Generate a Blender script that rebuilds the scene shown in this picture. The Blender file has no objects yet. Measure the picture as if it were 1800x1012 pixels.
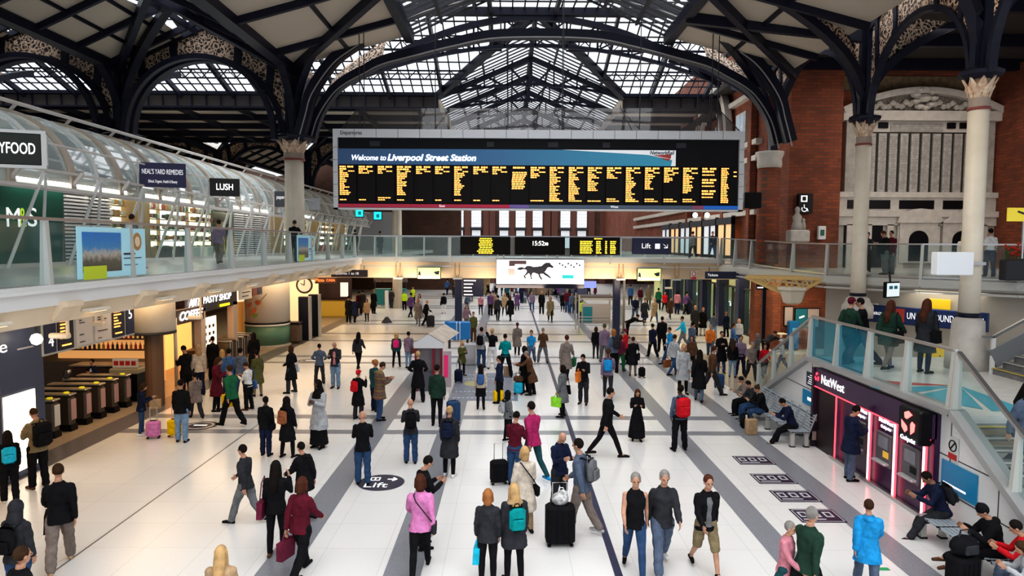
import bpy, math, random
from mathutils import Vector, Matrix
random.seed(7)
PI = math.pi
sc = bpy.context.scene
COL = sc.collection
V = Vector

# ------------------------------------------------------------------ camera
F = 1200.0
CAM = V((0, 0, 5.8))
PITCH = math.atan(78 / F); YAW = -math.atan(5 / F); ROLL = math.radians(0.32)
RM = Matrix.Rotation(YAW, 3, 'Z') @ Matrix.Rotation(PI / 2 - PITCH, 3, 'X') @ Matrix.Rotation(ROLL, 3, 'Z')

def ray(px, py):
    return (RM @ V(((px - 900) / F, (506 - py) / F, -1)))
def G(px, py, z=0.0):
    d = ray(px, py); t = (z - CAM.z) / d.z; return CAM + d * t
def onY(px, py, Y):
    d = ray(px, py); return CAM + d * (Y / d.y)
def onX(px, py, X):
    d = ray(px, py); return CAM + d * (X / d.x)

# ------------------------------------------------------------------ materials
MATS = {}
def mat(name, col, rough=0.6, metal=0.0, emit=0.0, ecol=None, spec=None):
    if name in MATS: return MATS[name]
    m = bpy.data.materials.new(name); m.use_nodes = True
    b = m.node_tree.nodes['Principled BSDF']
    b.inputs['Base Color'].default_value = (*col, 1)
    b.inputs['Roughness'].default_value = rough
    b.inputs['Metallic'].default_value = metal
    if spec is not None: b.inputs['Specular IOR Level'].default_value = spec
    if emit:
        b.inputs['Emission Color'].default_value = (*(ecol or col), 1)
        b.inputs['Emission Strength'].default_value = emit
    MATS[name] = m
    return m

def nt(name, col=(.5, .5, .5), rough=.6, metal=0):
    m = mat(name, col, rough, metal)
    return m, m.node_tree.nodes, m.node_tree.links, m.node_tree.nodes['Principled BSDF']

def ramp(N, stops):
    r = N.new('ShaderNodeValToRGB'); e = r.color_ramp.elements
    while len(e) < len(stops): e.new(0.5)
    for k, (p, c) in enumerate(stops):
        e[k].position = p; e[k].color = (*c, 1)
    return r

def noisy(name, c1, c2, scale=4.0, rough=.6, metal=0, detail=4, bump=0.0, spec=.5):
    m, N, L, b = nt(name, c1, rough, metal); b.inputs['Specular IOR Level'].default_value = spec
    tc = N.new('ShaderNodeTexCoord'); n = N.new('ShaderNodeTexNoise')
    n.inputs['Scale'].default_value = scale; n.inputs['Detail'].default_value = detail
    r = ramp(N, [(0.35, c1), (0.65, c2)])
    L.new(tc.outputs['Object'], n.inputs['Vector']); L.new(n.outputs['Fac'], r.inputs['Fac'])
    L.new(r.outputs['Color'], b.inputs['Base Color'])
    if bump:
        bp = N.new('ShaderNodeBump'); bp.inputs['Strength'].default_value = bump
        L.new(n.outputs['Fac'], bp.inputs['Height']); L.new(bp.outputs['Normal'], b.inputs['Normal'])
    return m

def floor_mat():
    m, N, L, b = nt('terrazzo_floor', (.8, .78, .75), .22)
    tc = N.new('ShaderNodeTexCoord')
    n = N.new('ShaderNodeTexNoise'); n.inputs['Scale'].default_value = 60; n.inputs['Detail'].default_value = 3
    n2 = N.new('ShaderNodeTexNoise'); n2.inputs['Scale'].default_value = .35
    r = ramp(N, [(0.3, (.70, .695, .68)), (0.7, (.80, .795, .78))])
    br = N.new('ShaderNodeTexBrick'); br.offset = 0.0
    br.inputs['Scale'].default_value = 1.0; br.inputs['Brick Width'].default_value = 1.15; br.inputs['Row Height'].default_value = 1.15
    br.inputs['Mortar Size'].default_value = .006; br.inputs['Color1'].default_value = (1, 1, 1, 1); br.inputs['Color2'].default_value = (.97, .97, .97, 1)
    br.inputs['Mortar'].default_value = (.80, .80, .79, 1)
    mx = N.new('ShaderNodeMixRGB'); mx.blend_type = 'MULTIPLY'; mx.inputs[0].default_value = 1
    mx2 = N.new('ShaderNodeMixRGB'); mx2.blend_type = 'MULTIPLY'; mx2.inputs[0].default_value = .35
    L.new(tc.outputs['Object'], n.inputs['Vector']); L.new(tc.outputs['Object'], n2.inputs['Vector']); L.new(tc.outputs['Object'], br.inputs['Vector'])
    L.new(n.outputs['Fac'], r.inputs['Fac']); L.new(r.outputs['Color'], mx.inputs[1]); L.new(br.outputs['Color'], mx.inputs[2])
    L.new(mx.outputs[0], mx2.inputs[1]); L.new(n2.outputs['Fac'], mx2.inputs[2]); L.new(mx.outputs[0], b.inputs['Base Color'])
    return m

def brick_mat(name, c1, c2, mortar, sx=.45, sy=.15, axis='XZ'):
    m, N, L, b = nt(name, c1, .85)
    tc = N.new('ShaderNodeTexCoord'); sp = N.new('ShaderNodeSeparateXYZ'); cb = N.new('ShaderNodeCombineXYZ')
    ad = N.new('ShaderNodeMath'); ad.operation = 'ADD'
    L.new(tc.outputs['Object'], sp.inputs[0]); L.new(sp.outputs['X'], ad.inputs[0]); L.new(sp.outputs['Y'], ad.inputs[1])
    L.new(ad.outputs[0], cb.inputs['X']); L.new(sp.outputs['Z'], cb.inputs['Y'])
    br = N.new('ShaderNodeTexBrick'); br.inputs['Scale'].default_value = 1; br.inputs['Brick Width'].default_value = sx; br.inputs['Row Height'].default_value = sy
    br.inputs['Mortar Size'].default_value = .018; br.inputs['Color1'].default_value = (*c1, 1); br.inputs['Color2'].default_value = (*c2, 1); br.inputs['Mortar'].default_value = (*mortar, 1)
    n = N.new('ShaderNodeTexNoise'); n.inputs['Scale'].default_value = .7; n.inputs['Detail'].default_value = 5
    r = ramp(N, [(0.3, (.6, .6, .6)), (0.7, (1.1, 1.05, 1))])
    mx = N.new('ShaderNodeMixRGB'); mx.blend_type = 'MULTIPLY'; mx.inputs[0].default_value = .8
    L.new(cb.outputs[0], br.inputs['Vector']); L.new(tc.outputs['Object'], n.inputs['Vector']); L.new(n.outputs['Fac'], r.inputs['Fac'])
    L.new(br.outputs['Color'], mx.inputs[1]); L.new(r.outputs['Color'], mx.inputs[2]); L.new(mx.outputs[0], b.inputs['Base Color'])
    return m

def filigree_mat():
    m, N, L, b = nt('gilded_fretwork', (.5, .38, .28), .5)
    tc = N.new('ShaderNodeTexCoord'); v = N.new('ShaderNodeTexVoronoi'); v.feature = 'F1'; v.inputs['Scale'].default_value = 2.6
    wv = N.new('ShaderNodeMath'); wv.operation = 'MULTIPLY'; wv.inputs[1].default_value = 19
    sn = N.new('ShaderNodeMath'); sn.operation = 'SINE'
    v2 = N.new('ShaderNodeTexVoronoi'); v2.feature = 'DISTANCE_TO_EDGE'; v2.inputs['Scale'].default_value = 5.5
    r2 = ramp(N, [(0.03, (1, 1, 1)), (0.08, (0, 0, 0))])
    r1 = ramp(N, [(0.55, (0, 0, 0)), (0.75, (1, 1, 1))])
    mx = N.new('ShaderNodeMixRGB'); mx.blend_type = 'ADD'; mx.inputs[0].default_value = 1
    c = N.new('ShaderNodeMixRGB'); c.inputs[1].default_value = (.018, .010, .008, 1); c.inputs[2].default_value = (.62, .46, .34, 1)
    L.new(tc.outputs['Object'], v.inputs['Vector']); L.new(tc.outputs['Object'], v2.inputs['Vector'])
    L.new(v.outputs['Distance'], wv.inputs[0]); L.new(wv.outputs[0], sn.inputs[0]); L.new(sn.outputs[0], r1.inputs['Fac'])
    L.new(v2.outputs['Distance'], r2.inputs['Fac']); L.new(r1.outputs['Color'], mx.inputs[1]); L.new(r2.outputs['Color'], mx.inputs[2])
    L.new(mx.outputs[0], c.inputs[0]); L.new(c.outputs[0], b.inputs['Base Color'])
    return m

def glass_mat(name, tint, alpha_mix, rough=.05, gl=0.06, ecol=None):
    """thin pane: mostly transparent, some tinted diffuse, a little gloss"""
    m = bpy.data.materials.new(name); m.use_nodes = True; N = m.node_tree.nodes; L = m.node_tree.links; N.clear()
    o = N.new('ShaderNodeOutputMaterial'); t = N.new('ShaderNodeBsdfTransparent'); t.inputs[0].default_value = (*tint, 1)
    d = N.new('ShaderNodeBsdfDiffuse'); d.inputs[0].default_value = (*(ecol or tint), 1)
    g = N.new('ShaderNodeBsdfGlossy'); g.inputs['Roughness'].default_value = rough
    a = N.new('ShaderNodeMixShader'); a.inputs[0].default_value = alpha_mix
    fr = N.new('ShaderNodeLayerWeight'); fr.inputs[0].default_value = .25
    mp = N.new('ShaderNodeMath'); mp.operation = 'MULTIPLY_ADD'; mp.inputs[1].default_value = gl * 3; mp.inputs[2].default_value = gl
    b = N.new('ShaderNodeMixShader')
    L.new(fr.outputs['Fresnel'], mp.inputs[0]); L.new(mp.outputs[0], b.inputs[0])
    L.new(t.outputs[0], a.inputs[1]); L.new(d.outputs[0], a.inputs[2]); L.new(a.outputs[0], b.inputs[1]); L.new(g.outputs[0], b.inputs[2])
    L.new(b.outputs[0], o.inputs[0]); MATS[name] = m
    return m

def corrugated():
    m, N, L, b = nt('corrugated_ceiling', (.52, .46, .38), .8)
    tc = N.new('ShaderNodeTexCoord'); w = N.new('ShaderNodeTexWave'); w.wave_type = 'BANDS'; w.bands_direction = 'Y'; w.inputs['Scale'].default_value = 3.0
    r = ramp(N, [(0.1, (.34, .29, .24)), (0.6, (.56, .50, .42))])
    L.new(tc.outputs['Object'], w.inputs['Vector']); L.new(w.outputs['Fac'], r.inputs['Fac']); L.new(r.outputs['Color'], b.inputs['Base Color'])
    return m

FLOOR = floor_mat()
STRIPE = noisy('grey_granite', (.20, .21, .235), (.27, .28, .31), 30, .3)
DARKSTRIPE = noisy('dark_granite', (.13, .12, .13), (.18, .17, .18), 30, .3)
IRON = mat('navy_iron', (.010, .011, .024), .45, spec=.25)
IRON2 = mat('grey_iron', (.04, .04, .047), .5, spec=.25)
BRICK = brick_mat('red_brick', (.31, .080, .034), (.20, .052, .026), (.13, .07, .05), .5, .16)
BRICKD = brick_mat('brown_brick', (.115, .055, .036), (.09, .042, .028), (.07, .04, .03))
FIL = filigree_mat()
CORR = corrugated()
CREAM = noisy('cream_paint', (.70, .63, .52), (.76, .69, .58), 2, .45)
BEIGE = noisy('beige_panel', (.72, .58, .42), (.78, .64, .47), 1, .5)
WHITE = mat('white_paint', (.72, .72, .71), .4)
STONE = noisy('grey_stone', (.33, .31, .28), (.44, .41, .37), 2.5, .7, bump=.15)
STONEL = noisy('pale_stone', (.50, .47, .43), (.60, .56, .51), 3, .7)
STEEL = mat('brushed_steel', (.55, .55, .56), .3, .9)
PALE = mat('pale_grey_metal', (.55, .55, .52), .4, .2)
ROOFGL = glass_mat('roof_glass', (.98, .99, 1), .06, gl=.01, ecol=(.9, .95, 1))
RAILGL = glass_mat('rail_glass', (.80, .90, .89), .05, gl=.06, ecol=(.5, .75, .75))
CANGL = glass_mat('canopy_glass', (.80, .88, .88), .80, gl=.12, ecol=(.74, .86, .85))
HAZEGL = glass_mat('smoky_glass', (.52, .51, .52), .30, gl=.03, ecol=(.14, .13, .13))
BLUEGL = glass_mat('blue_film_glass', (.25, .60, .74), .42, gl=.05, ecol=(.05, .30, .42))
BLACK = mat('black_plastic', (.006, .006, .008), .4, spec=.2)
NAVY = mat('navy_sign', (.018, .022, .065), .4)
WLET = mat('white_lettering', (.9, .9, .9), .5, emit=.6)
WGLOW = mat('glowing_white_lettering', (1, 1, 1), .5, emit=2.5)
ORANGE = mat('amber_led', (1, .5, .15), .5, emit=1.9, ecol=(1, .38, .08))
YELLED = mat('yellow_led', (1, .75, .06), .5, emit=1.3)
WARMGLOW = mat('warm_lit_panel', (1, .78, .45), .5, emit=1.6, ecol=(1, .72, .38))
WARM2 = mat('warm_shop_wall', (1, .80, .52), .5, emit=.75, ecol=(1, .76, .45))

# ------------------------------------------------------------------ mesh builder
class MB:
    def __init__(s): s.v = []; s.f = []; s.m = []
    def add(s, vs, fs, mi=0):
        o = len(s.v); s.v += [tuple(p) for p in vs]
        s.f += [tuple(i + o for i in f) for f in fs]; s.m += [mi] * len(fs); return s
    def box(s, x0, x1, y0, y1, z0, z1, mi=0):
        s.add([(x0,y0,z0),(x1,y0,z0),(x1,y1,z0),(x0,y1,z0),(x0,y0,z1),(x1,y0,z1),(x1,y1,z1),(x0,y1,z1)],
              [(0,3,2,1),(4,5,6,7),(0,1,5,4),(1,2,6,5),(2,3,7,6),(3,0,4,7)], mi); return s
    def rbox(s, c, sz, b=.03, rz=0, mi=0):
        """box with chamfered edges"""
        hx, hy, hz = sz[0] / 2, sz[1] / 2, sz[2] / 2; b = min(b, hx * .9, hy * .9, hz * .9); vs = []; R = Matrix.Rotation(rz, 3, 'Z'); c = V(c)
        def ringp(z, i): 
            x, y = hx - i, hy - i
            k = b if i == 0 else b * .7
            return [(x-k,-y,z),(x,-y+k,z),(x,y-k,z),(x-k,y,z),(-x+k,y,z),(-x,y-k,z),(-x,-y+k,z),(-x+k,-y,z)]
        vs = ringp(-hz, b) + ringp(-hz + b, 0) + ringp(hz - b, 0) + ringp(hz, b)
        fs = [tuple(range(7, -1, -1)), tuple(range(24, 32))]
        for r in range(3):
            for k in range(8):
                a = r * 8 + k; q = r * 8 + (k + 1) % 8; fs.append((a, q, q + 8, a + 8))
        s.add([c + R @ V(p) for p in vs], fs, mi); return s
    def bar(s, p0, p1, w, h, mi=0, up=None):
        p0 = V(p0); p1 = V(p1); d = (p1 - p0)
        if d.length < 1e-6: return s
        d.normalize(); u = V(up) if up else (V((0, 0, 1)) if abs(d.z) < .95 else V((0, 1, 0)))
        a = d.cross(u).normalized() * (w / 2); b = a.cross(d).normalized() * (h / 2)
        s.add([p0-a-b, p0+a-b, p0+a+b, p0-a+b, p1-a-b, p1+a-b, p1+a+b, p1-a+b],
              [(0,1,2,3),(7,6,5,4),(0,4,5,1),(1,5,6,2),(2,6,7,3),(3,7,4,0)], mi); return s
    def path(s, pts, w, h, mi=0, side=None):
        """swept rectangular beam; side = fixed sideways vector (width axis)"""
        pts = [V(p) for p in pts]; rings = []; n = len(pts)
        for i, p in enumerate(pts):
            d = (pts[min(i+1, n-1)] - pts[max(i-1, 0)]).normalized()
            if side is not None: a = V(side).normalized()
            else:
                u = V((0, 0, 1)) if abs(d.z) < .95 else V((0, 1, 0)); a = d.cross(u).normalized()
            b = a.cross(d).normalized()
            rings.append([p-a*w/2-b*h/2, p+a*w/2-b*h/2, p+a*w/2+b*h/2, p-a*w/2+b*h/2])
        vs = [q for r in rings for q in r]; fs = [(0,1,2,3), tuple(4*(n-1)+k for k in (3,2,1,0))]
        for i in range(n-1):
            for k in range(4):
                fs.append((4*i+k, 4*i+4+k, 4*i+4+(k+1)%4, 4*i+(k+1)%4))
        s.add(vs, fs, mi); return s
    def tube(s, pts, r, n=8, mi=0, cap=True):
        pts = [V(p) for p in pts]; m = len(pts); rr = r if isinstance(r, (list, tuple)) else [r] * m; vs = []
        pa = None
        for i, p in enumerate(pts):
            d = (pts[min(i+1, m-1)] - pts[max(i-1, 0)]).normalized()
            if pa is None:
                u = V((0, 0, 1)) if abs(d.z) < .9 else V((0, 1, 0)); pa = d.cross(u).normalized()
            a = (pa - d * pa.dot(d)).normalized(); pa = a; b = d.cross(a)
            for k in range(n):
                t = 2 * PI * k / n; vs.append(p + (a * math.cos(t) + b * math.sin(t)) * rr[i])
        fs = []
        for i in range(m-1):
            for k in range(n):
                fs.append((i*n+k, i*n+(k+1)%n, (i+1)*n+(k+1)%n, (i+1)*n+k))
        if cap: fs += [tuple(range(n-1, -1, -1)), tuple((m-1)*n+k for k in range(n))]
        s.add(vs, fs, mi); return s
    def lathe(s, prof, c, n=24, mi=0, sy=1.0):
        c = V(c); vs = []; fs = []
        for r, z in prof:
            for k in range(n):
                t = 2*PI*k/n; vs.append(c + V((r*math.cos(t), r*math.sin(t)*sy, z)))
        for i in range(len(prof)-1):
            for k in range(n): fs.append((i*n+k, i*n+(k+1)%n, (i+1)*n+(k+1)%n, (i+1)*n+k))
        fs += [tuple(range(n-1, -1, -1)), tuple((len(prof)-1)*n+k for k in range(n))]
        s.add(vs, fs, mi); return s
    def prism(s, poly, ext, mi=0):
        poly = [V(p) for p in poly]; e = V(ext); n = len(poly)
        s.add(poly + [p+e for p in poly], [tuple(range(n-1, -1, -1)), tuple(range(n, 2*n))] + [(k, (k+1)%n, n+(k+1)%n, n+k) for k in range(n)], mi); return s
    def quad(s, a, b, c, d, mi=0): s.add([a, b, c, d], [(0, 1, 2, 3)], mi); return s
    def strip(s, A, B, mi=0):
        n = len(A); s.add(list(A) + list(B), [(i, i+1, n+i+1, n+i) for i in range(n-1)], mi); return s
    def build(s, name, mats, parent=None, smooth=False, **kw):
        me = bpy.data.meshes.new(name); me.from_pydata(s.v, [], s.f)
        if not isinstance(mats, (list, tuple)): mats = [mats]
        for m in mats: me.materials.append(m)
        if len(mats) > 1: me.polygons.foreach_set('material_index', s.m)
        if smooth: me.polygons.foreach_set('use_smooth', [True] * len(s.f))
        me.update()
        o = bpy.data.objects.new(name, me); COL.objects.link(o)
        if parent: o.parent = parent
        for k, v in kw.items(): o[k] = v
        return o

def E(name, loc=(0,0,0), label=None, category=None, group=None, rz=0):
    o = bpy.data.objects.new(name, None); COL.objects.link(o); o.location = loc; o.rotation_euler = (0, 0, rz); o.empty_display_size = .2
    if label: o['label'] = label
    if category: o['category'] = category
    if group: o['group'] = group
    return o
def rebase(root, loc):
    """move an empty to loc while its child meshes keep their world place"""
    loc = V(loc); root.location = loc
    for c in root.children:
        if c.type in ('MESH',): c.data.transform(Matrix.Translation(-loc))
        else: c.location = c.location - loc
        for g in c.children:
            if g.type == 'MESH': g.data.transform(Matrix.Translation(-loc))
            else: g.location = g.location - loc
def tag(o, label, category, group=None):
    o['label'] = label; o['category'] = category
    if group: o['group'] = group
    return o
def S(mb, name, mats, smooth=False):
    return mb.build(name, mats, None, smooth, kind='structure')

def text(s, loc, size, m, parent=None, face='S', align='LEFT', shear=0, ext=.006, name='lettering', rz=None, bold=0, sx=1.0, fit=0):
    cu = bpy.data.curves.new(name, 'FONT'); cu.body = s; cu.size = size; cu.shear = shear; cu.extrude = ext; cu.align_x = align; cu.align_y = 'CENTER'; cu.offset = bold
    cu.resolution_u = 3
    cu.materials.append(m); o = bpy.data.objects.new(name, cu); COL.objects.link(o); o.location = loc
    z = {'S': 0, 'E': PI/2, 'W': -PI/2}[face] if rz is None else rz
    o.rotation_euler = (PI/2, 0, z); o.scale = (sx, 1, 1)
    if fit: o['fit'] = fit
    if parent: o.parent = parent
    return o
def floortext(s, loc, size, m, parent=None, ext=.001, align='CENTER', sx=1.0):
    cu = bpy.data.curves.new('lettering', 'FONT'); cu.body = s; cu.size = size; cu.extrude = ext; cu.align_x = align; cu.align_y = 'CENTER'; cu.materials.append(m)
    o = bpy.data.objects.new('lettering', cu); COL.objects.link(o); o.location = loc; o.scale = (sx, 1, 1)
    if parent: o.parent = parent
    return o
# ------------------------------------------------------------------ floor
fl = MB().quad((-42, -6, 0), (42, -6, 0), (42, 112, 0), (-42, 112, 0))
S(fl, 'floor', FLOOR)
def inlay(x0, x1, y0, y1, m=STRIPE, z=.004, name='floor_inlay'):
    return S(MB().quad((x0, y0, z), (x1, y0, z), (x1, y1, z), (x0, y1, z)), name, m)
lo = MB()
for x0, x1, y0 in ((-4.42, -3.78, -6), (-2.18, -1.52, -6), (4.93, 5.47, -6), (7.07, 7.66, -6)):
    inlay(x0, x1, y0, 108)
inlay(-12.75, -11.85, -6, 60, DARKSTRIPE)
inlay(-8.0, -7.965, -6, 22.2, DARKSTRIPE)
g = G(1090, 1012)
inlay(1.88, 2.02, -6, 108, NAVY, .008)
for y0, y1 in ((22.25, 22.75), (20.45, 20.9), (34.4, 34.9), (32.6, 33.0), (43.2, 43.8), (40, 40.5), (50.5, 51.2), (48.3, 49), (62.6, 63.4), (60.6, 61.4), (74, 75), (71.6, 72.6)):
    inlay(-11.85, 10.5 if y0 < 30 else 13, y0, y1, STRIPE, .0025)
# stone floor under the balcony, warmer
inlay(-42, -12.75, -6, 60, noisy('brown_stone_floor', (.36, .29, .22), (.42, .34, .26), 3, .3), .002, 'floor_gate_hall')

# tactile map mat, lift circle, white pictogram mats
ROUND = mat('dark_floor_vinyl', (.045, .045, .07), .4)
def disc(x, y, r, m=ROUND, z=.008, n=40, ry=None):
    mb = MB(); mb.add([(x + r*math.cos(2*PI*k/n), y + (ry or r)*math.sin(2*PI*k/n), z) for k in range(n)], [tuple(range(n))]); return mb
p = G(670, 848)
r0 = E('floor_sign', (p.x, p.y, 0), 'round navy floor sticker reading Lift with a white arrow', 'floor sign')
o = disc(0, 0, .56).build('disc', ROUND, r0)
floortext('Lift', (-.1, -.2, .010), .46, WLET, r0)
mb = MB().bar((.12, .22, .012), (.34, .22, .012), .05, .004).bar((.34, .22, .012), (.25, .33, .012), .05, .004).bar((.34, .22, .012), (.25, .11, .012), .05, .004)
mb.box(-.30, -.06, .12, .34, .010, .013); mb.build('arrow', WLET, r0)
mb = MB()
for k in range(2): mb.box(-.27 + k*.11, -.20 + k*.11, .16, .30, .013, .015)
mb.build('pictogram', ROUND, r0)
for (px, py, r, lab) in ((352, 748, .52, 'round dark floor sticker on the grey stripe beside the yellow suitcase'), (546, 634, .62, 'round dark floor sticker on the far cross stripe behind the white handbag')):
    p = G(px, py); t = E('floor_sign', (p.x, p.y, 0), lab, 'floor sign')
    disc(0, 0, r, z=.009).build('disc', ROUND, t); disc(0, 0, r*.8, z=.011).build('inner_disc', MATS['terrazzo_floor'], t); disc(0, 0, r*.68, z=.013).build('pictogram', ROUND, t)
    MB().box(-r*.4, r*.4, -r*.06, r*.12, .014, .016).build('bar', WLET, t)
MATBLK = mat('pictogram_mat_purple_black', (.03, .02, .045), .35)
locs = ['nearest the row of cash machines queue head', 'second', 'third', 'fourth']
names4 = ['purple floor sticker closest to the metal waiting bench, first of four', 'second purple floor sticker counted from the metal waiting bench', 'third purple floor sticker counted from the metal waiting bench', 'purple floor sticker beside the dark green jacket walker, last of four']
for k, (px, py) in enumerate(((1325, 809), (1360, 841.5), (1398, 872), (1437, 906.5))):
    p = G(px, py); t = E('floor_sticker', (p.x, p.y, 0), names4[k], 'floor sticker', 'pictogram floor stickers')
    MB().box(-.48, .48, -.36, .36, .005, .009).build('mat', MATBLK, t)
    mb = MB()
    for j in range(3): mb.box(-.38 + j*.27, -.20 + j*.27, -.08, .20, .009, .011)
    mb.box(-.45, .45, -.32, -.30, .009, .011); mb.box(-.45, .45, .30, .32, .009, .011); mb.box(-.45, -.43, -.32, .32, .009, .011); mb.box(.43, .45, -.32, .32, .009, .011); mb.box(-.38, .1, -.22, -.17, .009, .011)
    mb.build('pictogram', mat('grey_pictogram', (.55, .55, .58), .5), t)
    mb = MB()
    for j in range(3): mb.box(-.34 + j*.27, -.24 + j*.27, -.03, .14, .011, .013)
    mb.build('symbol', MATBLK, t)
# big slate floor graphic
MATG = noisy('slate_floor_vinyl', (.19, .21, .26), (.24, .26, .31), 4, .4)
t = E('floor_graphic', (-1.0, 27.6, 0), 'large slate-blue floor graphic with rows of pale dashes between the kiosk and the brown coat', 'floor graphic')
MB().box(-1.25, 1.35, -2.7, 2.7, .004, .008).build('vinyl_sheet', MATG, t)
mb = MB()
for yy in (-2.3, -1.2, 1.3, 2.2):
    for k in range(14): mb.box(-1.1 + k*.17, -1.0 + k*.17, yy, yy + .12, .008, .011)
mb.build('dashes', mat('pale_blue_dash', (.5, .58, .7), .5), t)
disc(-.5, .4, .35, z=.010, ry=.5).build('emblem', mat('olive_emblem', (.42, .40, .2), .5), t)
p = G(1551, 1000); t = MB().box(p.x-.12, p.x+.12, p.y-.05, p.y+.05, .003, .008).build('floor_arrow', mat('green_sticker', (.02, .35, .12), .5)); tag(t, 'small green sticker on the white floor beside the blue anorak walker', 'floor sticker')

# ------------------------------------------------------------------ roof
NX0, NX1, NC = -4.6, 7.2, 1.3
ZE, ZR = 15.26, 17.9; YR_ = 36.0
def gable_glass(y0, y1, bars, purl, name):
    g = MB(); 
    g.quad((NX0, y0, ZE), (NX0, y1, ZE), (NC, y1, ZR), (NC, y0, ZR)); g.quad((NX1, y0, ZE), (NX1, y1, ZE), (NC, y1, ZR), (NC, y0, ZR))
    S(g, name, ROOFGL)
    m = MB(); n = int((y1 - y0) / bars)
    for k in range(n + 1):
        y = y0 + (y1 - y0) * k / n
        for X in (NX0, NX1): m.bar((X, y, ZE - .03), (NC, y, ZR - .03), .11, .07)
    for k in range(1, purl):
        t_ = k / purl
        for X in (NX0, NX1): m.bar((X + (NC - X)*t_, y0, ZE + (ZR-ZE)*t_ - .1), (X + (NC - X)*t_, y1, ZE + (ZR-ZE)*t_ - .1), .12, .16)
    m.bar((NC, y0, ZR - .15), (NC, y1, ZR - .15), .3, .4)
    S(m, 'ceiling_glazing_bars', IRON2)
gable_glass(6, 31.8, .55, 4, 'window_1')
gable_glass(44, 100, .8, 5, 'window_2')
m = MB()   # glazing bars of the nave roof where it runs forward over the crossing
for y in [36.6 + .75*k for k in range(10)]:
    u = (y - YR_)/(44 - YR_)
    for X in (NX0, NX1): m.bar((NC + (X - NC)*u, y, ZR - (ZR - ZE)*u - .03), (NC, y, ZR - .03), .1, .07)
for u in (.25, .5, .75):
    for X in (NX0, NX1): m.bar((NC + (X - NC)*u, YR_ + (44 - YR_)*u, ZR - (ZR - ZE)*u - .08), (NC + (X - NC)*u, 44, ZR - (ZR - ZE)*u - .08), .12, .16)
m.bar((NC, YR_, ZR - .15), (NC, 44, ZR - .15), .25, .35)
S(m, 'ceiling_crossing_bars', IRON2)
# transept roof running across, Y 32..44
YR, YT = 36.0, 44.0
zs = lambda y: ZR - (y - YR) * (ZR - ZE) / (YT - YR) if y > YR else ZR - (YR - y) * .12
def hole(y):   # nave opening half width in far slope
    t_ = (y - YR) / (YT - YR); return (NC - (NC - NX0) * t_, NC + (NX1 - NC) * t_)
g = MB(); XL, XR = -34, 15.5
g.add([(XL, YT, ZE), (NX0, YT, ZE), (NC, YR, ZR), (XL, YR, ZR)], [(0, 1, 2, 3)]); g.add([(NX1, YT, ZE), (XR, YT, ZE), (XR, YR, ZR), (NC, YR, ZR)], [(0, 1, 2, 3)])
g.quad((XL, 31.8, zs(31.8)), (XR, 31.8, zs(31.8)), (XR, YR, ZR), (XL, YR, ZR))
# nave glazing running forward over the far slope to the crossing
g.add([(NX0, YT, ZE), (NC, YT, ZR), (NC, YR, ZR)], [(0, 1, 2)]); g.add([(NX1, YT, ZE), (NC, YT, ZR), (NC, YR, ZR)], [(0, 1, 2)])
S(g, 'window_3', ROOFGL)
m = MB(); x = XL
while x < XR:
    l, r = NX0, NX1
    ye = YT
    if NX0 < x < NX1: ye = YR + (YT - YR) * ((NC - x) / (NC - NX0) if x < NC else (x - NC) / (NX1 - NC))
    if ye > YR + .1: m.bar((x, YR, ZR - .03), (x, ye, zs(ye) - .03), .075, .06)
    m.bar((x, 31.8, zs(31.8) - .03), (x, YR, ZR - .03), .075, .06)
    x += .62
for y in (37, 38.2, 39.4, 40.6, 41.8, 43):
    a, b = hole(y); m.bar((XL, y, zs(y) - .05), (a, y, zs(y) - .05), .07, .07); m.bar((b, y, zs(y) - .05), (XR, y, zs(y) - .05), .07, .07)
for y in (33, 34.3): m.bar((XL, y, zs(y) - .05), (XR, y, zs(y) - .05), .07, .07)
S(m, 'ceiling_transept_bars', IRON2)
m = MB()
m.bar((XL, YR, ZR - .2), (XR, YR, ZR - .2), .35, .4)
for y in (38.4, 41.2):   # lattice purlins
    a, b = hole(y)
    for (x0, x1) in ((XL, a), (b, XR)):
        z = zs(y) - .2; m.bar((x0, y, z), (x1, y, z), .1, .08); m.bar((x0, y, z - .5), (x1, y, z - .5), .1, .08)
        n = int((x1 - x0) / .5)
        for k in range(n):
            xx = x0 + (x1 - x0) * k / n; dx = (x1 - x0) / n; up = k % 2
            m.bar((xx, y, z - .5 * up), (xx + dx, y, z - .5 * (1 - up)), .04, .05)
x = XL
while x < XR:   # rafters of the transept
    ye = YT if not (NX0 < x < NX1) else YR + (YT - YR) * ((NC - x) / (NC - NX0) if x < NC else (x - NC) / (NX1 - NC))
    m.bar((x, YR, ZR - .25), (x, ye, zs(ye) - .25), .16, .32); m.bar((x, 31.8, zs(31.8) - .25), (x, YR, ZR - .25), .16, .32)
    x += 3.3
for X in (NX0, NX1): m.bar((NC, YR, ZR - .15), (X, YT, ZE - .15), .35, .4)    # valleys
# gutters at the far eave, both sides of the nave mouth
for (x0, x1) in ((XL, NX0), (NX1, XR)):
    m.box(x0, x1, YT - .15, YT + .25, ZE - .15, ZE + .05); m.box(x0, x1, YT, YT + .2, ZE - .95, ZE - .85)
    n = int((x1 - x0) / .9)
    for k in range(n + 1): xx = x0 + (x1 - x0)*k/n; m.bar((xx, YT + .1, ZE - .1), (xx, YT + .1, ZE - .9), .08, .08)
S(m, 'ceiling_transept_frame', IRON)
m = MB()
for (x0, x1) in ((XL, NX0), (NX1, XR)): m.box(x0, x1, YT + .28, YT + .4, ZE - .9, ZE - .1)
S(m, 'ceiling_gutter_board', mat('gutter_grey', (.10, .09, .09), .8))
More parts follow.
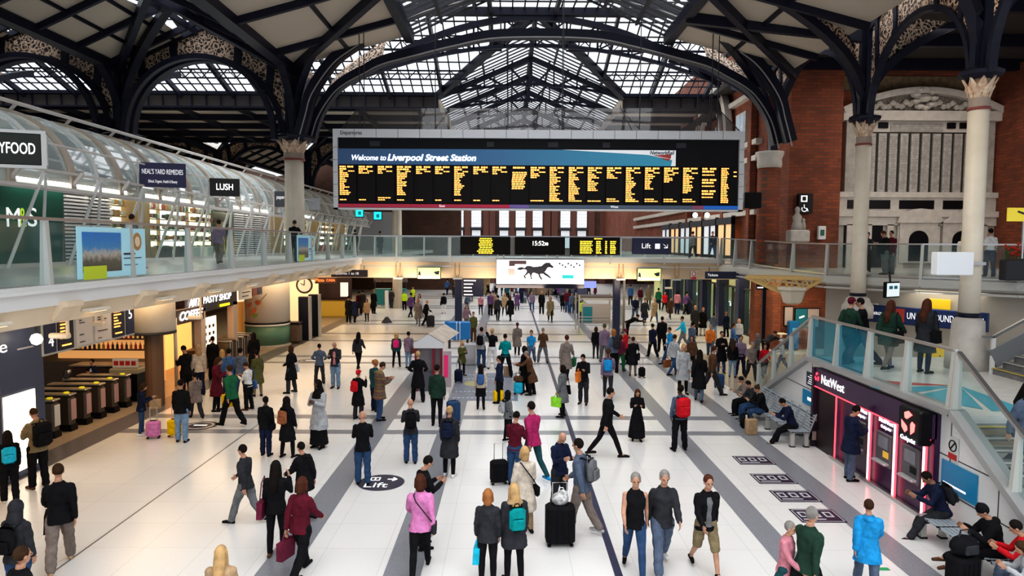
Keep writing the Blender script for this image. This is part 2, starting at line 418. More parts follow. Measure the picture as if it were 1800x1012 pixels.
# fan trusses under the nave glazing
def fan_truss(y, lab):
    t = E('roof_truss', (NC, y, ZE), lab, 'roof truss', 'fan trusses along the far nave roof')
    m = MB(); o = V((NC, y, ZE)); P = lambda x, z: V((x - NC, 0, z - ZE))
    for s in (-1, 1):
        X = NX0 if s < 0 else NX1; hw = abs(X - NC)
        m.bar(P(X, ZE - .2), P(NC, ZR - .35), .2, .32)
    m.build('rafters', IRON, t)
    m = MB()
    for s in (-1, 1):
        hw = 5.9; q = lambda a, b: P(NC + s * hw * a, ZE + (ZR - ZE) * b)
        m.path([q(1, -.05), q(.7, .10), q(.4, .20), q(0, .26)], .12, .16, side=(0, 1, 0))
        for a in (.75, .5, .25): m.bar(q(a, 1 - a - .05), q(max(a - .22, 0), .2), .09, .12); m.bar(q(a, 1 - a - .05), q(a, .25 - a * .2), .09, .12)
    m.bar(P(NC, ZR - .3), P(NC, ZE + .5), .22, .22)
    m.build('web_members', IRON, t)
ords = ['first', 'second', 'third', 'fourth', 'fifth', 'sixth', 'seventh', 'eighth', 'ninth', 'tenth']
for k, y in enumerate((44.2, 49, 54, 60, 66, 73, 81, 90)):
    fan_truss(y, f'{ords[k]} dark iron fan truss of the glazed nave beyond the crossing')
# second slender truss arch over the crossing, at the ridge
t = E('roof_truss', (NC, YR, ZE), 'slender navy bow truss crossing the glass roof above the departure board', 'roof truss')
m = MB(); top = []; bot = []
for k in range(-12, 13):
    u = k / 12; top.append(V((9.6 * u, 0, 2.15 - 3.4 * u * u))); bot.append(V((9.6 * u, 0, .75 - 1.9 * u * u)))
m.path(top, .22, .3, side=(0, 1, 0)).build('top_chord', IRON, t)
MB().path(bot, .14, .18, side=(0, 1, 0)).build('bottom_chord', IRON, t)
m = MB()
for k in range(2, 23, 2): m.bar(top[k], bot[k], .1, .14); m.bar(top[k], bot[min(k + 2, 24)] if k < 12 else bot[k - 2], .06, .08)
m.build('web_members', IRON, t)

# sloping board ceilings between the nave glass and the columns, aisle gables and side ceilings
m = MB()
ZV, ZA = 13.8, 15.64
XC = [-10, -17.9, -25.8, -33.7]
def aisles(m, y0, y1, nave=True):
    if nave:
        m.quad((XC[0], y0, ZV), (XC[0], y1, ZV), (NX0, y1, ZE), (NX0, y0, ZE)); m.quad((12.9, y0, ZV), (12.9, y1, ZV), (NX1, y1, ZE), (NX1, y0, ZE))
    for a, b in zip(XC, XC[1:]):
        c = (a + b) / 2; s = 1.0 if y0 < 40 else .35
        m.quad((a, y0, ZV), (a, y1, ZV), (c + s, y1, ZA - s*.46), (c + s, y0, ZA - s*.46)); m.quad((b, y0, ZV), (b, y1, ZV), (c - s, y1, ZA - s*.46), (c - s, y0, ZA - s*.46))
aisles(m, 4, 31.9)
for (xa, xb) in ((-34, NX0), (NX1, 12.9)): m.quad((xa, 44.4, 14.75), (xb, 44.4, 14.75), (xb, 61, 14.75), (xa, 61, 14.75))
aisles(m, 61, 84)
for X in (NX0, NX1): m.quad((X, 44, 14.5), (X, 100, 14.5), (X, 100, 15.3), (X, 44, 15.3))
S(m, 'ceiling', CORR)
g = MB()
for a, b in zip(XC, XC[1:]):
    c = (a + b)/2
    for (y0, y1, s) in ((4, 31.9, 1.0), (61, 84, .35)):
        for q in (-s, s): g.quad((c + q, y0, ZA - .46*s), (c, y0, ZA), (c, y1, ZA), (c + q, y1, ZA - .46*s))
S(g, 'window_4', ROOFGL)
# extra skylight lozenges visible on the aisle slopes near the ridge
m = MB()
for (y0, y1) in ((4, 31.9), (61, 84)):
    for a in XC: m.bar((a, y0, ZV - .12), (a, y1, ZV - .12), .5, .35)
    for a, b in zip(XC, XC[1:]):
        c = (a + b)/2
        for s in (-.38, .38): m.bar((c + s, y0, ZA - .3), (c + s, y1, ZA - .3), .12, .25)
        y = y0 + .6
        while y < y1:
            for X in (a, b):
                m.bar((X, y, ZV - .1), (c, y, ZA - .15), .16, .26)
            y += 2.4
        for u in (.33, .66):
            for X in (a, b): m.bar((X + (c - X)*u, y0, ZV + (ZA - ZV)*u - .06), (X + (c - X)*u, y1, ZV + (ZA - ZV)*u - .06), .1, .12)
    y = y0 + .6
    while y < y1:
        m.bar((XC[0], y, ZV - .12), (NX0, y, ZE - .1), .18, .3); m.bar((12.9, y, ZV - .12), (NX1, y, ZE - .1), .18, .3); y += 4.1
    for X in (NX0, NX1): m.bar((X, y0, ZE - .1), (X, y1, ZE - .1), .4, .5)
    m.bar((-7.3, y0, 14.5), (-7.3, y1, 14.5), .12, .2); m.bar((10, y0, 14.5), (10, y1, 14.5), .12, .2)
for k in range(5):
    y = 45.2 + k*3.6
    for (xa, xb) in ((-34, NX0), (NX1, 12.9)): m.bar((xa, y, 14.6), (xb, y, 14.6), .35, .5)
for k in range(9):
    x = -33.7 + k*3.95; 
    if x < NX0: m.bar((x, 44.4, 14.6), (x, 61, 14.6), .2, .35)
S(m, 'ceiling_beams', IRON)
# diagonal hip ribs with arched flanges in the near aisle bays
m = MB()
for a, b in zip(XC, XC[1:]):
    c = (a + b)/2
    for X in (a, b):
        for (ya, yb) in ((31.8, 27.0), (18.5, 23.5), (61, 66), (61, 56)):
            m.bar((X, ya, ZV - .2), (c, yb, ZA - .25), .26, .42)
for (ya, yb) in ((31.8, 25.5),): 
    m.bar((XC[0], ya, ZV - .2), (NX0, yb, ZE - .2), .26, .42); m.bar((13, ya, ZV - .2), (NX1, yb, ZE - .2), .26, .42)
S(m, 'ceiling_hip_ribs', IRON)
S(MB().box(12.9, 40, 4, 44, 15.2, 15.5), 'ceiling_side_hall', mat('dark_timber_ceiling', (.035, .03, .028), .8))
S(MB().box(12.9, 40, 44, 80, 14.2, 14.5), 'ceiling_far_hall', MATS['dark_timber_ceiling'])
m = MB()
for y in (10, 14, 18, 22, 26.5, 31, 35): m.bar((12.9, y, 14.9), (30, y, 14.9), .3, .5)
S(m, 'ceiling_side_beams', IRON)

# ------------------------------------------------------------------ columns, trunks and arches
def leafcap(mb, c, r, h, mi=0, n=8):
    """flaring capital made of two rows of folded leaves"""
    x, y, z = c
    for row, (nn, zb, zt, rb, rt) in enumerate(((n, 0, .62, .85, 1.3), (n, .25, 1.0, .95, 1.6))):
        for k in range(nn):
            a = 2*PI*(k + .5*row)/nn; da = PI/nn*.85
            P = lambda an, rr, zz: (x + r*rr*math.cos(an), y + r*rr*math.sin(an), z + h*zz)
            mid = (zb + zt)/2
            mb.add([P(a - da, rb, zb), P(a, rb + .12, zb), P(a + da, rb, zb), P(a - da, (rb+rt)/2, mid), P(a, (rb+rt)/2 + .12, mid), P(a + da, (rb+rt)/2, mid), P(a, rt, zt), P(a, rt + .1, zt - .12)],
                   [(0,1,4,3), (1,2,5,4), (3,4,7,6), (4,5,6,7), (0,3,6,5,2)], mi)
CAPL = noisy('gilded_leaf', (.60, .50, .38), (.45, .27, .18), 9, .5)
REDB = mat('red_band', (.22, .05, .04), .5)
def column(x, y, zb, zc, rad, ztop, lab, lobed=False, hc=.95, plinth=0):
    t = E('iron_column', (x, y, 0), lab, 'column', 'cream columns with leaf capitals')
    m = MB()
    if lobed:
        for k in range(4): a = PI/4 + k*PI/2; m.lathe([(rad*.62, zb), (rad*.55, zc)], (rad*.42*math.cos(a), rad*.42*math.sin(a), 0), 16)
    else: m.lathe([(rad*1.04, zb), (rad, zb + 1), (rad, zc)], (0, 0, 0), 28)
    m.build('shaft', CREAM, t, True)
    if plinth:
        m = MB().lathe([(rad*2.1, plinth), (rad*2.1, plinth + .45), (rad*1.7, plinth + .6), (rad*1.55, zb - .1), (rad*1.05, zb)], (0, 0, 0), 28); m.build('plinth', STONEL, t, True)
        MB().lathe([(rad*1.06, zb - .02), (rad*1.14, zb + .05), (rad*1.06, zb + .12)], (0, 0, 0), 28).build('base_ring', IRON, t, True)
    MB().lathe([(rad*1.08, zc - .02), (rad*1.1, zc + .05)], (0, 0, 0), 28).build('red_collar', REDB, t, True)
    MB().lathe([(rad*1.02, zc + .05), (rad*1.0, zc + .3)], (0, 0, 0), 28).build('necking', mat('patterned_necking', (.30, .24, .20), .6), t)
    m = MB(); m.lathe([(rad*.9, zc + .3), (rad*.95, zc + hc)], (0, 0, 0), 20); leafcap(m, (0, 0, zc + .28), rad, hc - .3); m.build('capital', CAPL, t)
    MB().lathe([(rad*1.5, zc + hc - .1), (rad*2.15, zc + hc + .0), (rad*2.2, zc + hc + .1), (rad*1.45, zc + hc + .2)], (0, 0, 0), 8).build('abacus', IRON, t)
    m = MB(); w = rad*.5; z0 = zc + hc + .1
    for dx, dy in ((1, 0), (-1, 0), (0, 1), (0, -1)): m.box(dx*w - .12, dx*w + .12, dy*w - .12, dy*w + .12, z0, ztop)
    m.lathe([(rad*.55, z0), (rad*.55, ztop)], (0, 0, 0), 12)
    m.build('upper_trunk', IRON, t)
    return t
def arch(a, b, z_s, z_a, z_te, z_tm, lab, double=.9, group='fretwork aisle arches', off=.45, nm='iron_arch', rw=.42, rh=.26):
    """arched rib between two column tops with a gilded fretwork spandrel under a pitched chord"""
    a = V((a[0], a[1], 0)); b = V((b[0], b[1], 0)); mid = (a + b)/2; d = (b - a); L_ = d.length/2; d.normalize(); nrm = V((-d.y, d.x, 0)); h = L_ - off
    t = E(nm, (mid.x, mid.y, z_s), lab, 'arch', group)
    P = lambda u, z, o=0: d*u + V((0, 0, z - z_s)) + nrm*o
    N_ = 28; ang = [PI*k/N_ for k in range(N_ + 1)]
    uz = [(-h*math.cos(q), z_s + (z_a - z_s)*math.sin(q)**.92) for q in ang]
    ztop = lambda u: z_te + (z_tm - z_te)*(1 - abs(u)/L_)
    MB().path([P(u, z) for u, z in uz], rw, rh, side=nrm).build('arch_rib', IRON, t)
    if double:
        MB().path([P(u*.96, z - .1, double) for u, z in uz], .30, .22, side=nrm).build('inner_rib', IRON, t)
    ins = [(u, z) for u, z in uz if ztop(u) - z > .35]
    m = MB(); m.strip([P(u, z + .05) for u, z in ins], [P(u, ztop(u) - .1) for u, z in ins]); m.build('fretwork', FIL, t)
    m = MB()
    m.path([P(-L_, z_te), P(0, z_tm), P(L_, z_te)], rw*.8, .24, side=nrm)
    m.build('pitched_chord', IRON, t)
    for u0 in (-L_*.36, L_*.36, -L_*.72, L_*.72):
        m = MB()
        q = math.acos(max(-1, min(1, -u0/h))); zz = z_s + (z_a - z_s)*math.sin(q)**.92
        m.bar(P(u0, zz), P(u0*1.06, ztop(u0*1.06)), rw*.8, .18); m.build('divider', IRON, t)
    return t
AY = 32.0
wh = ['beside the lobed column by the departure board', 'second from the lobed column', 'third from the lobed column, at the picture edge']
for k in range(3):
    arch((XC[k], AY), (XC[k+1], AY), 10.5, 14.15, ZV, ZA, 'wide dark arch with gilded fretwork spandrels, ' + wh[k])
for k in range(3):
    arch((XC[k], 61), (XC[k+1], 61), 10.5, 14.15, ZV, ZA, 'distant dark fretwork arch beyond the crossing, ' + ['beside the nave', 'next outward', 'outermost'][k], double=0)
column(XC[0], AY, 4.97, 9.6, .46, ZV, 'cream lobed column rising through the shop balcony beside the departure board', True)
column(XC[1], AY, 0, 9.6, .46, ZV, 'cream lobed column hidden behind the glass shop canopy', True)
column(XC[2], AY, 0, 9.6, .46, ZV, 'outermost cream lobed column behind the glass shop canopy', True)
for k in range(3): column(XC[k], 61, 0, 9.6, .46, ZV, 'distant cream column beyond the crossing, ' + ['beside the nave', 'second outward', 'third outward'][k], True)
# great nave arches
def nave_arch(pts, y, lab, w=.5, h=.42, flange=True):
    t = E('nave_arch', (1.6, y, 10.5), lab, 'arch', 'great arches spanning the nave')
    L_ = [V((p[0] - 1.6, 0, p[1] - 10.5)) for p in pts]; full = L_ + [V((-q.x, 0, q.z)) for q in reversed(L_)]
    # smooth
    def cr(P, n=5):
        out = []
        for i in range(len(P) - 1):
            p0, p1, p2, p3 = P[max(i-1, 0)], P[i], P[i+1], P[min(i+2, len(P)-1)]
            for j in range(n):
                s = j/n; out.append(.5*((2*p1) + (p2 - p0)*s + (2*p0 - 5*p1 + 4*p2 - p3)*s*s + (3*p1 - p0 - 3*p2 + p3)*s**3))
        return out + [P[-1]]
    full = cr(full)
    MB().path(full, w, h, side=(0, 1, 0)).build('arch_rib', IRON, t)
    if flange:
        f = MB().path([q + V((0, -w/2 - .02, -h*.45)) for q in full], .05, .05, side=(0, 1, 0)); f.build('flange_lit_edge', mat('flange_highlight', (.30, .29, .28), .5), t)  # pale strip puts the lit lower edge of the arch into colour
    return t, full
OUT_ = [(-9.6, 10.5), (-9.25, 11.7), (-8.93, 12.7), (-8, 14), (-7, 14.75), (-5.8, 15.5), (-4.5, 16.1), (-3, 16.6), (-.35, 17.1)]
INN_ = [(-9.3, 10.5), (-8.93, 11.7), (-8.3, 12.7), (-7.7, 13.25), (-6.7, 13.8), (-5.9, 14.2), (-4.4, 14.6), (-2.6, 15.05), (-.45, 15.43)]
ta, fo = nave_arch(OUT_, AY - .5, 'upper of two great navy iron arches over the departure board', .45, .5)
tb, fi = nave_arch(INN_, AY + .3, 'lower of two great navy iron arches over the departure board', .45, .42)
m = MB(); 
n = min(len(fo), len(fi))
m.strip([fo[k] + V((0, .3, -.25)) for k in range(6, 26)], [fi[k] + V((0, 0, .25)) for k in range(6, 26)]); k2 = len(fo)
m.strip([fo[k2-1-k] + V((0, .3, -.25)) for k in range(6, 26)], [fi[k2-1-k] + V((0, 0, .25)) for k in range(6, 26)])
m.build('fretwork', FIL, tb)
# curved springers and brackets like branches from the trunks
def branch(p0, p1, lab_none=None, bulge=.5, w=.34, h=.3, mb=None):
    p0 = V(p0); p1 = V(p1); n = 12; out = []
    for k in range(n + 1):
        s = k/n; xy = p0.lerp(p1, s**1.9 if True else s); z = p0.z + (p1.z - p0.z)*(s**.75)
        out.append(V((xy.x, xy.y, z)))
    mb.path(out, w, h, side=None) ; return out
def branches(x, y, z0, ends, lab):
    t = E('iron_branches', (x, y, z0), lab, 'iron branches', 'branching ribs above the columns')
    for e in ends:
        mb = MB(); o = branch((0, 0, 0), (e[0] - x, e[1] - y, e[2] - z0), mb=mb); mb.build('rib', IRON, t)
        m = MB(); base = [V((o[min(k, 9)].x*.0, o[min(k, 9)].y*.0, o[k].z)) for k in range(2, 11)]
        m.strip([V((o[k].x, o[k].y, o[k].z)) for k in range(3, 11)], [V((o[k].x*.55, o[k].y*.55, o[k].z + .15)) for k in range(3, 11)]); m.build('fretwork', FIL, t)
    return t
for k, x in enumerate(XC[:3]):
    branches(x, AY, 10.6, [(x, 26.3, 15.6), (x, 37.5, 14.8)] + ([(x + 4.2, 28.5, 15.6)] if k else [(-6, 27.5, 16)]), ['branching navy ribs above the lobed column beside the board', 'branching navy ribs rising behind the shop canopy', 'outermost branching navy ribs over the shop canopy'][k])
# right-hand columns standing on the stair side
column(13.6, 26.5, 3.84, 9.65, .27, 14.6, 'slimmer cream column with leaf capital in front of the memorial, farther from camera', hc=.95, plinth=3.0)
column(12.75, 18.8, 3.84, 9.5, .255, 13.9, 'tall cream column carrying the white box beside the upper stairs', hc=.9, plinth=2.4)
arch((13.6, 26.5), (12.75, 18.8), 10.4, 13.3, 13.9, 15.0, 'dark arch with gilded rings between the two cream columns', double=0, rw=.22, rh=.17)
arch((12.9, 34.2), (13.6, 26.5), 10.4, 14.1, 14.3, 15.4, 'dark arch with gilded fretwork between the brick pier and cream column', double=0, rw=.25, rh=.2)
arch((12.75, 18.8), (12.2, 11.5), 10.4, 13.4, 13.6, 14.6, 'dark arch with gilded fretwork running toward the camera', double=0, rw=.22, rh=.17)
branches(13.6, 26.5, 10.6, [(8.2, 24.8, 15.2), (18.5, 26.5, 14.8)], 'branching navy ribs above the farther cream column')
branches(12.75, 18.8, 10.4, [(8.3, 17.4, 15), (17.5, 19.5, 14.8)], 'branching navy ribs above the nearer cream column')
branches(12.9, 33.8, 10.4, [(8.2, 29.6, 15.4), (8.5, 37, 15.6), (13.2, 29.8, 14.8), (12.9, 40, 14.9)], 'branching navy ribs above the round brick pier')
MB().bar((13.6, 26.5, 13.7), (7.2, 28.5, 15.0), .3, .4).build('tie_beam', IRON, tag(E('roof_beam', (0, 0, 0)), 'navy beam linking the farther cream column to the nave roof', 'beam'))

# ------------------------------------------------------------------ brick building beyond the nave side
WY = 36.5
pl = onY(1400, 300, WY).x; xr0 = onY(1475, 300, WY).x
w = MB().box(17.0, 40, WY, WY + .6, 4.3, 15); S(w, 'wall_memorial_hall', BRICK)
w = MB().box(14.3, 16.95, 35.2, WY + .6, 4.3, 15.2); S(w, 'wall_brick_pier', BRICK)
w = MB().box(13.9, 14.5, 37.2, 100, 4.95, 15.5); w.box(13.9, 14.5, 41, 60, 15.4, 18.5); S(w, 'wall_east_building', BRICK)
w = MB().box(25.6, 26.2, 20, WY, 4.6, 15); S(w, 'wall_side_hall', BRICK)
S(MB().box(-34.6, -34, 0, 100, 0, 15.5), 'wall_west', BRICKD)
S(MB().box(-34, -27, 70, 70.6, 0, 15.5).box(-27, -6, 85, 85.6, 0, 15.5), 'wall_west_aisle_end', BRICKD)
# round brick pier with stone cap
t = E('brick_pier', (12.9, 34.2, 0), 'round red brick pier with a pale stone cap beside the departure board', 'pier')
MB().lathe([(.54, 4.86), (.54, 9.6)], (0, 0, 0), 24).build('shaft', BRICK, t, True)
MB().lathe([(.56, 9.6), (.6, 9.75), (.58, 10.05), (.68, 10.3), (.68, 10.4)], (0, 0, 0), 24).build('stone_cap', STONEL, t, True)
# facade with stone bands, seen end on
t = E('brick_facade', (13.8, 45, 0), 'red brick facade with white stone bands and sash windows receding behind the board', 'facade')
m = MB()
for z in (7.5, 8.35, 10.5, 11.4, 14.2): m.box(-.25, .1, -7, 30, z, z + .28)
m.build('stone_band', STONEL, t)
for k in range(5):
    y = -5 + k*4.2
    for z in (8.75, 11.8):
        f = MB(); f.box(-.18, -.02, y, y + 1.7, z, z + 1.75); fo_ = f.build('window_surround', STONEL, t)
        g = MB(); g.box(-.22, -.16, y + .2, y + 1.5, z + .15, z + 1.6); g.build('pane', mat('cool_window', (.35, .42, .5), .2, emit=.35), fo_)
        h = MB(); h.box(-.25, -.2, y + .82, y + .88, z + .1, z + 1.65).box(-.25, -.2, y + .15, y + 1.55, z + .85, z + .91); h.build('glazing_bar', WHITE, fo_)
m = MB(); pts = [V((-.3, 1.2 + 3.4*math.cos(q), 12.4 + 3.7*math.sin(q))) for q in [PI*k/14 for k in range(15)]]
m.path(pts, .4, .5, side=(1, 0, 0)); m.build('arched_gable_surround', STONEL, t)
m = MB(); pts = [V((-.35, 1.2 + 2.3*math.cos(q), 12.3 + 2.7*math.sin(q))) for q in [PI*k/14 for k in range(15)]]
m.path(pts, .3, .25, side=(1, 0, 0)); m.build('inner_arch_surround', WHITE, t)
for y in (-6.3, -1.5, 2.8, 7.2): MB().box(-.3, .05, y, y + .5, 4.95, 14).build('brick_pilaster', BRICK, t)
# war memorial
def mem(px, py): return onY(px, py, WY)
t = E('war_memorial', (21.5, WY, 0), 'large pale stone memorial with carved pediment and columns of engraved names on the brick wall', 'memorial')
c0 = 21.5
x0, x1 = mem(1480, 300).x - c0, mem(1738, 300).x - c0
zt = mem(1600, 215).z; zb = mem(1600, 338).z; D = -.35
for xa in (x0, x1 - 1.0): MB().box(xa, xa + 1.0, D, 0, mem(1480, 345).z, zt).build('side_pier', STONE, t)
m = MB().box(x0 - .3, x1 + .3, D - .25, 0, zt, zt + .5); m.build('cornice', STONEL, t)
m = MB(); A = []; B = []
for k in range(21):
    u = -1 + k/10; xx = (x0 + x1)/2 + u*(x1 - x0 + .6)/2; zz = zt + .5 + 1.05*(1 - u*u); A.append(V((xx, D - .25, zz))); B.append(V((xx, D - .25, zz)))
m.path([V((p.x, D/2 - .2, p.z)) for p in A], .6, .32, side=(0, 1, 0)); m.build('segmental_pediment', STONEL, t)
m = MB(); m.strip([V((p.x, D + .1, zt + .4)) for p in A], [V((p.x, D + .1, p.z - .1)) for p in A]); m.build('carved_tympanum', FIL if 0 else noisy('carved_stone', (.10, .09, .075), (.26, .23, .20), 14, .8), t)
mc = (x0 + x1)/2
m = MB()
for k in range(9):
    q = 2*PI*k/9
    pr = [(.05, -.16), (.22, -.08), (.26, .04), (.1, .12)]
    m.lathe(pr, (mc + .48*math.cos(q), D - .15, zt + 1.15 + .48*math.sin(q)), 8)
m.lathe([(.2, -.2), (.4, 0), (.2, .2)], (mc, D - .15, zt + 1.15), 12)
for k in range(14):
    for s in (-1, 1):
        u = (k + 1.5)/17*(x1 - x0)/2*1.0; zz = zt + .62 + .25*(1 - k/14) + .12*math.sin(k*2)
        m.lathe([(.06, -.14), (.2, -.02), (.08, .14)], (mc + s*(u + .3), D - .02, zz), 7)
m.build('carved_rose_garland', STONEL, t)
m = MB().box(x0 + 1.0, x1 - 1.0, -.15, 0, zb - .1, zt); m.build('backing', mat('dark_bronze', (.03, .025, .02), .5), t)
px0 = mem(1517, 300).x - c0; px1 = mem(1706, 300).x - c0
nP = 10; w_ = (px1 - px0)/nP
NAMES = noisy('engraved_names_marble', (.36, .345, .325), (.50, .48, .45), 6, .6)
for k in range(nP):
    MB().box(px0 + k*w_ + .08, px0 + (k+1)*w_ - .08, -.24, -.1, zb, zt - .62).build('name_tablet', NAMES, t)
m = MB()
for k in range(nP):
    xc = px0 + (k + .5)*w_; z = zb + .15; 
    while z < zt - .75:
        wd = random.uniform(.07, .2); m.box(xc - wd, xc + wd, -.25, -.238, z, z + .028); z += .085
m.build('engraved_lines', mat('faint_engraving', (.27, .255, .24), .7), t)
MB().box(x0 + 1.0, x1 - 1.0, -.2, -.1, zt - .54, zt).build('head_stone', STONEL, t); m = MB().box(px0 + 2.2*w_, px1 - 3*w_, -.26, -.1, zt - .50, zt - .10); m.build('inscription_tablet', NAMES, t)
m = MB(); 
for r_ in range(4): m.box(px0 + 2.4*w_, px1 - 3.2*w_, -.27, -.258, zt - .44 + r_*.09, zt - .42 + r_*.09)
m.build('engraved_lines', MATS['faint_engraving'], t)
m = MB()
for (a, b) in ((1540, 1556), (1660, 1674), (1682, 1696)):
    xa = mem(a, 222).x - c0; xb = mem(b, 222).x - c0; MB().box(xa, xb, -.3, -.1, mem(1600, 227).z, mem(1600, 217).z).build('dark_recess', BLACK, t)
# lower stages
zc1 = mem(1600, 345).z; zc2 = mem(1600, 372).z
m = MB().box(x0 - .4, x1 + .4, -.6, 0, zc1 - .1, zc1 + .18).box(x0 - .6, x1 + .6, -.7, 0, zc2 - .3, zc2).box(x0 - .3, x1 + .3, -.45, 0, zc2, zc1 - .1).box(x0 - .7, x1 + .7, -.55, 0, zc2 - .75, zc2 - .3); m.build('entablature', STONEL, t)
m = MB()
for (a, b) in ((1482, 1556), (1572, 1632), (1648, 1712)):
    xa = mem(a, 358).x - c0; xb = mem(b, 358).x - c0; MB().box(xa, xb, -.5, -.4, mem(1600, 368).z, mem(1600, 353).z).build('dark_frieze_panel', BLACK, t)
m = MB().box(x0 - .6, x1 + .6, -.4, 0, 4.3, zc2 - .7); m.build('lower_wall', STONE, t)
m = MB()
for px in (1480, 1512, 1550, 1568, 1630, 1650, 1712): xa = mem(px, 400).x - c0; MB().box(xa, xa + .35, -.55, -.35, 4.3, zc2 - .7).build('pilaster', STONEL, t)
m = MB()
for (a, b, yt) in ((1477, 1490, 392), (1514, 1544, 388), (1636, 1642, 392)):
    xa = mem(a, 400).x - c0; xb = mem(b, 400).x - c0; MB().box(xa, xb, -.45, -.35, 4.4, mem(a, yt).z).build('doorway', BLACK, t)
for px, tri in ((1603, False), (1678, True)):
    xa = mem(px, 400).x - c0; zz = mem(px, 432).z; m = MB()
    m.box(xa - 1.0, xa + 1.0, -.62, -.38, 4.9, 7.0); 
    if tri: m.prism([(xa - 1.25, -.75, 7.0), (xa + 1.25, -.75, 7.0), (xa, -.75, 7.75)], (0, .35, 0))
    else: m.prism([(xa + 1.2*math.cos(q), -.75, 7.0 + .75*math.sin(q)) for q in [PI*k/12 for k in range(13)]], (0, .35, 0))
    m.build('aedicule', STONEL, t)
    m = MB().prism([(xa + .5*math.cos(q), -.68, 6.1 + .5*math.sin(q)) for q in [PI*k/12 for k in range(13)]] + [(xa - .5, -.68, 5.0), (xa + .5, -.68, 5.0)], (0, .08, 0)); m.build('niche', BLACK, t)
b_ = MB().box(mem(1472, 140).x, mem(1700, 140).x, WY - .08, WY, mem(1500, 159).z, mem(1500, 134).z).build('stone_band', noisy('mossy_relief', (.16, .11, .06), (.24, .17, .09), 4, .8, bump=.5)); tag(b_, 'weathered relief band across the brick wall above the memorial', 'relief')

# end wall of the station with tall leaded windows
EY = 100
S(MB().box(-34, 40, EY, EY + .8, 0, 15.3).prism([(-34, EY, 15.3), (40, EY, 15.3), (20, EY, 18), (-20, EY, 18)], (0, .8, 0)), 'wall_end', BRICKD)
m = MB()
LEAD = mat('leaded_window', (.75, .8, .84), .3, emit=.9, ecol=(.85, .9, 1))
for k, px in enumerate((806, 837, 886, 915, 945, 994, 1023)):
    c = onY(px, 390, EY - .3); tw = E(f'window_{k + 5}', (c.x, EY - .1, 0)); tw['kind'] = 'structure'
    MB().box(-.72, .72, -.1, .05, 8.15, 12.2).build('pane', LEAD, tw)
    MB().box(-.62, .62, -.1, .05, 5.2, 7.7).build('lower_pane', mat('leaded_lower', (.6, .63, .66), .3, emit=.5), tw)
    g = MB()
    for j in range(5): g.box(-.72 + j*.345, -.69 + j*.345, -.14, -.1, 8.15, 12.2)
    for j in range(9): g.box(-.72, .72, -.14, -.1, 8.2 + j*.48, 8.23 + j*.48)
    g.build('glazing_bar', IRON2, tw)
    MB().box(-.95, .95, -.3, .05, 7.75, 8.1).build('sill', IRON2, tw)
for px in (720, 745, 770, 790, 822, 855, 865, 900, 930, 962, 975, 1008, 1040, 1060, 1085, 1110, 1140, 1165, 1190):
    c = onY(px, 390, EY - .3); m.box(c.x - .45, c.x + .45, EY - .35, EY, 0, 15)
S(m, 'wall_end_pilasters', mat('oxblood_brick', (.13, .05, .035), .8))

# ------------------------------------------------------------------ departure board
BY = 30.0
b0, b1 = onY(588, 300, BY).x, onY(1304, 300, BY).x; bc = (b0 + b1)/2; zT, zB = onY(945, 230, BY).z, onY(945, 370, BY).z
t = E('departure_board', (bc, BY, zB), 'wide black departure board in a silver frame hung across the nave, rows of amber text', 'departure board')
BW = b1 - b0; H = zT - zB; FR = mat('silver_frame', (.62, .63, .65), .4, .1)
m = MB(); m.box(-BW/2, BW/2, -.25, .35, H - .36, H); m.box(-BW/2, -BW/2 + .2, -.25, .35, 0, H - .36); m.box(BW/2 - .2, BW/2, -.25, .35, 0, H - .36); m.box(-BW/2, BW/2, -.25, .35, 0, .07)
m.build('frame', FR, t)
m = MB()
for k in range(1, 19): x = -BW/2 + k*BW/19; m.box(x - .008, x + .008, -.254, -.25, H - .36, H)
for k in range(1, 6): 
    for s in (-1, 1): m.box(s*(BW/2 - .1) - .1, s*(BW/2 - .1) + .1, -.254, -.25, k*H/6.5, k*H/6.5 + .015)
m.build('frame_joint', IRON2, t)
MB().box(-BW/2 + .2, BW/2 - .2, -.1, .3, .07, H - .36).build('back_panel', BLACK, t)
text('Departures', (-BW/2 + .32, -.26, H - .17), .22, IRON2, t, fit=.92)
# blue banner
zb1, zb0 = H - .83, H - 1.5; xb0, xb1 = -BW/2 + .2, onY(1186, 270, BY).x - bc
def bann():
    m, N, L, b = nt('blue_banner', (.03, .12, .25), .4)
    tc = N.new('ShaderNodeTexCoord'); s = N.new('ShaderNodeSeparateXYZ'); mr = N.new('ShaderNodeMapRange'); mr.inputs['From Min'].default_value = -8; mr.inputs['From Max'].default_value = 6
    r = ramp(N, [(0, (.022, .055, .12)), (.45, (.03, .10, .20)), (1, (.03, .22, .32))])
    L.new(tc.outputs['Object'], s.inputs[0]); L.new(s.outputs['X'], mr.inputs['Value']); L.new(mr.outputs[0], r.inputs['Fac']); L.new(r.outputs['Color'], b.inputs['Base Color'])
    b.inputs['Emission Strength'].default_value = .5; L.new(r.outputs['Color'], b.inputs['Emission Color']); return m
bn = MB().box(xb0, xb1, -.2, -.1, zb0, zb1).build('banner', bann(), t)
m = MB().prism([(xb1 - 4.9, -.212, zb1), (xb1, -.212, zb1), (xb1, -.212, zb0), (xb1 - .2, -.212, zb0), (xb1 - .15, -.212, zb1 - .42), (xb1 - 1.2, -.212, zb1 - .2)], (0, .01, 0)); m.build('white_sweep', mat('banner_white', (.7, .72, .74), .4, emit=.35), bn)
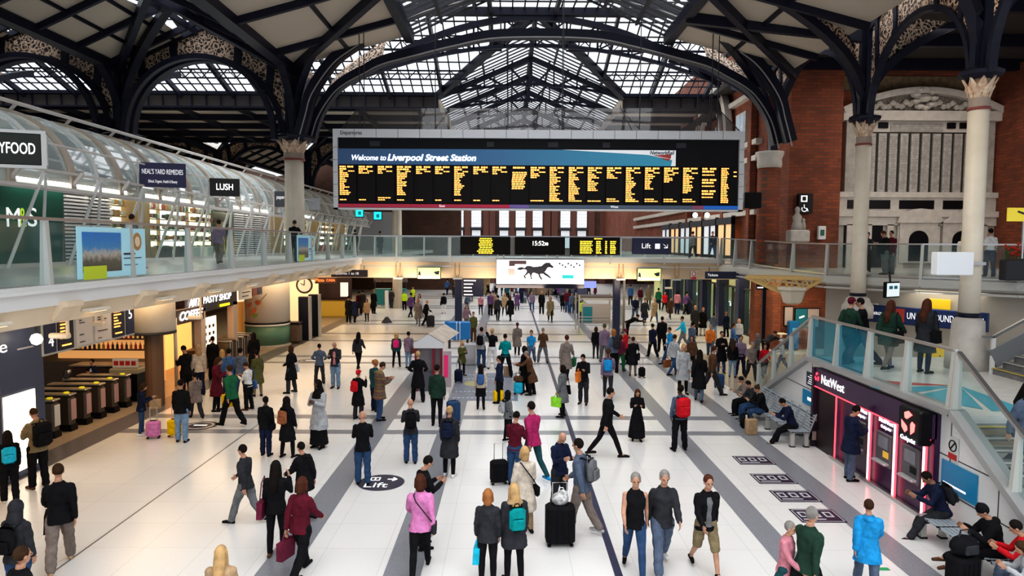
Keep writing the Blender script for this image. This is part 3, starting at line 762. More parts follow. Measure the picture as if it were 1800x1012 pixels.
m = MB().prism([(xb1 - 1.0, -.225, zb1 - .22), (xb1 - .2, -.225, zb1 - .17), (xb1 - .22, -.225, zb1 - .36)], (0, .01, 0)).prism([(xb1 - .75, -.225, zb1 - .3), (xb1 - .24, -.225, zb1 - .37), (xb1 - .3, -.225, zb1 - .46)], (0, .01, 0)); m.build('red_emblem', mat('rail_red', (.5, .06, .05), .4), bn)
text('Welcome to', (-BW/2 + .76, -.22, (zb0 + zb1)/2 - .06), .33, WGLOW, bn, shear=.25, fit=1.47)
text('Liverpool Street Station', (-BW/2 + 2.33, -.22, (zb0 + zb1)/2 - .05), .38, WGLOW, bn, shear=.25, bold=.008, fit=3.82)
text('NetworkRail', (xb1 - 1.13, -.225, zb1 - .11), .22, NAVY, bn, shear=.2, bold=.004, fit=1.05)
# 21 displays
nD = 21; dw = (BW - .4)/nD; zd1, zd0 = zb0 - .02, .27
kinds = [15, 3, 3, 15, 3, 3, 15, 3, 3, 11, 5, 20, 17, 12, 5, 20, 11, 7, 13, 30, 31]
foot = [1, 1, 2, 1, 1, 1, 1, 1, 1, 0, 3, 3, 3, 3, 4, 3, 4, 4, 4, 0, 0]
DISP = mat('display_black', (.010, .008, .007), .4, spec=.15)
for k in range(nD):
    xa = -BW/2 + .2 + k*dw; d = MB().box(xa + .04, xa + dw - .04, -.2, -.1, zd0, zd1).build('display_panel', DISP, t)
    m = MB(); L0 = xa + .07; Wd = dw - .16; z = zd1 - .05; lh = .0765
    def words(x, z, w, h=.048):
        e = x + w
        while x < e - .03:
            l = min(random.uniform(.07, .16), e - x); m.box(x, x + l, -.206, -.2, z - h, z); x += l + .022
    n = kinds[k]
    if n < 25 and n != 11 or k == 16:
        words(L0, z, Wd*.4, .07); words(L0 + Wd*.5, z, Wd*.42, .07); z -= .1
        words(L0, z, Wd*random.uniform(.45, .8), .07); z -= .1
        words(L0, z, Wd*.25); words(L0 + Wd*.55, z, Wd*.4); z -= lh
        for j in range(min(n, 18) - 2): words(L0, z, Wd*random.uniform(.3, .72)); z -= lh
    elif n == 11:
        words(L0 + .06, z, Wd*.8, .075); z -= .22
        for j in range(10): words(L0 + random.uniform(0, .05), z, Wd*random.uniform(.8, .95)); z -= lh
    elif n == 30:
        for j in range(3):
            words(L0, z, Wd*.4, .075); words(L0 + Wd*.5, z, Wd*.42, .075); z -= .12; words(L0, z, Wd*.75, .075); z -= .16; words(L0, z, Wd*.8); z -= .2
    else:
        for j in range(20): words(L0, z, Wd*random.uniform(.3, .55)); z -= lh
        words(L0 + Wd*.8, zd1 - .2, Wd*.2); words(L0 + Wd*.8, zd1 - .38, Wd*.2)
    f = foot[k]; z = zd0 + .17
    if f in (1, 2): words(L0, z, Wd*.45)
    if f == 2: words(L0, z + .09, Wd*.85)
    if f in (3, 4): words(L0, z, Wd*.85)
    if f == 4: words(L0, z + .09, Wd*.6)
    m.build('amber_text', ORANGE, d)
m = MB(); xs = lambda k: -BW/2 + .2 + k*dw
MB().box(xs(0), xs(9), -.22, -.1, .09, .24).build('east_strip', mat('crimson_strip', (.36, .015, .05), .4, emit=.25), t)
MB().box(xs(9), xs(10), -.22, -.1, .09, .24).build('purple_strip', mat('purple_strip', (.15, .10, .30), .4, emit=.2), t)
MB().box(xs(10), xs(18.6), -.22, -.1, .09, .24).build('west_strip', mat('slate_strip', (.07, .10, .15), .4, emit=.2), t)
MB().box(xs(18.6), xs(19.2), -.22, -.1, .09, .24).build('rose_strip', mat('rose_strip', (.25, .06, .12), .4, emit=.2), t)
MB().box(xs(19.2), xs(21), -.22, -.1, .09, .24).build('blue_strip', mat('blue_strip', (.01, .13, .50), .4, emit=.3), t)
text('East', (xs(5.45), -.24, .165), .15, WLET, t, align='CENTER'); text('West', (xs(14.5), -.24, .165), .15, WLET, t, align='CENTER')
m = MB()
for px, w2 in ((660, .22), (862, .16), (972, .22), (1065, .16), (1196, .22)): x = onY(px, 250, BY).x - bc; m.box(x - w2, x + w2, -.14, -.09, H - .72, H - .5)
m.build('loudspeaker', IRON2, t)
for px in (632, 640, 765, 988, 990 , 1125, 1251, 1262):
    x = onY(px, 200, BY).x - bc; MB().bar((x, .05, H), (x, .05, 17.2 - zB), .035, .035).build('hanger_rod', IRON2, t)
# smoky glass canopy above the board
t2 = E('glass_canopy', (bc, BY, zT), 'transparent smoky glass canopy sitting on top of the departure board', 'glass canopy')
ca = [onY(598, 228, BY), onY(1300, 230, BY), onY(1262, 190, BY + .8), onY(630, 190, BY + .8)]
ca = [p - V((bc, BY, zT)) for p in ca]
MB().quad(*ca).build('glass_sheet', HAZEGL, t2)
m = MB()
for s in (0, .19, .41, .55, .73, 1): m.bar(ca[0].lerp(ca[1], s), ca[3].lerp(ca[2], s), .03, .03)
m.build('glazing_bar', IRON2, t2)
# ------------------------------------------------------------------ glass railings
def railing(pts, zd, lab, step=2.9, h=1.25, film=None, zs=None, posth=.35):
    """pts: plan polyline; zd: deck height (list ok); posts flare towards the bottom"""
    pts = [V((p[0], p[1], (zs[i] if zs else zd))) for i, p in enumerate(pts)]
    t = E('glass_railing', pts[0], lab, 'railing', 'glass balcony railings'); o = pts[0]
    L_ = [p - o for p in pts]
    MB().path([p + V((0, 0, h)) for p in L_], .09, .06).build('handrail', STEEL, t)
    for i in range(len(L_) - 1):
        a, b = L_[i], L_[i+1]; ln = (b - a).length; n = max(1, round(ln/step)); d = (b - a).normalized(); nr = V((-d.y, d.x, 0))
        for k in range(n + (1 if i == len(L_) - 2 else 0)):
            p = a.lerp(b, k/n); m = MB()
            q = [p + nr*.05 - d*.045 + V((0, 0, h - .03)), p - nr*.05 - d*.045 + V((0, 0, h - .03)), p - nr*.14 - d*.06 + V((0, 0, -posth)), p + nr*.10 - d*.06 + V((0, 0, -posth))]
            m.prism(q, d*.10); m.build('post', PALE, t)
        for k in range(n):
            p = a.lerp(b, k/n); q = a.lerp(b, (k+1)/n); gm = (film(k) if film else None) or RAILGL
            MB().quad(p + V((0, 0, .02)) + d*.05, q + V((0, 0, .02)) - d*.05, q + V((0, 0, h - .06)) - d*.05, p + V((0, 0, h - .06)) + d*.05).build('glass_panel', gm, t)
        MB().bar(a + V((0, 0, -.02)), b + V((0, 0, -.02)), .12, .06).build('bottom_rail', STEEL, t)
    return t
ZD = 4.97
PX = -8.8
S(MB().box(-34, PX + .1, -2, 40, 4.62, ZD).box(-34, -9.5, 40, 96, 4.62, ZD), 'floor_balcony', noisy('balcony_floor', (.55, .53, .50), (.62, .60, .57), 3, .25))
S(MB().box(-34, PX - .15, -2, 40, 4.5, 4.62), 'ceiling_balcony_soffit', BEIGE)
S(MB().box(PX + .1, PX + .2, -2, 39.9, 4.58, 4.97).box(PX + .18, PX + .26, -2, 39.9, 4.84, 4.90), 'trim_balcony_fascia', WHITE)
m = MB(); m.prism([(PX + .12, -2, 4.58), (PX + .02, -2, 4.22), (PX - .9, -2, 4.22), (PX - .9, -2, 4.58)], (0, 42, 0)); S(m, 'trim_balcony_cove', BEIGE)
railing([(PX, -1.4), (PX, 38.9)], ZD, 'long glass railing along the shop balcony with a light blue poster on it', 2.88)
# light brackets & luminaires along the cove
for k in range(10):
    y = 10.4 + k*2.88
    t = E('bracket_light', (PX + .06, y, 4.42), f'beige bracket luminaire under the balcony edge, {ords[k]} along from the camera', 'bracket light', 'bracket luminaires under the balcony edge')
    MB().prism([(0, -.25, -.16), (.22, -.25, .12), (.3, -.25, .12), (.3, -.25, .22), (-.1, -.25, .22)], (0, .5, 0)).build('bracket', BEIGE, t)
    MB().rbox((.12, .95, -.03), (.22, .7, .07), .02).build('lamp_tray', CREAM, t)
    MB().box(.05, .19, .7, 1.2, -.075, -.066).build('lamp', WARMGLOW, t)
# poster on the railing
def poster_rail(y0, y1, z0, z1, lab, small=False):
    t = E('railing_poster', (PX + .03, y0, z0), lab, 'poster'); W_ = y1 - y0; H_ = z1 - z0
    MB().box(-.01, .01, 0, W_, 0, H_).build('sheet', mat('pale_blue_poster', (.38, .66, .76), .4, emit=.12), t)
    m, N, L, b = nt('poster_photo' + str(small), (.1, .2, .3), .4)
    if True:
        tc = N.new('ShaderNodeTexCoord'); s = N.new('ShaderNodeSeparateXYZ'); n = N.new('ShaderNodeTexNoise'); n.inputs['Scale'].default_value = 9
        ad = N.new('ShaderNodeMath'); ad.operation = 'MULTIPLY_ADD'; ad.inputs[1].default_value = .25
        r = ramp(N, [(0, (.03, .03, .03)), (.45, (.12, .11, .08)), (.6, (.45, .42, .36)), (.72, (.06, .25, .5)), (.95, (.03, .20, .55))])
        L.new(tc.outputs['Object'], s.inputs[0]); L.new(tc.outputs['Object'], n.inputs['Vector']); L.new(n.outputs['Fac'], ad.inputs[0])
        mr = N.new('ShaderNodeMapRange'); mr.inputs['From Max'].default_value = H_; L.new(s.outputs['Z'], mr.inputs['Value']); L.new(mr.outputs[0], ad.inputs[2]); L.new(ad.outputs[0], r.inputs['Fac']); L.new(r.outputs['Color'], b.inputs['Base Color'])
    MB().box(.01, .02, W_*.06, W_*.60, H_*.12, H_*.9).build('photo', m, t)
    MB().box(.02, .03, W_*.06, W_*.37, -.02, H_*.24).build('lime_caption', mat('lime_box', (.55, .66, .04), .5), t)
    g = MB(); g.add([V((.015, W_*.86 + .19*math.cos(q), H_*.72 + .21*math.sin(q))) for q in [2*PI*k/24 for k in range(24)]], [tuple(range(24))]); g.build('round_emblem', mat('gold_emblem', (.42, .24, .08), .5), t)
    g = MB(); g.add([V((.02, W_*.86 + .11*math.cos(q), H_*.72 + .12*math.sin(q))) for q in [2*PI*k/24 for k in range(24)]], [tuple(range(24))]); g.build('emblem_centre', mat('cream_emblem', (.75, .62, .45), .5), t)
    g = MB(); g.box(.012, .018, W_*.64, W_*.82, H_*.44, H_*.48).box(.012, .018, W_*.64, W_*.92, H_*.36, H_*.38).box(.012, .018, W_*.64, W_*.86, H_*.22, H_*.235).build('caption_lines', IRON2, t)
a = onX(133, 450, PX); b = onX(253, 450, PX)
poster_rail(a.y, b.y, 5.02, 6.1, 'pale blue poster with a street photo and gold emblem on the balcony railing')
a = onX(521, 450, PX); b = onX(552, 450, PX)
poster_rail(a.y, b.y, 5.02, 6.1, 'small pale blue poster on the railing beside the man leaning on it', True)

# ------------------------------------------------------------------ footbridge
BZ = 3.75
S(MB().box(-9.5, 12.5, 40, 46, 4.7, 4.95), 'floor_footbridge', MATS['balcony_floor'])
S(MB().box(-12, 13.5, 40.3, 45.7, BZ, 4.7), 'trim_footbridge_beam', BEIGE)
S(MB().box(-9.4, 12.6, 39.85, 40.02, 4.72, 4.98).box(-9.4, 12.6, 39.9, 40.0, 4.42, 4.5), 'trim_footbridge_fascia', PALE)
xs_ = [onY(px, 430, 39.95).x for px in (603, 627, 700, 804, 900, 996, 1092, 1190, 1262)]
t = railing([(xs_[0], 39.95), (xs_[-1], 39.95)], ZD, 'glass railing across the footbridge in the middle distance', 3.2)
railing([(-9.0, 45.8), (12.4, 45.8)], ZD, 'rear glass railing of the footbridge', 1.6)
ORB = mat('orange_bracket', (.42, .25, .12), .4)
for k, x in enumerate(xs_[2:8]):
    if k in (2, 3): continue
    t = E('bridge_bracket', (x, 39.9, 4.45), f'{ords[k]} bronze bracket hanging under the footbridge, counted from the shop side', 'bracket', 'bronze brackets under the footbridge')
    MB().tube([(-.12, 0, .2), (-.13, -.05, -.4), (-.05, 0, -.6), (.05, 0, -.6), (.13, -.05, -.4), (.12, 0, .2)], .035, 6).build('loop', ORB, t)
    MB().box(-.25, .25, -.12, .35, -.75, -.66).build('foot_plate', PALE, t)
for px, nm in ((806, 'navy square post under the footbridge behind the blue cycle display'), (1084, 'navy square post under the footbridge beside the information cage')):
    x = onY(px, 500, 41).x; t = E('support_post', (x, 41, 0), nm, 'post'); MB().rbox((0, 0, BZ/2), (.42, .42, BZ), .05).build('shaft', NAVY, t); MB().box(-.3, .3, -.3, .3, 0, .06).build('base_plate', IRON2, t)
# displays on the bridge
def screen(px0, px1, py0, py1, Y, m, lab, nm='display_screen', fr=.05, cat='screen'):
    a, b = onY(px0, py0, Y), onY(px1, py1, Y); W_ = b.x - a.x; H_ = a.z - b.z
    t = E(nm, ((a.x + b.x)/2, Y, b.z), lab, cat); MB().rbox((0, .08, H_/2), (W_, .14, H_), .02).build('casing', BLACK, t)
    MB().box(-W_/2 + fr, W_/2 - fr, -.01, .02, fr, H_ - fr).build('panel', m, t); return t, W_, H_
def rows(t, x0, x1, zt, n, lh, hgt, m, center=False, wmin=.6, y=-.022):
    g = MB()
    for k in range(n):
        w_ = (x1 - x0)*random.uniform(wmin, 1); c = (x0 + x1)/2 if center else x0 + w_/2; x = c - w_/2
        while x < c + w_/2 - .03:
            l = min(random.uniform(.08, .2), c + w_/2 - x); g.box(x, x + l, y, y + .008, zt - k*lh - hgt, zt - k*lh); x += l + .03
    g.build('text_rows', m, t)
t, W_, H_ = screen(809, 897, 415.5, 447.5, 39.8, DISP, 'black footbridge display with nine centred yellow lines'); rows(t, -.5, .55, H_ - .08, 9, .105, .06, YELLED, True)
t, W_, H_ = screen(905, 993, 416, 448, 39.8, DISP, 'black footbridge display showing the time 15:52', 'clock_display'); text('15:52', (-.48, -.03, H_*.63), .36, WGLOW, t, fit=.66); text('38', (.24, -.03, H_*.60), .24, WGLOW, t, fit=.22)
t, W_, H_ = screen(1002, 1090, 416.5, 448.5, 39.8, DISP, 'black footbridge display with yellow columns of departures')
for (u, v, n) in ((-.3*W_, -.04*W_, 7), (.02*W_, .13*W_, 7), (.2*W_, .24*W_, 7), (.3*W_, .42*W_, 7)): rows(t, u, v, H_ - .22, n, .11, .065, YELLED, False, .8)
rows(t, -.02*W_, .15*W_, H_ - .06, 1, .1, .06, YELLED)
t, W_, H_ = screen(1112, 1180, 418, 447, 39.8, NAVY, 'navy footbridge sign reading Lift with a pictogram and arrow', 'lift_sign', .02, 'sign')
text('Lift', (-.62, -.03, H_*.5), .42, WLET, t); g = MB().box(.18, .46, -.03, -.02, .32, .62); g.build('pictogram', WLET, t)
g = MB().bar((.65, -.03, .6), (.9, -.03, .38), .02, .05, up=(0, 1, 0)).bar((.9, -.03, .38), (.9, -.03, .58), .02, .05, up=(0, 1, 0)).bar((.9, -.03, .38), (.7, -.03, .38), .02, .05); g.build('arrow', WLET, t)
# advert screen with horse
ADW = mat('advert_white', (.93, .94, .96), .4, emit=1.3)
t, W_, H_ = screen(872, 1027, 455, 500, 39.4, ADW, 'large lit white advert screen with a trotting black horse', 'advert_screen', .03)
sx_, sz_ = W_/155, H_/45
HX = lambda px, py: (( px - 872)*sx_ - W_/2, -.03, H_ - (py - 455)*sz_)
horse = [(922,471),(926,467),(932,467),(938,469),(946,468),(952,467),(956,463),(960,461),(966,461),(969,465),(973,468),(971,471),(966,469),(962,470),(960,474),(957,478),(960,480),(965,484),(969,488),(967,489),(962,486),(957,483),(955,481),(950,481),(949,483),(952,488),(954,492),(951,492),(947,486),(946,482),(941,480),(937,479),(935,482),(934,486),(936,491),(933,491),(932,486),(931,482),(929,480),(926,483),(923,485),(925,489),(925,491),(922,489),(920,485),(924,481),(926,477),(925,474),(920,473),(914,475),(908,473),(912,470),(917,469)]
g = MB().prism([HX(x - (0 if x > 0 else 0), y) for x, y in horse], (0, .01, 0)); g.build('horse_silhouette', mat('horse_grey', (.05, .045, .055), .4), t)
g = MB(); 
for k in range(4): p = HX(876 + k*6, 460); g.box(p[0], p[0] + .12, -.02, -.012, H_*.25, H_*.9)
g.build('window_graphic', mat('pale_window_graphic', (.6, .72, .80), .4, emit=.7), t)
g = MB().box(*[HX(893, 0)[0], HX(905, 0)[0]], -.022, -.012, H_*.35, H_*.62).build('red_graphic', mat('brick_graphic', (.7, .40, .36), .4, emit=.5), t)
g = MB().box(HX(905, 0)[0], HX(925, 0)[0], -.022, -.012, H_*.80, H_*.94).box(HX(895, 0)[0], HX(905, 0)[0], -.022, -.012, H_*.72, H_*.94).build('dark_graphic', mat('maroon_graphic', (.15, .08, .09), .4), t)
g = MB().box(HX(988, 0)[0], HX(1008, 0)[0], -.03, -.02, H_*.24, H_*.38).build('teal_caption', mat('teal_caption', (.04, .62, .6), .4, emit=.5), t)
g = MB()
for k in range(8): p = HX(982 + k*5, 461 + 3*(k % 3)); g.box(p[0], p[0] + .09, -.03, -.02, p[2] - .1, p[2])
g.build('leaf_graphics', MATS['horse_grey'], t)
MB().box(-W_/2, W_/2, 0, .3, -.22, 0).build('base_box', IRON, t)
YG = mat('lime_screen', (.80, .92, .25), .4, emit=1.0)
for (a, b, c, d, lab) in ((733, 775, 469, 491, 'lit lime-yellow screen under the footbridge, on the shop side'), (1120, 1162, 471, 494.5, 'lit lime-yellow screen under the footbridge, on the ticket office side')):
    t, W_, H_ = screen(a, b, c, d, 39.6, YG, lab, 'advert_screen', .04)
    g = MB().prism([(-W_*.46, -.02, H_*.35), (-W_*.33, -.02, H_*.3), (-W_*.36, -.02, H_*.6), (-W_*.42, -.02, H_*.7)], (0, .008, 0)).prism([(W_*.18, -.02, H_*.6), (W_*.44, -.02, H_*.72), (W_*.42, -.02, H_*.4), (W_*.3, -.02, H_*.38)], (0, .008, 0)); g.build('figure_graphics', NAVY, t)
    g = MB().box(-W_*.46, W_*.46, -.02, -.01, H_*.08, H_*.24).build('caption_strip', ADW, t)
# small hanging blades under the bridge
def hang_sign(px0, px1, py0, py1, Y, lab, m=NAVY, txt=None, lines=0, nm='hanging_sign'):
    a, b = onY(px0, py0, Y), onY(px1, py1, Y); W_ = b.x - a.x; H_ = a.z - b.z
    t = E(nm, ((a.x+b.x)/2, Y, b.z), lab, 'sign'); MB().rbox((0, .05, H_/2), (W_, .1, H_), .01).build('board', m, t)
    if lines:
        g = MB(); lh = H_/lines
        for k in range(lines): w_ = W_*random.uniform(.35, .7); g.box(-W_*.44, -W_*.44 + w_, -.012, 0, H_ - (k+.65)*lh, H_ - (k+.3)*lh)
        g.build('text_rows', WLET, t)
    if txt: text(txt, (-W_*.44, -.01, H_*.5), H_*.5, WLET, t)
    MB().box(-W_*.4, -W_*.4+.03, 0, .03, H_, H_ + .25).box(W_*.4, W_*.4+.03, 0, .03, H_, H_ + .25).build('hanger', IRON2, t); return t
hang_sign(813, 850, 490, 521, 43, 'navy hanging sign with five white lines beside the navy post', lines=5)
hang_sign(582, 646, 474, 487, 38, 'dark hanging platform sign over the food counters', mat('sign_brown', (.05, .03, .04), .5), 'Platforms 1 to 18')
hang_sign(1020, 1048, 494, 506, 55, 'lit blue-white hanging sign beyond the footbridge', mat('lit_blue_sign', (.25, .3, .7), .4, emit=.8))
hang_sign(1240, 1302, 477, 490, 37, 'dark hanging sign with white arrow over the ticket machines', txt='Tickets', nm='hanging_sign')
hang_sign(1330, 1352, 495, 509, 33.5, 'small black hanging sign with white arrows beside the brick pier', BLACK, lines=2)
t, W_, H_ = screen(1214, 1225, 476, 491, 39.7, WHITE, 'small no-entry notice on the beige footbridge beam', 'notice', .01, 'notice'); g = MB(); g.tube([(W_*.32*math.cos(2*PI*k/16), -.02, H_*.66 + W_*.32*math.sin(2*PI*k/16)) for k in range(17)], .02, 5); g.box(-W_*.4, W_*.4, -.03, -.01, .02, H_*.3); g.build('symbol', mat('sign_red', (.5, .02, .02), .5), t)

# ------------------------------------------------------------------ right balcony
RZ = 4.66
path_ = [(12.4, 39.95), (12.5, 35.2), (12.9, 31), (13.0, 27.9), (15.2, 25.1), (17.4, 23.2), (21, 20.5)]
poly = [V((x, y, 4.2)) for x, y in path_] + [V((30, 20.5, 4.2)), V((30, WY, 4.2)), V((12.4, WY + 3.4, 4.2))]
S(MB().prism(poly, (0, 0, .44)), 'floor_east_balcony', MATS['balcony_floor'])
m = MB()
for i in range(len(path_) - 1):
    a = V((*path_[i], 4.42)); b = V((*path_[i+1], 4.42)); d = (b - a).normalized(); n_ = V((-d.y, d.x, 0)); n_ = n_ if n_.x < 0 else -n_
    m.bar(a + n_*.06, b + n_*.06, .14, .3); m.bar(a + n_*.1 + V((0, 0, -.32)), b + n_*.1 + V((0, 0, -.32)), .1, .08)
S(m, 'trim_east_balcony_fascia', PALE)
railing(path_, 0, 'glass railing curving along the east balcony in front of the memorial', 3.0, zs=[4.97, 4.85, 4.7, RZ, RZ, RZ, RZ], h=1.2)
# white box on column
p = onY(1672, 461, 18.4); t = E('equipment_box', (p.x, 18.35, p.z - .35), 'blank white box strapped to the nearer cream column', 'box')
MB().rbox((0, 0, .32), (.98, .3, .62), .02).build('box_body', mat('box_white', (.75, .78, .82), .4, emit=.15), t); MB().box(.5, .95, .05, .15, .28, .36).build('strap', STEEL, t)
# gilded truss bracket & hopper under the balcony corner
GOLD = mat('warm_gold_lattice', (.62, .42, .16), .4)
t = E('lattice_bracket', (13.0, 29.4, 3.4), 'golden lattice truss bracket under the east balcony corner', 'bracket')
g = MB()
A0 = onY(1310, 487, 30) - V((13, 29.4, 3.4)); A1 = onY(1450, 490, 28) - V((13, 29.4, 3.4)); B0 = onY(1375, 515, 29.2) - V((13, 29.4, 3.4)); B1 = onY(1402, 515, 28.8) - V((13, 29.4, 3.4))
for off in (V((0, 0, 0)), V((.5, 1.2, 0))):
    g.bar(A0 + off, A1 + off, .1, .12); g.bar(A0 + off, B0 + off, .1, .12); g.bar(B1 + off, A1 + off, .1, .12); g.bar(B0 + off, B1 + off, .1, .1)
    for k in range(1, 8):
        u = k/8; T = A0.lerp(A1, u); Bq = (A0.lerp(B0, u*2.2) if u < .45 else (B1.lerp(A1, (u - .55)/.45) if u > .55 else B0.lerp(B1, .5)))
        u2 = (k+1)/8; T2 = A0.lerp(A1, u2); g.bar(T + off, Bq + off, .06, .07); g.bar(T2 + off, Bq + off, .06, .07)
g.build('lattice', GOLD, t)
p = onY(1393, 532, 29); t = E('stone_corbel', (p.x, 29, p.z), 'tapered cream corbel under the golden lattice bracket', 'corbel'); MB().lathe([(.40, .02), (.46, .2), (.55, .5), (.66, .56), (.66, .68)], (0, 0, 0), 6).build('body', CREAM, t); MB().lathe([(.25, -.06), (.40, .02)], (0, 0, 0), 6).build('foot', CREAM, t)
# brick structure under the balcony
S(MB().box(15.0, 19.5, 38.0, 38.4, 0, 4.2), 'wall_under_balcony', BRICK)
S(MB().box(14.05, 14.45, 38.9, 39.6, 0, 4.2).box(14.6, 15.05, 37.6, 38.6, 0, 4.2), 'wall_brick_piers', BRICK)
def wallposter(px0, px1, py0, py1, Y, col1, lab, split=None):
    a, b = onY(px0, py0, Y), onY(px1, py1, Y); W_ = b.x - a.x; H_ = a.z - b.z
    t = E('wall_poster', ((a.x+b.x)/2, Y, b.z), lab, 'poster'); MB().box(-W_/2, W_/2, -.02, .03, 0, H_).build('frame', BLACK, t)
    MB().box(-W_/2 + .05, (0 if split else W_/2 - .05), -.035, -.02, .05, H_ - .05).build('sheet', col1, t)
    if split: MB().box(.03, W_/2 - .05, -.035, -.02, .05, H_ - .05).build('second_sheet', split, t); MB().bar((-W_*.32, -.045, H_*.5), (-W_*.12, -.045, H_*.6), .01, .1).build('white_mark', WLET, t)
    return t
TEALP = mat('teal_poster', (.015, .20, .26), .4, emit=.05); PINKP = mat('pale_pink_poster', (.55, .45, .44), .4)
wallposter(1397, 1440, 541, 576, 37.95, TEALP, 'framed teal and pale poster pair on the brick wall beneath the east balcony', PINKP)
wallposter(1378, 1394, 538, 573, 37.95, PINKP, 'narrow framed poster with brown picture beside the teal one')
# blue bin/kiosk
p = V((15.75, 37.55, 0)); t = E('blue_machine', (p.x, p.y, 0), 'tall blue box with a slot standing against the brick wall', 'machine')
MB().rbox((0, 0, .82), (.55, .4, 1.6), .05).build('body', mat('bright_blue', (.01, .16, .42), .4), t); MB().box(-.12, .16, -.22, -.19, 1.0, 1.25).build('slot', mat('light_slot', (.15, .45, .7), .4), t); MB().box(-.2, .2, -.17, .17, 0, .03).build('foot', BLACK, t)
p = V((14.95, 37.2, 0)); t = E('writing_ledge', (p.x, p.y, 0), 'small cream ledge table beside the blue box', 'table'); MB().rbox((0, 0, .95), (.5, .5, .06), .02).build('top', CREAM, t); MB().box(-.05, .05, -.05, .05, 0, .93).build('leg', CREAM, t)
# ticket office: glazed bays, lit, with rows of machines
TX = 14.4
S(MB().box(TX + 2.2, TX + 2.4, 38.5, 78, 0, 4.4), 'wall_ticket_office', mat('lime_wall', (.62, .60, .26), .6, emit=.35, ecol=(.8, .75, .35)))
S(MB().box(13.0, 30, 40, 100, 4.2, 4.95).box(12.9, 30, 34, 40, 4.19, 4.6), 'floor_far_east_balcony', MATS['balcony_floor'])
for k in range(7):
    y = 40.4 + k*4.2; t = E('ticket_office_bay', (TX + .9, y, 0), f'{ords[k]} bay of the yellow-lit ticket office counted from the brick piers', 'shopfront', 'ticket office bays')
    MB().box(-.35, .35, -.35, .35, 0, 4.2).build('dark_pier', NAVY, t)
    MB().box(.0, .06, .5, 3.7, .1, 2.9).build('glass', RAILGL, t); MB().box(-.1, .1, .35, 3.9, 2.9, 3.0).box(-.1, .1, .35, 3.9, 0, .12).box(-.06, .1, 1.9, 2.0, 0, 2.9).build('mullion', IRON2, t)
    MB().box(.12, .16, 1.0, 2.4, 1.2, 2.6).build('orange_poster', mat('orange_poster', (.65, .16, .05), .5), t)
for gk, (px, py) in enumerate(((1319, 584), (1262, 562), (1220, 545))):
    for j in range(3):
        p = G(px + j*9 - 6, py + j*3.5); q = E('ticket_machine', (p.x + .5, p.y, 0), f'{["near", "middle", "far"][gk]} bank ticket machine with a lit white header, {["first", "second", "third"][j]} toward the camera', 'ticket machine', 'ticket machines under the balcony')
        MB().rbox((0, 0, .8), (.6, .42, 1.6), .04).build('body', mat('dark_machine', (.05, .045, .05), .4), q); MB().box(-.25, .25, -.23, -.2, 1.35, 1.6).build('lit_header', ADW, q); MB().box(-.2, .2, -.23, -.2, .95, 1.25).build('touchscreen', NAVY, q)
# right wall beneath the balcony, underground sign, monitors
uv0, uv1 = V((15.3, 27.2, 0)), V((17.6, 24.1, 0)); ud = (uv1 - uv0).normalized(); ang = math.atan2(ud.y, ud.x)
m = MB().prism([uv0 + V((-1.6, 2.2, 0)), uv1 + ud*3, uv1 + ud*3 + V((.4, .3, 0)), uv0 + V((-1.2, 2.5, 0))], (0, 0, 4.2)); S(m, 'wall_underground_hall', mat('hall_panels', (.48, .45, .40), .5))
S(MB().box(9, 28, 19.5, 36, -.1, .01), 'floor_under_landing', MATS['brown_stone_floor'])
t = E('underground_sign', (uv0.x - .8, uv0.y + .15, 2.75), 'long navy sign reading UNDERGROUND STATION behind the stair landing', 'sign', rz=ang)
MB().rbox((2.05, -.05, .35), (4.3, .14, .68), .02).build('board', mat('underground_navy', (.012, .035, .14), .4), t)
text('UNDERGROUND STATION', (1.5, -.13, .36), .36, WLET, t, rz=0, fit=2.55); MB().box(1.1, 1.42, -.14, -.12, .1, .62).build('red_roundel_panel', mat('rail_red', (.5, .06, .05), .4), t)
text('UNDERGROUND', (-.02, -.13, .36), .16, WLET, t, rz=0, fit=1.0)
for (u, z, w_, h_, m_, lab) in ((2.6, 3.6, .75, .38, mat('yellow_notice', (.80, .55, .02), .5, emit=.2), 'plain yellow notice above the underground sign'), (2.6, 1.5, 1.3, .85, MATS['yellow_notice'], 'yellow information panel with an i symbol under the underground sign')):
    c = uv0 + ud*(u - .8) + V((0, 0, z)); t = E('yellow_notice_board', c, lab, 'notice', rz=ang); MB().rbox((0, -.08, 0), (w_, .06, h_), .01).build('panel', m_, t)
    if h_ > .5: text('i', (0, -.13, 0), .5, BLACK, t, rz=0, shear=.2)
t = E('ticket_window', uv0 + ud*(-.9) + V((0, 0, 3.1)), 'small white kiosk window with a dark screen behind the landing', 'window', rz=ang); MB().rbox((0, -.15, 0), (.9, .25, .75), .03).build('surround', WHITE, t); MB().box(-.3, .3, -.29, -.27, -.2, .22).build('dark_screen', BLACK, t)
def monitor(p, lab, rz=0, w=.75, h=.55, tilt=.25, m_=None):
    t = E('hanging_monitor', p, lab, 'monitor', rz=rz); a = MB().rbox((0, 0, 0), (w, .12, h), .02).build('casing', BLACK, t); b = MB().box(-w*.44, w*.44, -.07, -.06, -h*.42, h*.42).build('panel', m_ or mat('pale_screen', (.72, .80, .82), .3, emit=.6), t)
    MB().box(-w*.3, -w*.05, -.075, -.07, h*.05, h*.25).box(w*.05, w*.28, -.075, -.07, h*.05, h*.25).build('graphic', TEALP, t); MB().bar((0, .05, h*.4), (0, .1, h*.4 + .4), .05, .05).build('bracket', IRON2, t); return t
monitor(onY(1567, 509, 23.5), 'hanging monitor with a pale screen under the east balcony', rz=.5, w=.8)
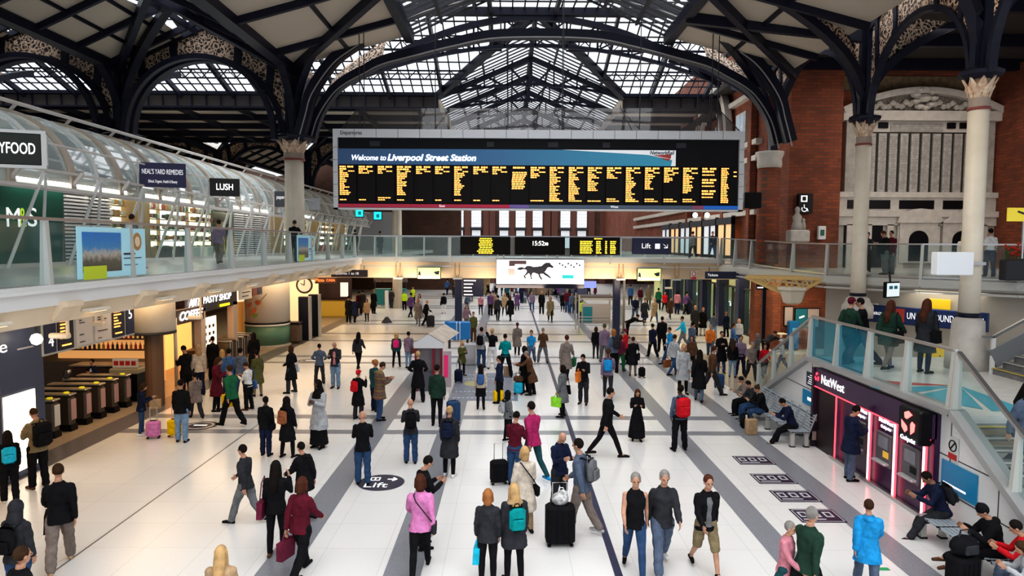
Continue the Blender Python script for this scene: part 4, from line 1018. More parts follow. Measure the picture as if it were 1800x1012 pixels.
monitor(onY(1693, 524, 21), 'dark hanging monitor seen nearly edge-on beside the nearer cream column', rz=1.1, w=.8, m_=mat('dark_screen', (.05, .09, .08), .3))
monitor(onY(1323, 352, 34), 'large black blank screen hung in front of the brick facade', w=.1, h=.1) if 0 else None
a, b = onY(1308, 338, 33), onY(1337, 366, 33); t = E('hanging_monitor', ((a.x+b.x)/2, 33, b.z), 'black blank screen hung beside the departure board', 'monitor'); MB().rbox((0, 0, (a.z-b.z)/2), (b.x-a.x, .25, a.z-b.z), .03).build('casing', BLACK, t); MB().box(-.34, .34, -.135, -.125, .06, a.z-b.z-.06).build('panel', DISP, t)
# toilets sign
a, b = onY(1404, 340, 34.9), onY(1428, 375, 34.9); t = E('toilet_sign', ((a.x+b.x)/2, 34.9, b.z), 'black projecting sign with lift and wheelchair symbols on the brick pier', 'sign'); W_, H_ = b.x - a.x, a.z - b.z
MB().rbox((0, .1, H_/2), (W_, .25, H_), .02).build('box', BLACK, t)
MB().box(-W_*.35, W_*.1, -.04, -.03, H_*.58, H_*.9).build('pictogram', WLET, t); MB().box(-W_*.25, W_*.0, -.05, -.04, H_*.64, H_*.84).build('pictogram', BLACK, t)
g = MB(); g.tube([(-W_*.1 + .13*math.cos(q), -.05, H_*.22 + .13*math.sin(q)) for q in [PI*.8 + k*PI*1.3/10 for k in range(11)]], .025, 5); g.bar((-W_*.12, -.05, H_*.45), (-W_*.12, -.05, H_*.28), .03, .03); g.bar((-W_*.12, -.05, H_*.28), (W_*.1, -.05, H_*.24), .03, .03); g.bar((W_*.1, -.05, H_*.24), (W_*.16, -.05, H_*.1), .03, .03); g.build('wheelchair_symbol', WLET, t)
a, b = onY(1439, 397, 34.9), onY(1452, 421, 34.9); t = E('defibrillator_box', ((a.x+b.x)/2, 34.9, b.z), 'white defibrillator cabinet with green square on the brick pier', 'cabinet'); MB().rbox((0, .1, (a.z-b.z)/2), (b.x-a.x, .2, a.z-b.z), .03).build('cabinet', WHITE, t); MB().box(-.1, .1, -.02, 0, .2, .5).build('green_panel', mat('deep_green', (.01, .12, .07), .4), t)
# statue on a pedestal
p = onY(1403, 390, 33.8); t = E('statue', (p.x, 33.8, 4.7), 'small stone figure group on a brick and stone pedestal', 'statue')
MB().box(-.42, .42, -.3, .3, 0, 1.25).build('brick_pedestal', BRICK, t); MB().rbox((0, 0, 1.55), (.95, .7, .6), .06).build('stone_cap', STONEL, t)
g = MB().lathe([(.3, 1.85), (.26, 2.1), (.2, 2.3), (.24, 2.5), (.12, 2.65), (.09, 2.7), (.13, 2.8), (.12, 2.92), (.04, 3.0)], (-.05, 0, 0), 12, sy=.7).lathe([(.14, 1.85), (.12, 2.15), (.08, 2.25), (.1, 2.35), (.03, 2.43)], (.25, 0, 0), 10).build('figures', STONE, t, True)
# far east balcony clutter: lit shopfront windows
for k in range(6):
    y = 41 + k*3.2; t = E('lit_shopfront', (13.4, y, 4.95), f'{ords[k]} lit cafe window beyond the footbridge on the east side, counted from the camera', 'shopfront', 'east cafe windows')
    MB().box(0, .1, .1, 2.9, .2, 2.1).build('window_glow', [mat('warm_window_glow', (.8, .5, .25), .5, emit=.55, ecol=(.9, .55, .28)), mat('pale_window_glow', (.6, .62, .66), .5, emit=.5)][k % 2], t)
    MB().box(-.1, .12, 0, .1, 0, 2.6).box(-.1, .12, 1.4, 1.48, 0, 2.2).box(-.1, .12, 0, 3.1, 2.1, 2.5).build('frame', IRON2, t)
for k, px in enumerate((1222, 1243)):
    p = onY(px, 378, 41); t = E('globe_lamp', p, f'glowing white globe lamp below the departure board, {["nearer the board centre", "nearer the brick facade"][k]}', 'lamp'); MB().lathe([(.02, -.16), (.12, -.11), (.16, 0), (.12, .11), (.02, .16)], (0, 0, 0), 12).build('globe', WGLOW, t, True); MB().bar((0, 0, .15), (0, 0, 8.9), .03, .03).build('stem', IRON2, t)
p = onY(1785, 377, 22.6); t = E('yellow_banner', p, 'yellow cafe banner standing at the east balcony edge', 'banner'); MB().rbox((.15, 0, 0), (.85, .06, .45), .01).build('panel', mat('yellow_banner_mat', (.85, .68, .06), .5, emit=.25), t); MB().bar((.3, .02, -.2), (.3, .02, -1.45), .05, .05).build('pole', STEEL, t); MB().bar((.05, -.04, .1), (.5, -.04, -.05), .02, .06).build('dark_lettering', IRON2, t)
p = onY(1788, 418, 22.9); t = E('flower_planter', (p.x, 22.9, RZ), 'planter of red flowers on the east balcony', 'planter'); MB().rbox((0, 0, .35), (.9, .35, .7), .03).build('trough', IRON2, t)
g = MB(); 
for k in range(26): q = V((random.uniform(-.42, .42), random.uniform(-.15, .15), random.uniform(.85, 1.25))); g.lathe([(.01, -.05), (.06, 0), (.01, .05)], q, 6)
g.build('flowers', mat('red_flowers', (.6, .04, .02), .5), t)
g = MB()
for k in range(26): x = random.uniform(-.4, .4); g.bar((x, 0, .68), (x + random.uniform(-.1, .1), random.uniform(-.1, .1), random.uniform(.85, 1.2)), .015, .015)
g.build('foliage', mat('leaf_green', (.03, .09, .02), .6), t)
# ------------------------------------------------------------------ glass canopy over the balcony shops
CX, CZ, CA, CB = -18.0, 7.8, 3.0, 2.5
PINKW = mat('pinkish_white_metal', (.70, .66, .63), .4)
prof = [(CX + CA*math.cos(q), CZ + CB*math.sin(q)) for q in [(-.12 + k*(PI/2 + .25)/12) for k in range(13)]]
t = E('canopy', (CX, 10, CZ), 'long barrel-vaulted glass canopy with white ribs above the balcony shops', 'canopy')
ysC = [12 + k*2.9 for k in range(22)]
for k in range(21):
    y0, y1 = ysC[k] - 10, ysC[k+1] - 10; m = MB()
    m.strip([(x - CX, y0 + .1, z - CZ) for x, z in prof], [(x - CX, y1 - .1, z - CZ) for x, z in prof]); m.build('glass_panel', CANGL, t)
    MB().path([(x - CX + .06, y0, z - CZ + .04) for x, z in prof], .26, .10, side=(0, 1, 0)).build('main_rib', mat('tan_rib', (.50, .43, .36), .5), t)
    MB().path([(x - CX + .05, (y0 + y1)/2, z - CZ + .03) for x, z in prof], .08, .1, side=(0, 1, 0)).build('glazing_rib', WHITE, t)
m = MB()
for i, r_ in ((0, .09), (10, .06), (12, .1)): x, z = prof[i]; m.tube([(x - CX + .1, 0, z - CZ), (x - CX + .1, 62, z - CZ)], r_, 6)
m.tube([(prof[9][0] - CX + .28, 0, prof[9][1] - CZ + .3), (prof[9][0] - CX + .28, 62, prof[9][1] - CZ + .3)], .07, 6)
m.tube([(3.25, 0, .25), (3.25, 62, .25)], .05, 6); m.tube([(3.3, 0, -.35), (3.3, 62, -.35)], .07, 6); m.tube([(3.3, 0, 1.1), (3.3, 62, 1.1)], .035, 6)
m.build('long_pipe', PINKW, t)
m = MB()
for y in ysC: m.bar((2.9, y - 10, -.3), (3.4, y - 10, .3), .1, .1); x, z = prof[9]; m.bar((x - CX, y - 10, z - CZ), (x - CX + .3, y - 10, z - CZ + .32), .08, .08)
m.build('pipe_bracket', PINKW, t)
S(MB().box(-30, -18.4, 10, 76, 7.6, 7.7).box(-30, -29.8, 10, 76, ZD, 10), 'wall_shop_back', mat('shop_grey', (.35, .33, .31), .7))
# shop fronts
SX = -15.4
SHOPW = mat('shop_interior_glow', (1, .86, .62), .6, emit=1.9, ecol=(1, .84, .58))  # shop lighting put into the back walls as emission, in place of lamps
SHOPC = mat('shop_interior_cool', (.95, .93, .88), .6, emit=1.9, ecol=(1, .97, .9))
GRN = mat('dark_green_panel', (.003, .085, .06), .35)
GOODS = [mat('goods_' + n, c, .6) for n, c in (('amber', (.6, .3, .08)), ('dark', (.05, .04, .05)), ('white', (.75, .74, .7)), ('green', (.12, .2, .06)), ('red', (.45, .05, .04)), ('tan', (.45, .32, .2)))]
bays = []
for k in range(20):
    y0, y1 = ysC[k], ysC[k+1]
    kind = 'green' if k in (2, 3) or k < 2 else ('louvre' if k in (4, 9, 10) else 'shop')
    who = {'green': 'dark green panelled shopfront bay', 'louvre': 'white louvred shopfront bay', 'shop': 'brightly lit shop bay with shelves of goods'}[kind]
    t = E('shopfront_bay', (SX, y0, ZD), f'{who} behind slanting white struts, {"first second third fourth fifth sixth seventh eighth ninth tenth eleventh twelfth thirteenth fourteenth fifteenth sixteenth seventeenth eighteenth nineteenth twentieth".split()[k]} along the balcony', 'shopfront', 'balcony shopfront bays')
    W_ = y1 - y0; Hs = 2.85
    if kind == 'green':
        MB().add([(0, 0, 0), (0, W_, 0), (.3, W_, Hs), (.3, 0, Hs)], [(0, 1, 2, 3)]); m = MB(); m.quad((0, 0, .1), (0, W_, .1), (.12, W_, Hs), (.12, 0, Hs)); m.build('green_panel', GRN, t)
    elif kind == 'louvre':
        m = MB()
        for j in range(22): m.box(.05, .14, .1, W_*.5 - .08, .1 + j*.125, .17 + j*.125); m.box(.05, .14, W_*.5 + .08, W_ - .1, .1 + j*.125, .17 + j*.125)
        m.build('louvre_panel', WHITE, t); MB().box(-.05, 0, 0, W_, 0, Hs).build('backing', mat('grey_back', (.25, .25, .25), .6), t)
    else:
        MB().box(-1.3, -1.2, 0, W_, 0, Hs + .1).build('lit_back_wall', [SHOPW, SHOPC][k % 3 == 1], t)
        MB().box(-1.3, -1.05 if k % 3 else 0, -.03, .03, 0, Hs).build('party_wall', mat('timber_tan', (.42, .28, .14), .6), t)
        m = MB()
        for z in (.35, .85, 1.35, 1.85, 2.3): m.box(-1.2, -.9, .15, W_ - .15, z, z + .04)
        m.build('shelf', mat('shelf_wood', (.30, .18, .09), .5), t)
        m = MB()
        for z in (.39, .89, 1.39, 1.89, 2.34):
            y = .2
            while y < W_ - .35:
                w_ = random.uniform(.08, .22); m.rbox((-1.0, y + w_/2, z + .13), (.16, w_*.85, random.uniform(.14, .28)), .02, mi=random.randrange(6)); y += w_ + random.uniform(.0, .06)
        o = m.build('shelf_goods', GOODS, t); o['kind'] = 'stuff'
        m = MB()
        for j in range(2): m.rbox((-.45, .7 + j*1.4, .3), (.4, .7, .6), .04, mi=(k + j) % 6)
        m.build('display_table', GOODS, t)
        MB().quad((0, 0, .1), (0, W_, .1), (.12, W_, Hs), (.12, 0, Hs)).build('glass', RAILGL, t)
        MB().box(-1.1, -.2, .5, .62, Hs - .1, Hs - .04).box(-1.1, -.2, 1.9, 2.02, Hs - .1, Hs - .04).build('ceiling_light', WGLOW, t)
    MB().box(-.06, .2, 0, W_, Hs - .02, Hs + .22).box(-.06, .1, 0, W_, 0, .12).build('head_and_sill', PINKW, t)
    MB().bar((.15, .1, 0), (.85, .85, Hs + .1), .09, .09).build('slanting_strut', WHITE, t); MB().bar((.15, W_*.5 + .2, 0), (.85, .95, Hs + .1), .08, .08).build('slanting_strut', WHITE, t)
# M&S lettering on the green panel
tp = E('shop_sign', (SX + .2, 21.0, ZD + 1.5), 'M and S lettering in white and lime on the dark green shopfront', 'shop sign')
for s_, px, col in (('M', 22, WLET), ('&', 103, mat('lime_letter', (.5, .75, .03), .5, emit=.5)), ('S', 150, WLET)):
    p = onX({'M': 9, '&': 34, 'S': 47}[s_], 383, SX + .25); text(s_, (p.x - tp.location.x, p.y - tp.location.y, p.z - tp.location.z), .85, col, tp, face='E', fit={'M': .56, '&': .3, 'S': .42}[s_])
def mast_sign(px0, px1, py0, py1, Y, m_, lines, lab, rz=.5, fr=None):
    c = onY((px0 + px1)/2, (py0 + py1)/2, Y); W_ = (px1 - px0)*Y/F/math.cos(rz)*.95; H_ = (py1 - py0)*Y/F*.86
    t = E('hanging_shop_sign', c, lab, 'shop sign', rz=rz); MB().rbox((0, .06, 0), (W_, .12, H_), .02).build('board', m_, t)
    for (s, dz, size, mt, sx) in lines: text(s, (W_*.21 if s == 'YFOOD' else 0, -.01, dz*H_), size*H_, mt, t, align='CENTER', rz=0, ext=.004, fit=W_*sx)
    MB().bar((-W_/2 - .06, .1, H_*.6), (-W_/2 - .06, .1, -(c.z - ZD) + 1.2), .06, .06).build('mast', PINKW, t)
    if fr: MB().box(-W_/2 - .1, W_/2 + .1, .0, .1, H_/2, H_/2 + .08).box(-W_/2 - .1, W_/2 + .1, .0, .1, -H_/2 - .08, -H_/2).box(W_/2, W_/2 + .12, 0, .1, -H_/2, H_/2).build('frame', WHITE, t)
    return t
mast_sign(-60, 60, 228, 292, 17.0, mat('food_black_green', (.006, .014, .008), .4), [('DAILYFOOD'[3:] if 0 else 'YFOOD', .0, .5, WGLOW, .44)], 'black hanging sign with glowing letters YFOOD in a white frame', .35, True)
mast_sign(250, 322, 283, 332, 28, mat('indigo_sign', (.03, .028, .10), .4), [("NEAL'S YARD REMEDIES", .12, .29, WLET, .88), ('Ethical. Organic. Health & Beauty', -.27, .17, WLET, .62)], 'indigo hanging sign reading NEALS YARD REMEDIES', .35)
mast_sign(371, 419, 311, 347, 33, mat('lush_black', (.018, .014, .012), .4), [('LUSH', 0, .5, WGLOW, .55)], 'black hanging sign with glowing white LUSH letters', .35)
mast_sign(484, 516, 334, 366, 43, mat('dark_grey_sign', (.07, .075, .085), .4), [('paperchase', .12, .34, WLET, .8)], 'dark grey hanging sign with white lower-case lettering', .35)
mast_sign(541, 562, 346, 370, 52, mat('pale_sign', (.55, .58, .62), .4), [('superdrug', 0, .3, NAVY, .5)] if 0 else [], 'pale hanging sign beyond the cream lobed column', .35)
for k, (px, py, Y) in enumerate(((632, 374, 55), (664, 379, 55))):
    p = onY(px, py, Y); t = E('hanging_monitor', p, f'turquoise lit screen hanging over the far balcony, {["higher", "lower"][k]} of two', 'monitor'); MB().rbox((0, 0, 0), (.7, .12, .72), .02).build('casing', BLACK, t); MB().box(-.3, .3, -.08, -.06, -.3, .3).build('panel', mat('turquoise_screen', (.02, .75, .8), .4, emit=1.1), t); MB().box(-.1, .14, -.09, -.08, -.16, .12).build('graphic', mat('turq_dark', (.0, .3, .35), .4, emit=.3), t)
# far white wall beyond the balcony end
a, b = onY(600, 372, 78), onY(698, 412, 78)
S(MB().box(a.x, b.x, 78, 78.3, 4, a.z), 'wall_far_shop', mat('far_white', (.45, .46, .47), .6))

# ------------------------------------------------------------------ ground level under the balcony
S(MB().box(-34, -24, 10, 75, 0, 4.5), 'wall_hall_back', mat('dark_hall', (.05, .03, .025), .8))
# navy shop at the near end
t = E('news_shop', (-12.0, 10, 0), 'navy shopfront with big white letter e and a glowing white poster by the barriers', 'shopfront')
MB().box(-3, 0, 0, 7.4, 2.75, 4.5).build('fascia', mat('shop_navy', (.035, .045, .12), .4), t)
MB().box(-.4, .06, 5.9, 7.4, 0, 4.4).build('corner_panel', mat('shop_navy2', (.06, .075, .13), .4), t)
MB().box(-1.2, -1.1, 0, 5.9, 0, 2.75).build('lit_interior', mat('peach_glow', (1, .68, .42), .5, emit=.9, ecol=(1, .62, .34)), t)
MB().box(.06, .1, 5.95, 7.0, .2, 2.1).build('glowing_poster', mat('poster_glow', (1, .93, .8), .5, emit=2.2, ecol=(1, .88, .7)), t)
MB().box(.0, .04, 5.0, 5.06, 0, 2.75).box(0, .04, 3.4, 3.46, 0, 2.75).build('door_frame', IRON2, t)
MB().rbox((-.3, 5.4, 1.0), (.3, .7, 1.9), .03).build('cash_machine', mat('peach_panel', (.75, .5, .32), .5), t)
MB().box(-.14, -.12, 5.2, 5.5, 1.35, 1.5).box(-.14, -.12, 5.2, 5.5, 1.1, 1.25).build('slot', IRON2, t)
p = onX(-6, 612, -11.96); text('e', (.08, p.y - 10, p.z), .42, WLET, t, face='E', fit=.25)
p = onX(45, 608, -11.93); MB().box(.07, .09, p.y - 10 - .3, p.y - 10 + .25, p.z - .06, p.z - .02).build('small_lettering', mat('dim_lettering', (.4, .4, .45), .5), t)
p = onX(64, 596, -11.5); t = E('globe_lamp', p, 'glowing white globe lamp beside the navy shopfront', 'lamp'); MB().lathe([(.02, -.14), (.1, -.1), (.14, 0), (.1, .1), (.02, .14)], (0, 0, 0), 14).build('globe', mat('lamp_glow', (1, .9, .75), .4, emit=5), t, True); MB().bar((0, 0, .12), (0, 0, 1.0), .04, .04).build('stem', IRON2, t)
# platform indicator band
t = E('platform_indicator', (-11.9, 17.5, 2.85), 'long band of navy and white platform indicator panels numbered 4 and 5 above the barriers', 'sign'); DB = mat('indicator_dark', (.012, .016, .03), .4); LG = mat('indicator_white', (.60, .58, .58), .5)
def yy(px): return onX(px, 600, -11.9).y - 17.5
MB().box(-.2, 0, yy(75), yy(237), 0, 1.1).build('backing', PALE, t)
for (a, b, m_) in ((76, 98, NAVY), (100, 129, DB), (132, 163, LG), (165, 195, LG), (197, 219, DB), (221, 236, NAVY)):
    MB().box(0, .03, yy(a) + .02, yy(b) - .02, .06, 1.05).build('panel', m_, t)
text('4', (.05, yy(82), .35), .42, WLET, t, face='E'); text('5', (.05, yy(224), .68), .46, WLET, t, face='E')
g = MB()
for (a, b) in ((104, 127), (199, 216)):
    for j in range(7): l = random.uniform(.3, .8)*(yy(b) - yy(a)); g.box(.04, .05, yy(a), yy(a) + l, .9 - j*.09, .94 - j*.09)
    g.box(.04, .05, yy(a) + .05, yy(b) - .1, .16, .2)
g.build('amber_rows', ORANGE, t)
g = MB()
for (a, b) in ((134, 161), (167, 193)):
    for z in (.75, .68, .35, .15): g.box(.04, .05, yy(a) + .1, yy(b) - random.uniform(.1, .5), z, z + .025)
g.build('printed_lines', IRON2, t)
# ticket barriers
GATE = mat('gate_bronze', (.10, .08, .06), .35, .4)
for k in range(6):
    y = 19.95 + k*.76; t = E('ticket_barrier', (-13.35, y, 0), f'bronze ticket barrier with yellow reader, {ords[k]} from the glowing poster', 'ticket barrier', 'row of ticket barriers')
    MB().rbox((-.85, 0, .62), (1.7, .3, .95), .06).build('cabinet', GATE, t); MB().box(-1.7, .02, -.16, .16, 0, .2).build('plinth', BLACK, t)
    MB().rbox((-.85, 0, 1.12), (1.75, .34, .06), .02).build('top', mat('gate_top', (.35, .33, .30), .3, .6), t)
    MB().lathe([(.08, 1.15), (.08, 1.19)], (-.2, 0, 0), 14).build('yellow_reader', mat('reader_yellow', (.8, .7, .03), .4, emit=.3), t)
    m = MB(); m.box(.0, .02, -.12, .12, .35, .98); m.build('end_notice', [mat('pink_notice', (.55, .35, .35), .5), WHITE][k == 0], t)
    MB().box(-1.0, -.6, .16, .5, .5, .95).build('gate_paddle', mat('paddle', (.12, .12, .12), .2), t)
for k, (x, y) in enumerate(((-15.2, 20.2), (-15.4, 22.0), (-15.1, 23.0))):
    t = E('gate_control_post', (x, y, 0), f'chrome control post with a round mirror behind the barriers, {ords[k]} from camera', 'control post', 'control posts behind the barriers'); MB().tube([(0, 0, 0), (0, 0, 1.15), (.08, 0, 1.35), (.2, 0, 1.4)], .07, 8).build('stem', STEEL, t, True); MB().rbox((.1, 0, 1.3), (.12, .3, .3), .05).build('head', IRON2, t)
# control desk with notices
t = E('notice_desk', (-13.95, 24.6, 0), 'dark barrier desk topped with a white board of four red notices', 'desk')
MB().box(-.45, .5, -.1, .5, 0, 1.0).build('counter', BLACK, t); MB().rbox((0, .2, 1.1), (1.05, .6, .2), .03).build('ledge', mat('sand_ledge', (.40, .36, .26), .5), t); MB().rbox((-.02, .1, 1.38), (.95, .05, .36), .03).build('notice_board', WHITE, t)
g = MB()
for k in range(4): g.box(-.42 + k*.21, -.26 + k*.21, .06, .07, 1.30, 1.46)
g.build('red_notices', MATS['sign_red'], t)
# drum casings around the lower columns
for (px, yb, Y, r_, z0, lab) in ((270, 587, 24.0, .72, 2.62, 'cream drum casing around the column above the coffee bar'),):
    x = onY(px, yb, Y).x; t = E('column_casing', (x, Y, 0), lab, 'column casing'); MB().lathe([(r_, z0), (r_, 4.5)], (0, 0, 0), 32).build('drum', CREAM, t, True); MB().lathe([(r_*1.01, z0 - .05), (r_*1.03, z0), (r_*1.01, z0 + .05)], (0, 0, 0), 32).build('rim', IRON2, t); MB().lathe([(.3, 0), (.3, z0)], (0, 0, 0), 14).build('core_post', mat('brown_post', (.16, .09, .05), .5), t)
t = E('column_casing', (-13.7, 38.6, 0), 'large white and green column casing printed with a tray of food', 'column casing')
MB().lathe([(1.22, 1.35), (1.22, 4.5)], (0, 0, 0), 40).build('upper_casing', mat('casing_white', (.66, .62, .56), .4), t, True)
MB().lathe([(1.22, .1), (1.22, 1.15)], (0, 0, 0), 40).build('green_casing', mat('casing_green', (.12, .26, .19), .4), t, True)
MB().lathe([(1.24, 1.15), (1.24, 1.25)], (0, 0, 0), 40).build('white_band', WHITE, t, True); MB().lathe([(1.24, 1.25), (1.24, 1.35)], (0, 0, 0), 40).build('dark_band', IRON, t, True); MB().lathe([(1.3, 0), (1.25, .1)], (0, 0, 0), 40).build('skirt', STONE, t)
def onDrum(u, z, r=1.235): a = -PI/2 - .15 + u; return V((r*math.cos(a), r*math.sin(a), z))
def patch(us, m_, nm, r=1.24):
    mb = MB(); mb.add([onDrum(u, z, r) for u, z in us], [tuple(range(len(us)))]); mb.build(nm, m_, t)
patch([(-.55, 1.6), (-.1, 1.75), (.3, 2.3), (.25, 2.6), (-.2, 2.7), (-.6, 2.3)], mat('board_tan', (.55, .42, .25), .5), 'serving_board')
patch([(-.5, 2.1), (-.25, 2.35), (-.2, 2.5), (-.5, 2.4)], mat('salmon', (.7, .22, .08), .5), 'salmon_print', 1.25)
patch([(-.3, 1.75), (-.02, 2.0), (.02, 2.25), (-.25, 2.1)], MATS['salmon'], 'salmon_print', 1.25)
patch([(-.2, 1.65), (.02, 1.7), (.1, 1.85), (-.1, 1.9)], mat('salad', (.25, .42, .04), .5), 'salad_print', 1.25)
patch([(.08 + .12*math.cos(q), 2.5 + .14*math.sin(q)) for q in [2*PI*k/14 for k in range(14)]], mat('bean_bowl', (.45, .12, .04), .5), 'bowl_print', 1.25)
patch([(.2, 2.55), (.48, 2.95), (.46, 3.0), (.18, 2.6)], mat('spoon_grey', (.25, .2, .16), .5), 'spoon_print', 1.25)
# AMT COFFEE bar
KX = -13.4
t = E('coffee_bar', (KX, 26.4, 0), 'coffee bar with brown AMT COFFEE fascia on a cream pole, warm lit counter', 'coffee bar')
BRN = mat('coffee_brown', (.06, .028, .022), .4)
s0, s1 = onX(305, 545, KX).y - 26.4, onX(357, 540, KX).y - 26.4
MB().rbox((-.3, (s0 + s1)/2, 2.75), (.7, s1 - s0, .62), .03).build('fascia', BRN, t)
MB().box(-.5, .02, s0 + .9, s1, 3.0, 3.6).build('upper_fascia', BRN, t)
text('AMT', (.07, (s0 + s1)/2 + .35, 3.24), .52, WGLOW, t, face='E', shear=.3, align='CENTER', bold=.01, fit=(s1 - s0)*.42)
text('COFFEE', (.07, (s0 + s1)/2, 2.74), .5, WGLOW, t, face='E', shear=.3, align='CENTER', bold=.01, fit=(s1 - s0)*.8)
MB().tube([(0, s0 + .1, 0), (0, s0 + .1, 2.75)], .07, 10).build('pole', CREAM, t, True)
MB().rbox((-1.6, -.6, .55), (2.8, .7, 1.1), .04).build('counter', BRN, t); MB().rbox((-1.6, -.6, 1.13), (3.0, .85, .06), .02).build('counter_top', STEEL, t)
MB().box(-5.2, -5.1, 2.1, 5, 0, 2.7).build('lit_back_wall', WARM2, t)
m = MB()
for k in range(5): m.rbox((-4.9, 2.4 + k*.55, 1.2 + .2*(k % 2)), (.3, .7, .5), .03)
m.build('coffee_machine', STEEL, t)
m = MB()
for k in range(7): m.lathe([(.02, -.07), (.08, 0), (.02, .09)], (-3.2 + (k % 3)*.8, .2 + (k // 3)*1.0 - .2, 2.35), 10)
m.build('pendant_lamp', mat('amber_lamp', (1, .6, .25), .4, emit=6, ecol=(1, .58, .25)), t)
# cafe bar behind barriers (warm lights and bottles)
t = E('cafe_counter', (-16.6, 27, 0), 'dim cafe counter behind the barriers with amber lamps and rows of bottles', 'cafe')
MB().rbox((0, 0, .55), (4.4, .7, 1.1), .04).build('counter', mat('cafe_grey', (.14, .12, .11), .5), t); MB().box(-2.2, 2.2, 1.3, 1.4, 0, 2.6).build('back_wall', mat('amber_wall', (.7, .35, .10), .6, emit=.5, ecol=(1, .5, .18)), t)
m = MB()
for z in (1.3, 1.75, 2.15): m.box(-2.2, 2.2, 1.05, 1.3, z, z + .04)
m.build('shelf', BRN, t); m = MB()
for z in (1.34, 1.79, 2.19):
    for k in range(22): m.lathe([(.05, 0), (.05, .18), (.02, .22), (.02, .3)], (-2.1 + k*.19, 1.15, z), 7, mi=random.choice((0, 1, 3, 4, 1)))
o = m.build('bottles', GOODS, t); o['kind'] = 'stuff'
m = MB()
for k in range(6): m.lathe([(.02, -.08), (.1, 0), (.03, .09)], (-1.9 + k*.75, .3, 2.1), 10)
m.build('pendant_lamp', MATS['amber_lamp'], t); MB().box(-2.4, 2.4, -.5, 1.5, 2.6, 2.9).build('hood', mat('brown_hood', (.12, .07, .045), .5), t)
m = MB()
for k in range(12): m.box(-2.4 + k*.4, -2.37 + k*.4, -.52, -.5, 2.25, 2.9)
m.build('hanging_strips', mat('amber_strip', (.30, .16, .08), .5), t)
# pasty shop
t = E('pasty_shop', (KX, 29.6, 0), 'pasty shop with black fascia, orange wall and lit menu beside the coffee bar', 'shopfront')
MB().rbox((-.3, 1.9, 3.15), (.6, 4.2, .85), .03).build('fascia', mat('pasty_black', (.02, .018, .025), .4), t)
text('PASTY SHOP', (.02, 1.7, 3.22), .42, WGLOW, t, face='E', shear=.1, align='CENTER', fit=3.0); MB().box(.01, .04, 1.9, 3.0, 2.80, 2.92).build('yellow_caption', mat('yellow_cap', (.8, .7, .02), .5, emit=.6), t)
MB().box(-.3, 0, .0, .45, 0, 2.9).box(-.3, 0, 3.5, 4.0, 0, 2.9).build('side_pier', mat('pasty_pier', (.5, .42, .36), .5), t)
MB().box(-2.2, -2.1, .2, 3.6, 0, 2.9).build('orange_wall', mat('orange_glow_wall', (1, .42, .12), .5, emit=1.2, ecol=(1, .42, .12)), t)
MB().box(-.25, -.2, .6, 2.0, 1.0, 2.4).build('lit_menu', mat('menu_glow', (1, .88, .62), .5, emit=1.8, ecol=(1, .84, .55)), t)
g = MB()
for k in range(9): g.box(-.19, -.18, .75 + (k % 3)*.4, .95 + (k % 3)*.4, 1.25 + (k//3)*.33, 1.4 + (k//3)*.33)
g.build('menu_pictures', BRN, t); MB().rbox((-.7, 1.8, .5), (.6, 3, 1.0), .04).build('counter', BRN, t)
t = E('menu_panels', (KX, 34.0, 2.9), 'white and dark menu panels between the pasty shop and the food column', 'sign')
MB().box(-.1, 0, 0, 1.5, 0, 1.1).build('white_panel', WHITE, t); MB().box(-.1, 0, 1.6, 2.3, .1, 1.1).build('dark_panel', mat('maroon_panel', (.16, .05, .05), .5), t); MB().box(-.1, 0, 2.35, 3.0, .1, 1.1).build('navy_panel', NAVY, t)
g = MB()
for k in range(5): g.box(.01, .02, .2, random.uniform(.8, 1.3), .15 + k*.19, .19 + k*.19)
g.build('menu_lines', IRON2, t)
# second row of barriers / chairs by the column
for k in range(5):
    y = 32.2 + k*.72; t = E('ticket_barrier', (-13.2, y, 0), f'bronze ticket barrier by the food column, {ords[k]} from the pasty shop', 'ticket barrier', 'far row of ticket barriers')
    MB().rbox((-.6, 0, .6), (1.2, .28, .95), .06).build('cabinet', mat('gate_tan', (.16, .12, .08), .35, .4), t); MB().rbox((-.6, 0, 1.1), (1.24, .34, .06), .02).build('top', MATS['gate_top'], t); MB().tube([(.03, -.13, .05), (.03, -.13, 1.05), (.03, .13, 1.05), (.03, .13, .05)], .025, 6).build('chrome_edge', STEEL, t)
# bright shops, clock, photo booths, bin, pizza
t = E('bright_shop', (-16.5, 42, 0), 'bright white and cream lit shop between the food column and the dark lift doors', 'shopfront')
MB().box(-.1, 0, -1.5, 8, 0, 4.4).build('lit_wall', mat('cream_glow', (1, .88, .66), .5, emit=1.1, ecol=(1, .85, .6)), t); MB().box(0, 3.2, 5.5, 5.6, 0, 3.2).build('cream_side_wall', mat('cream_side', (.85, .68, .42), .5, emit=.5), t)
m = MB()
for k in range(3): m.box(.1, .5, -1 + k*2.2, .8 + k*2.2, .2, 2.2, mi=k)
m.build('goods_stand', GOODS, t)
p = G(517, 603); t = E('waste_bin', (p.x, p.y, 0), 'large brown rounded bin in front of the dark lift doors', 'bin'); MB().rbox((0, 0, .6), (.82, .7, 1.15), .14).build('body', mat('bin_brown', (.11, .07, .05), .5), t); MB().rbox((0, 0, 1.2), (.86, .74, .1), .04).build('lid', BLACK, t)
for k, (px, py) in enumerate(((536, 597), (553, 590))):
    p = G(px, py); t = E('dark_panel_booth', (p.x, p.y, 0), f'tall dark blue booth panel with pale edge, {["nearer the brown bin", "nearer the pizza sign"][k]}', 'booth'); MB().rbox((0, 0, 1.3), (.6, .5, 2.6), .03).build('panel', mat('booth_navy', (.012, .015, .03), .3), t); MB().box(.3, .36, -.25, .25, 0, 2.6).build('pale_edge', PALE, t)
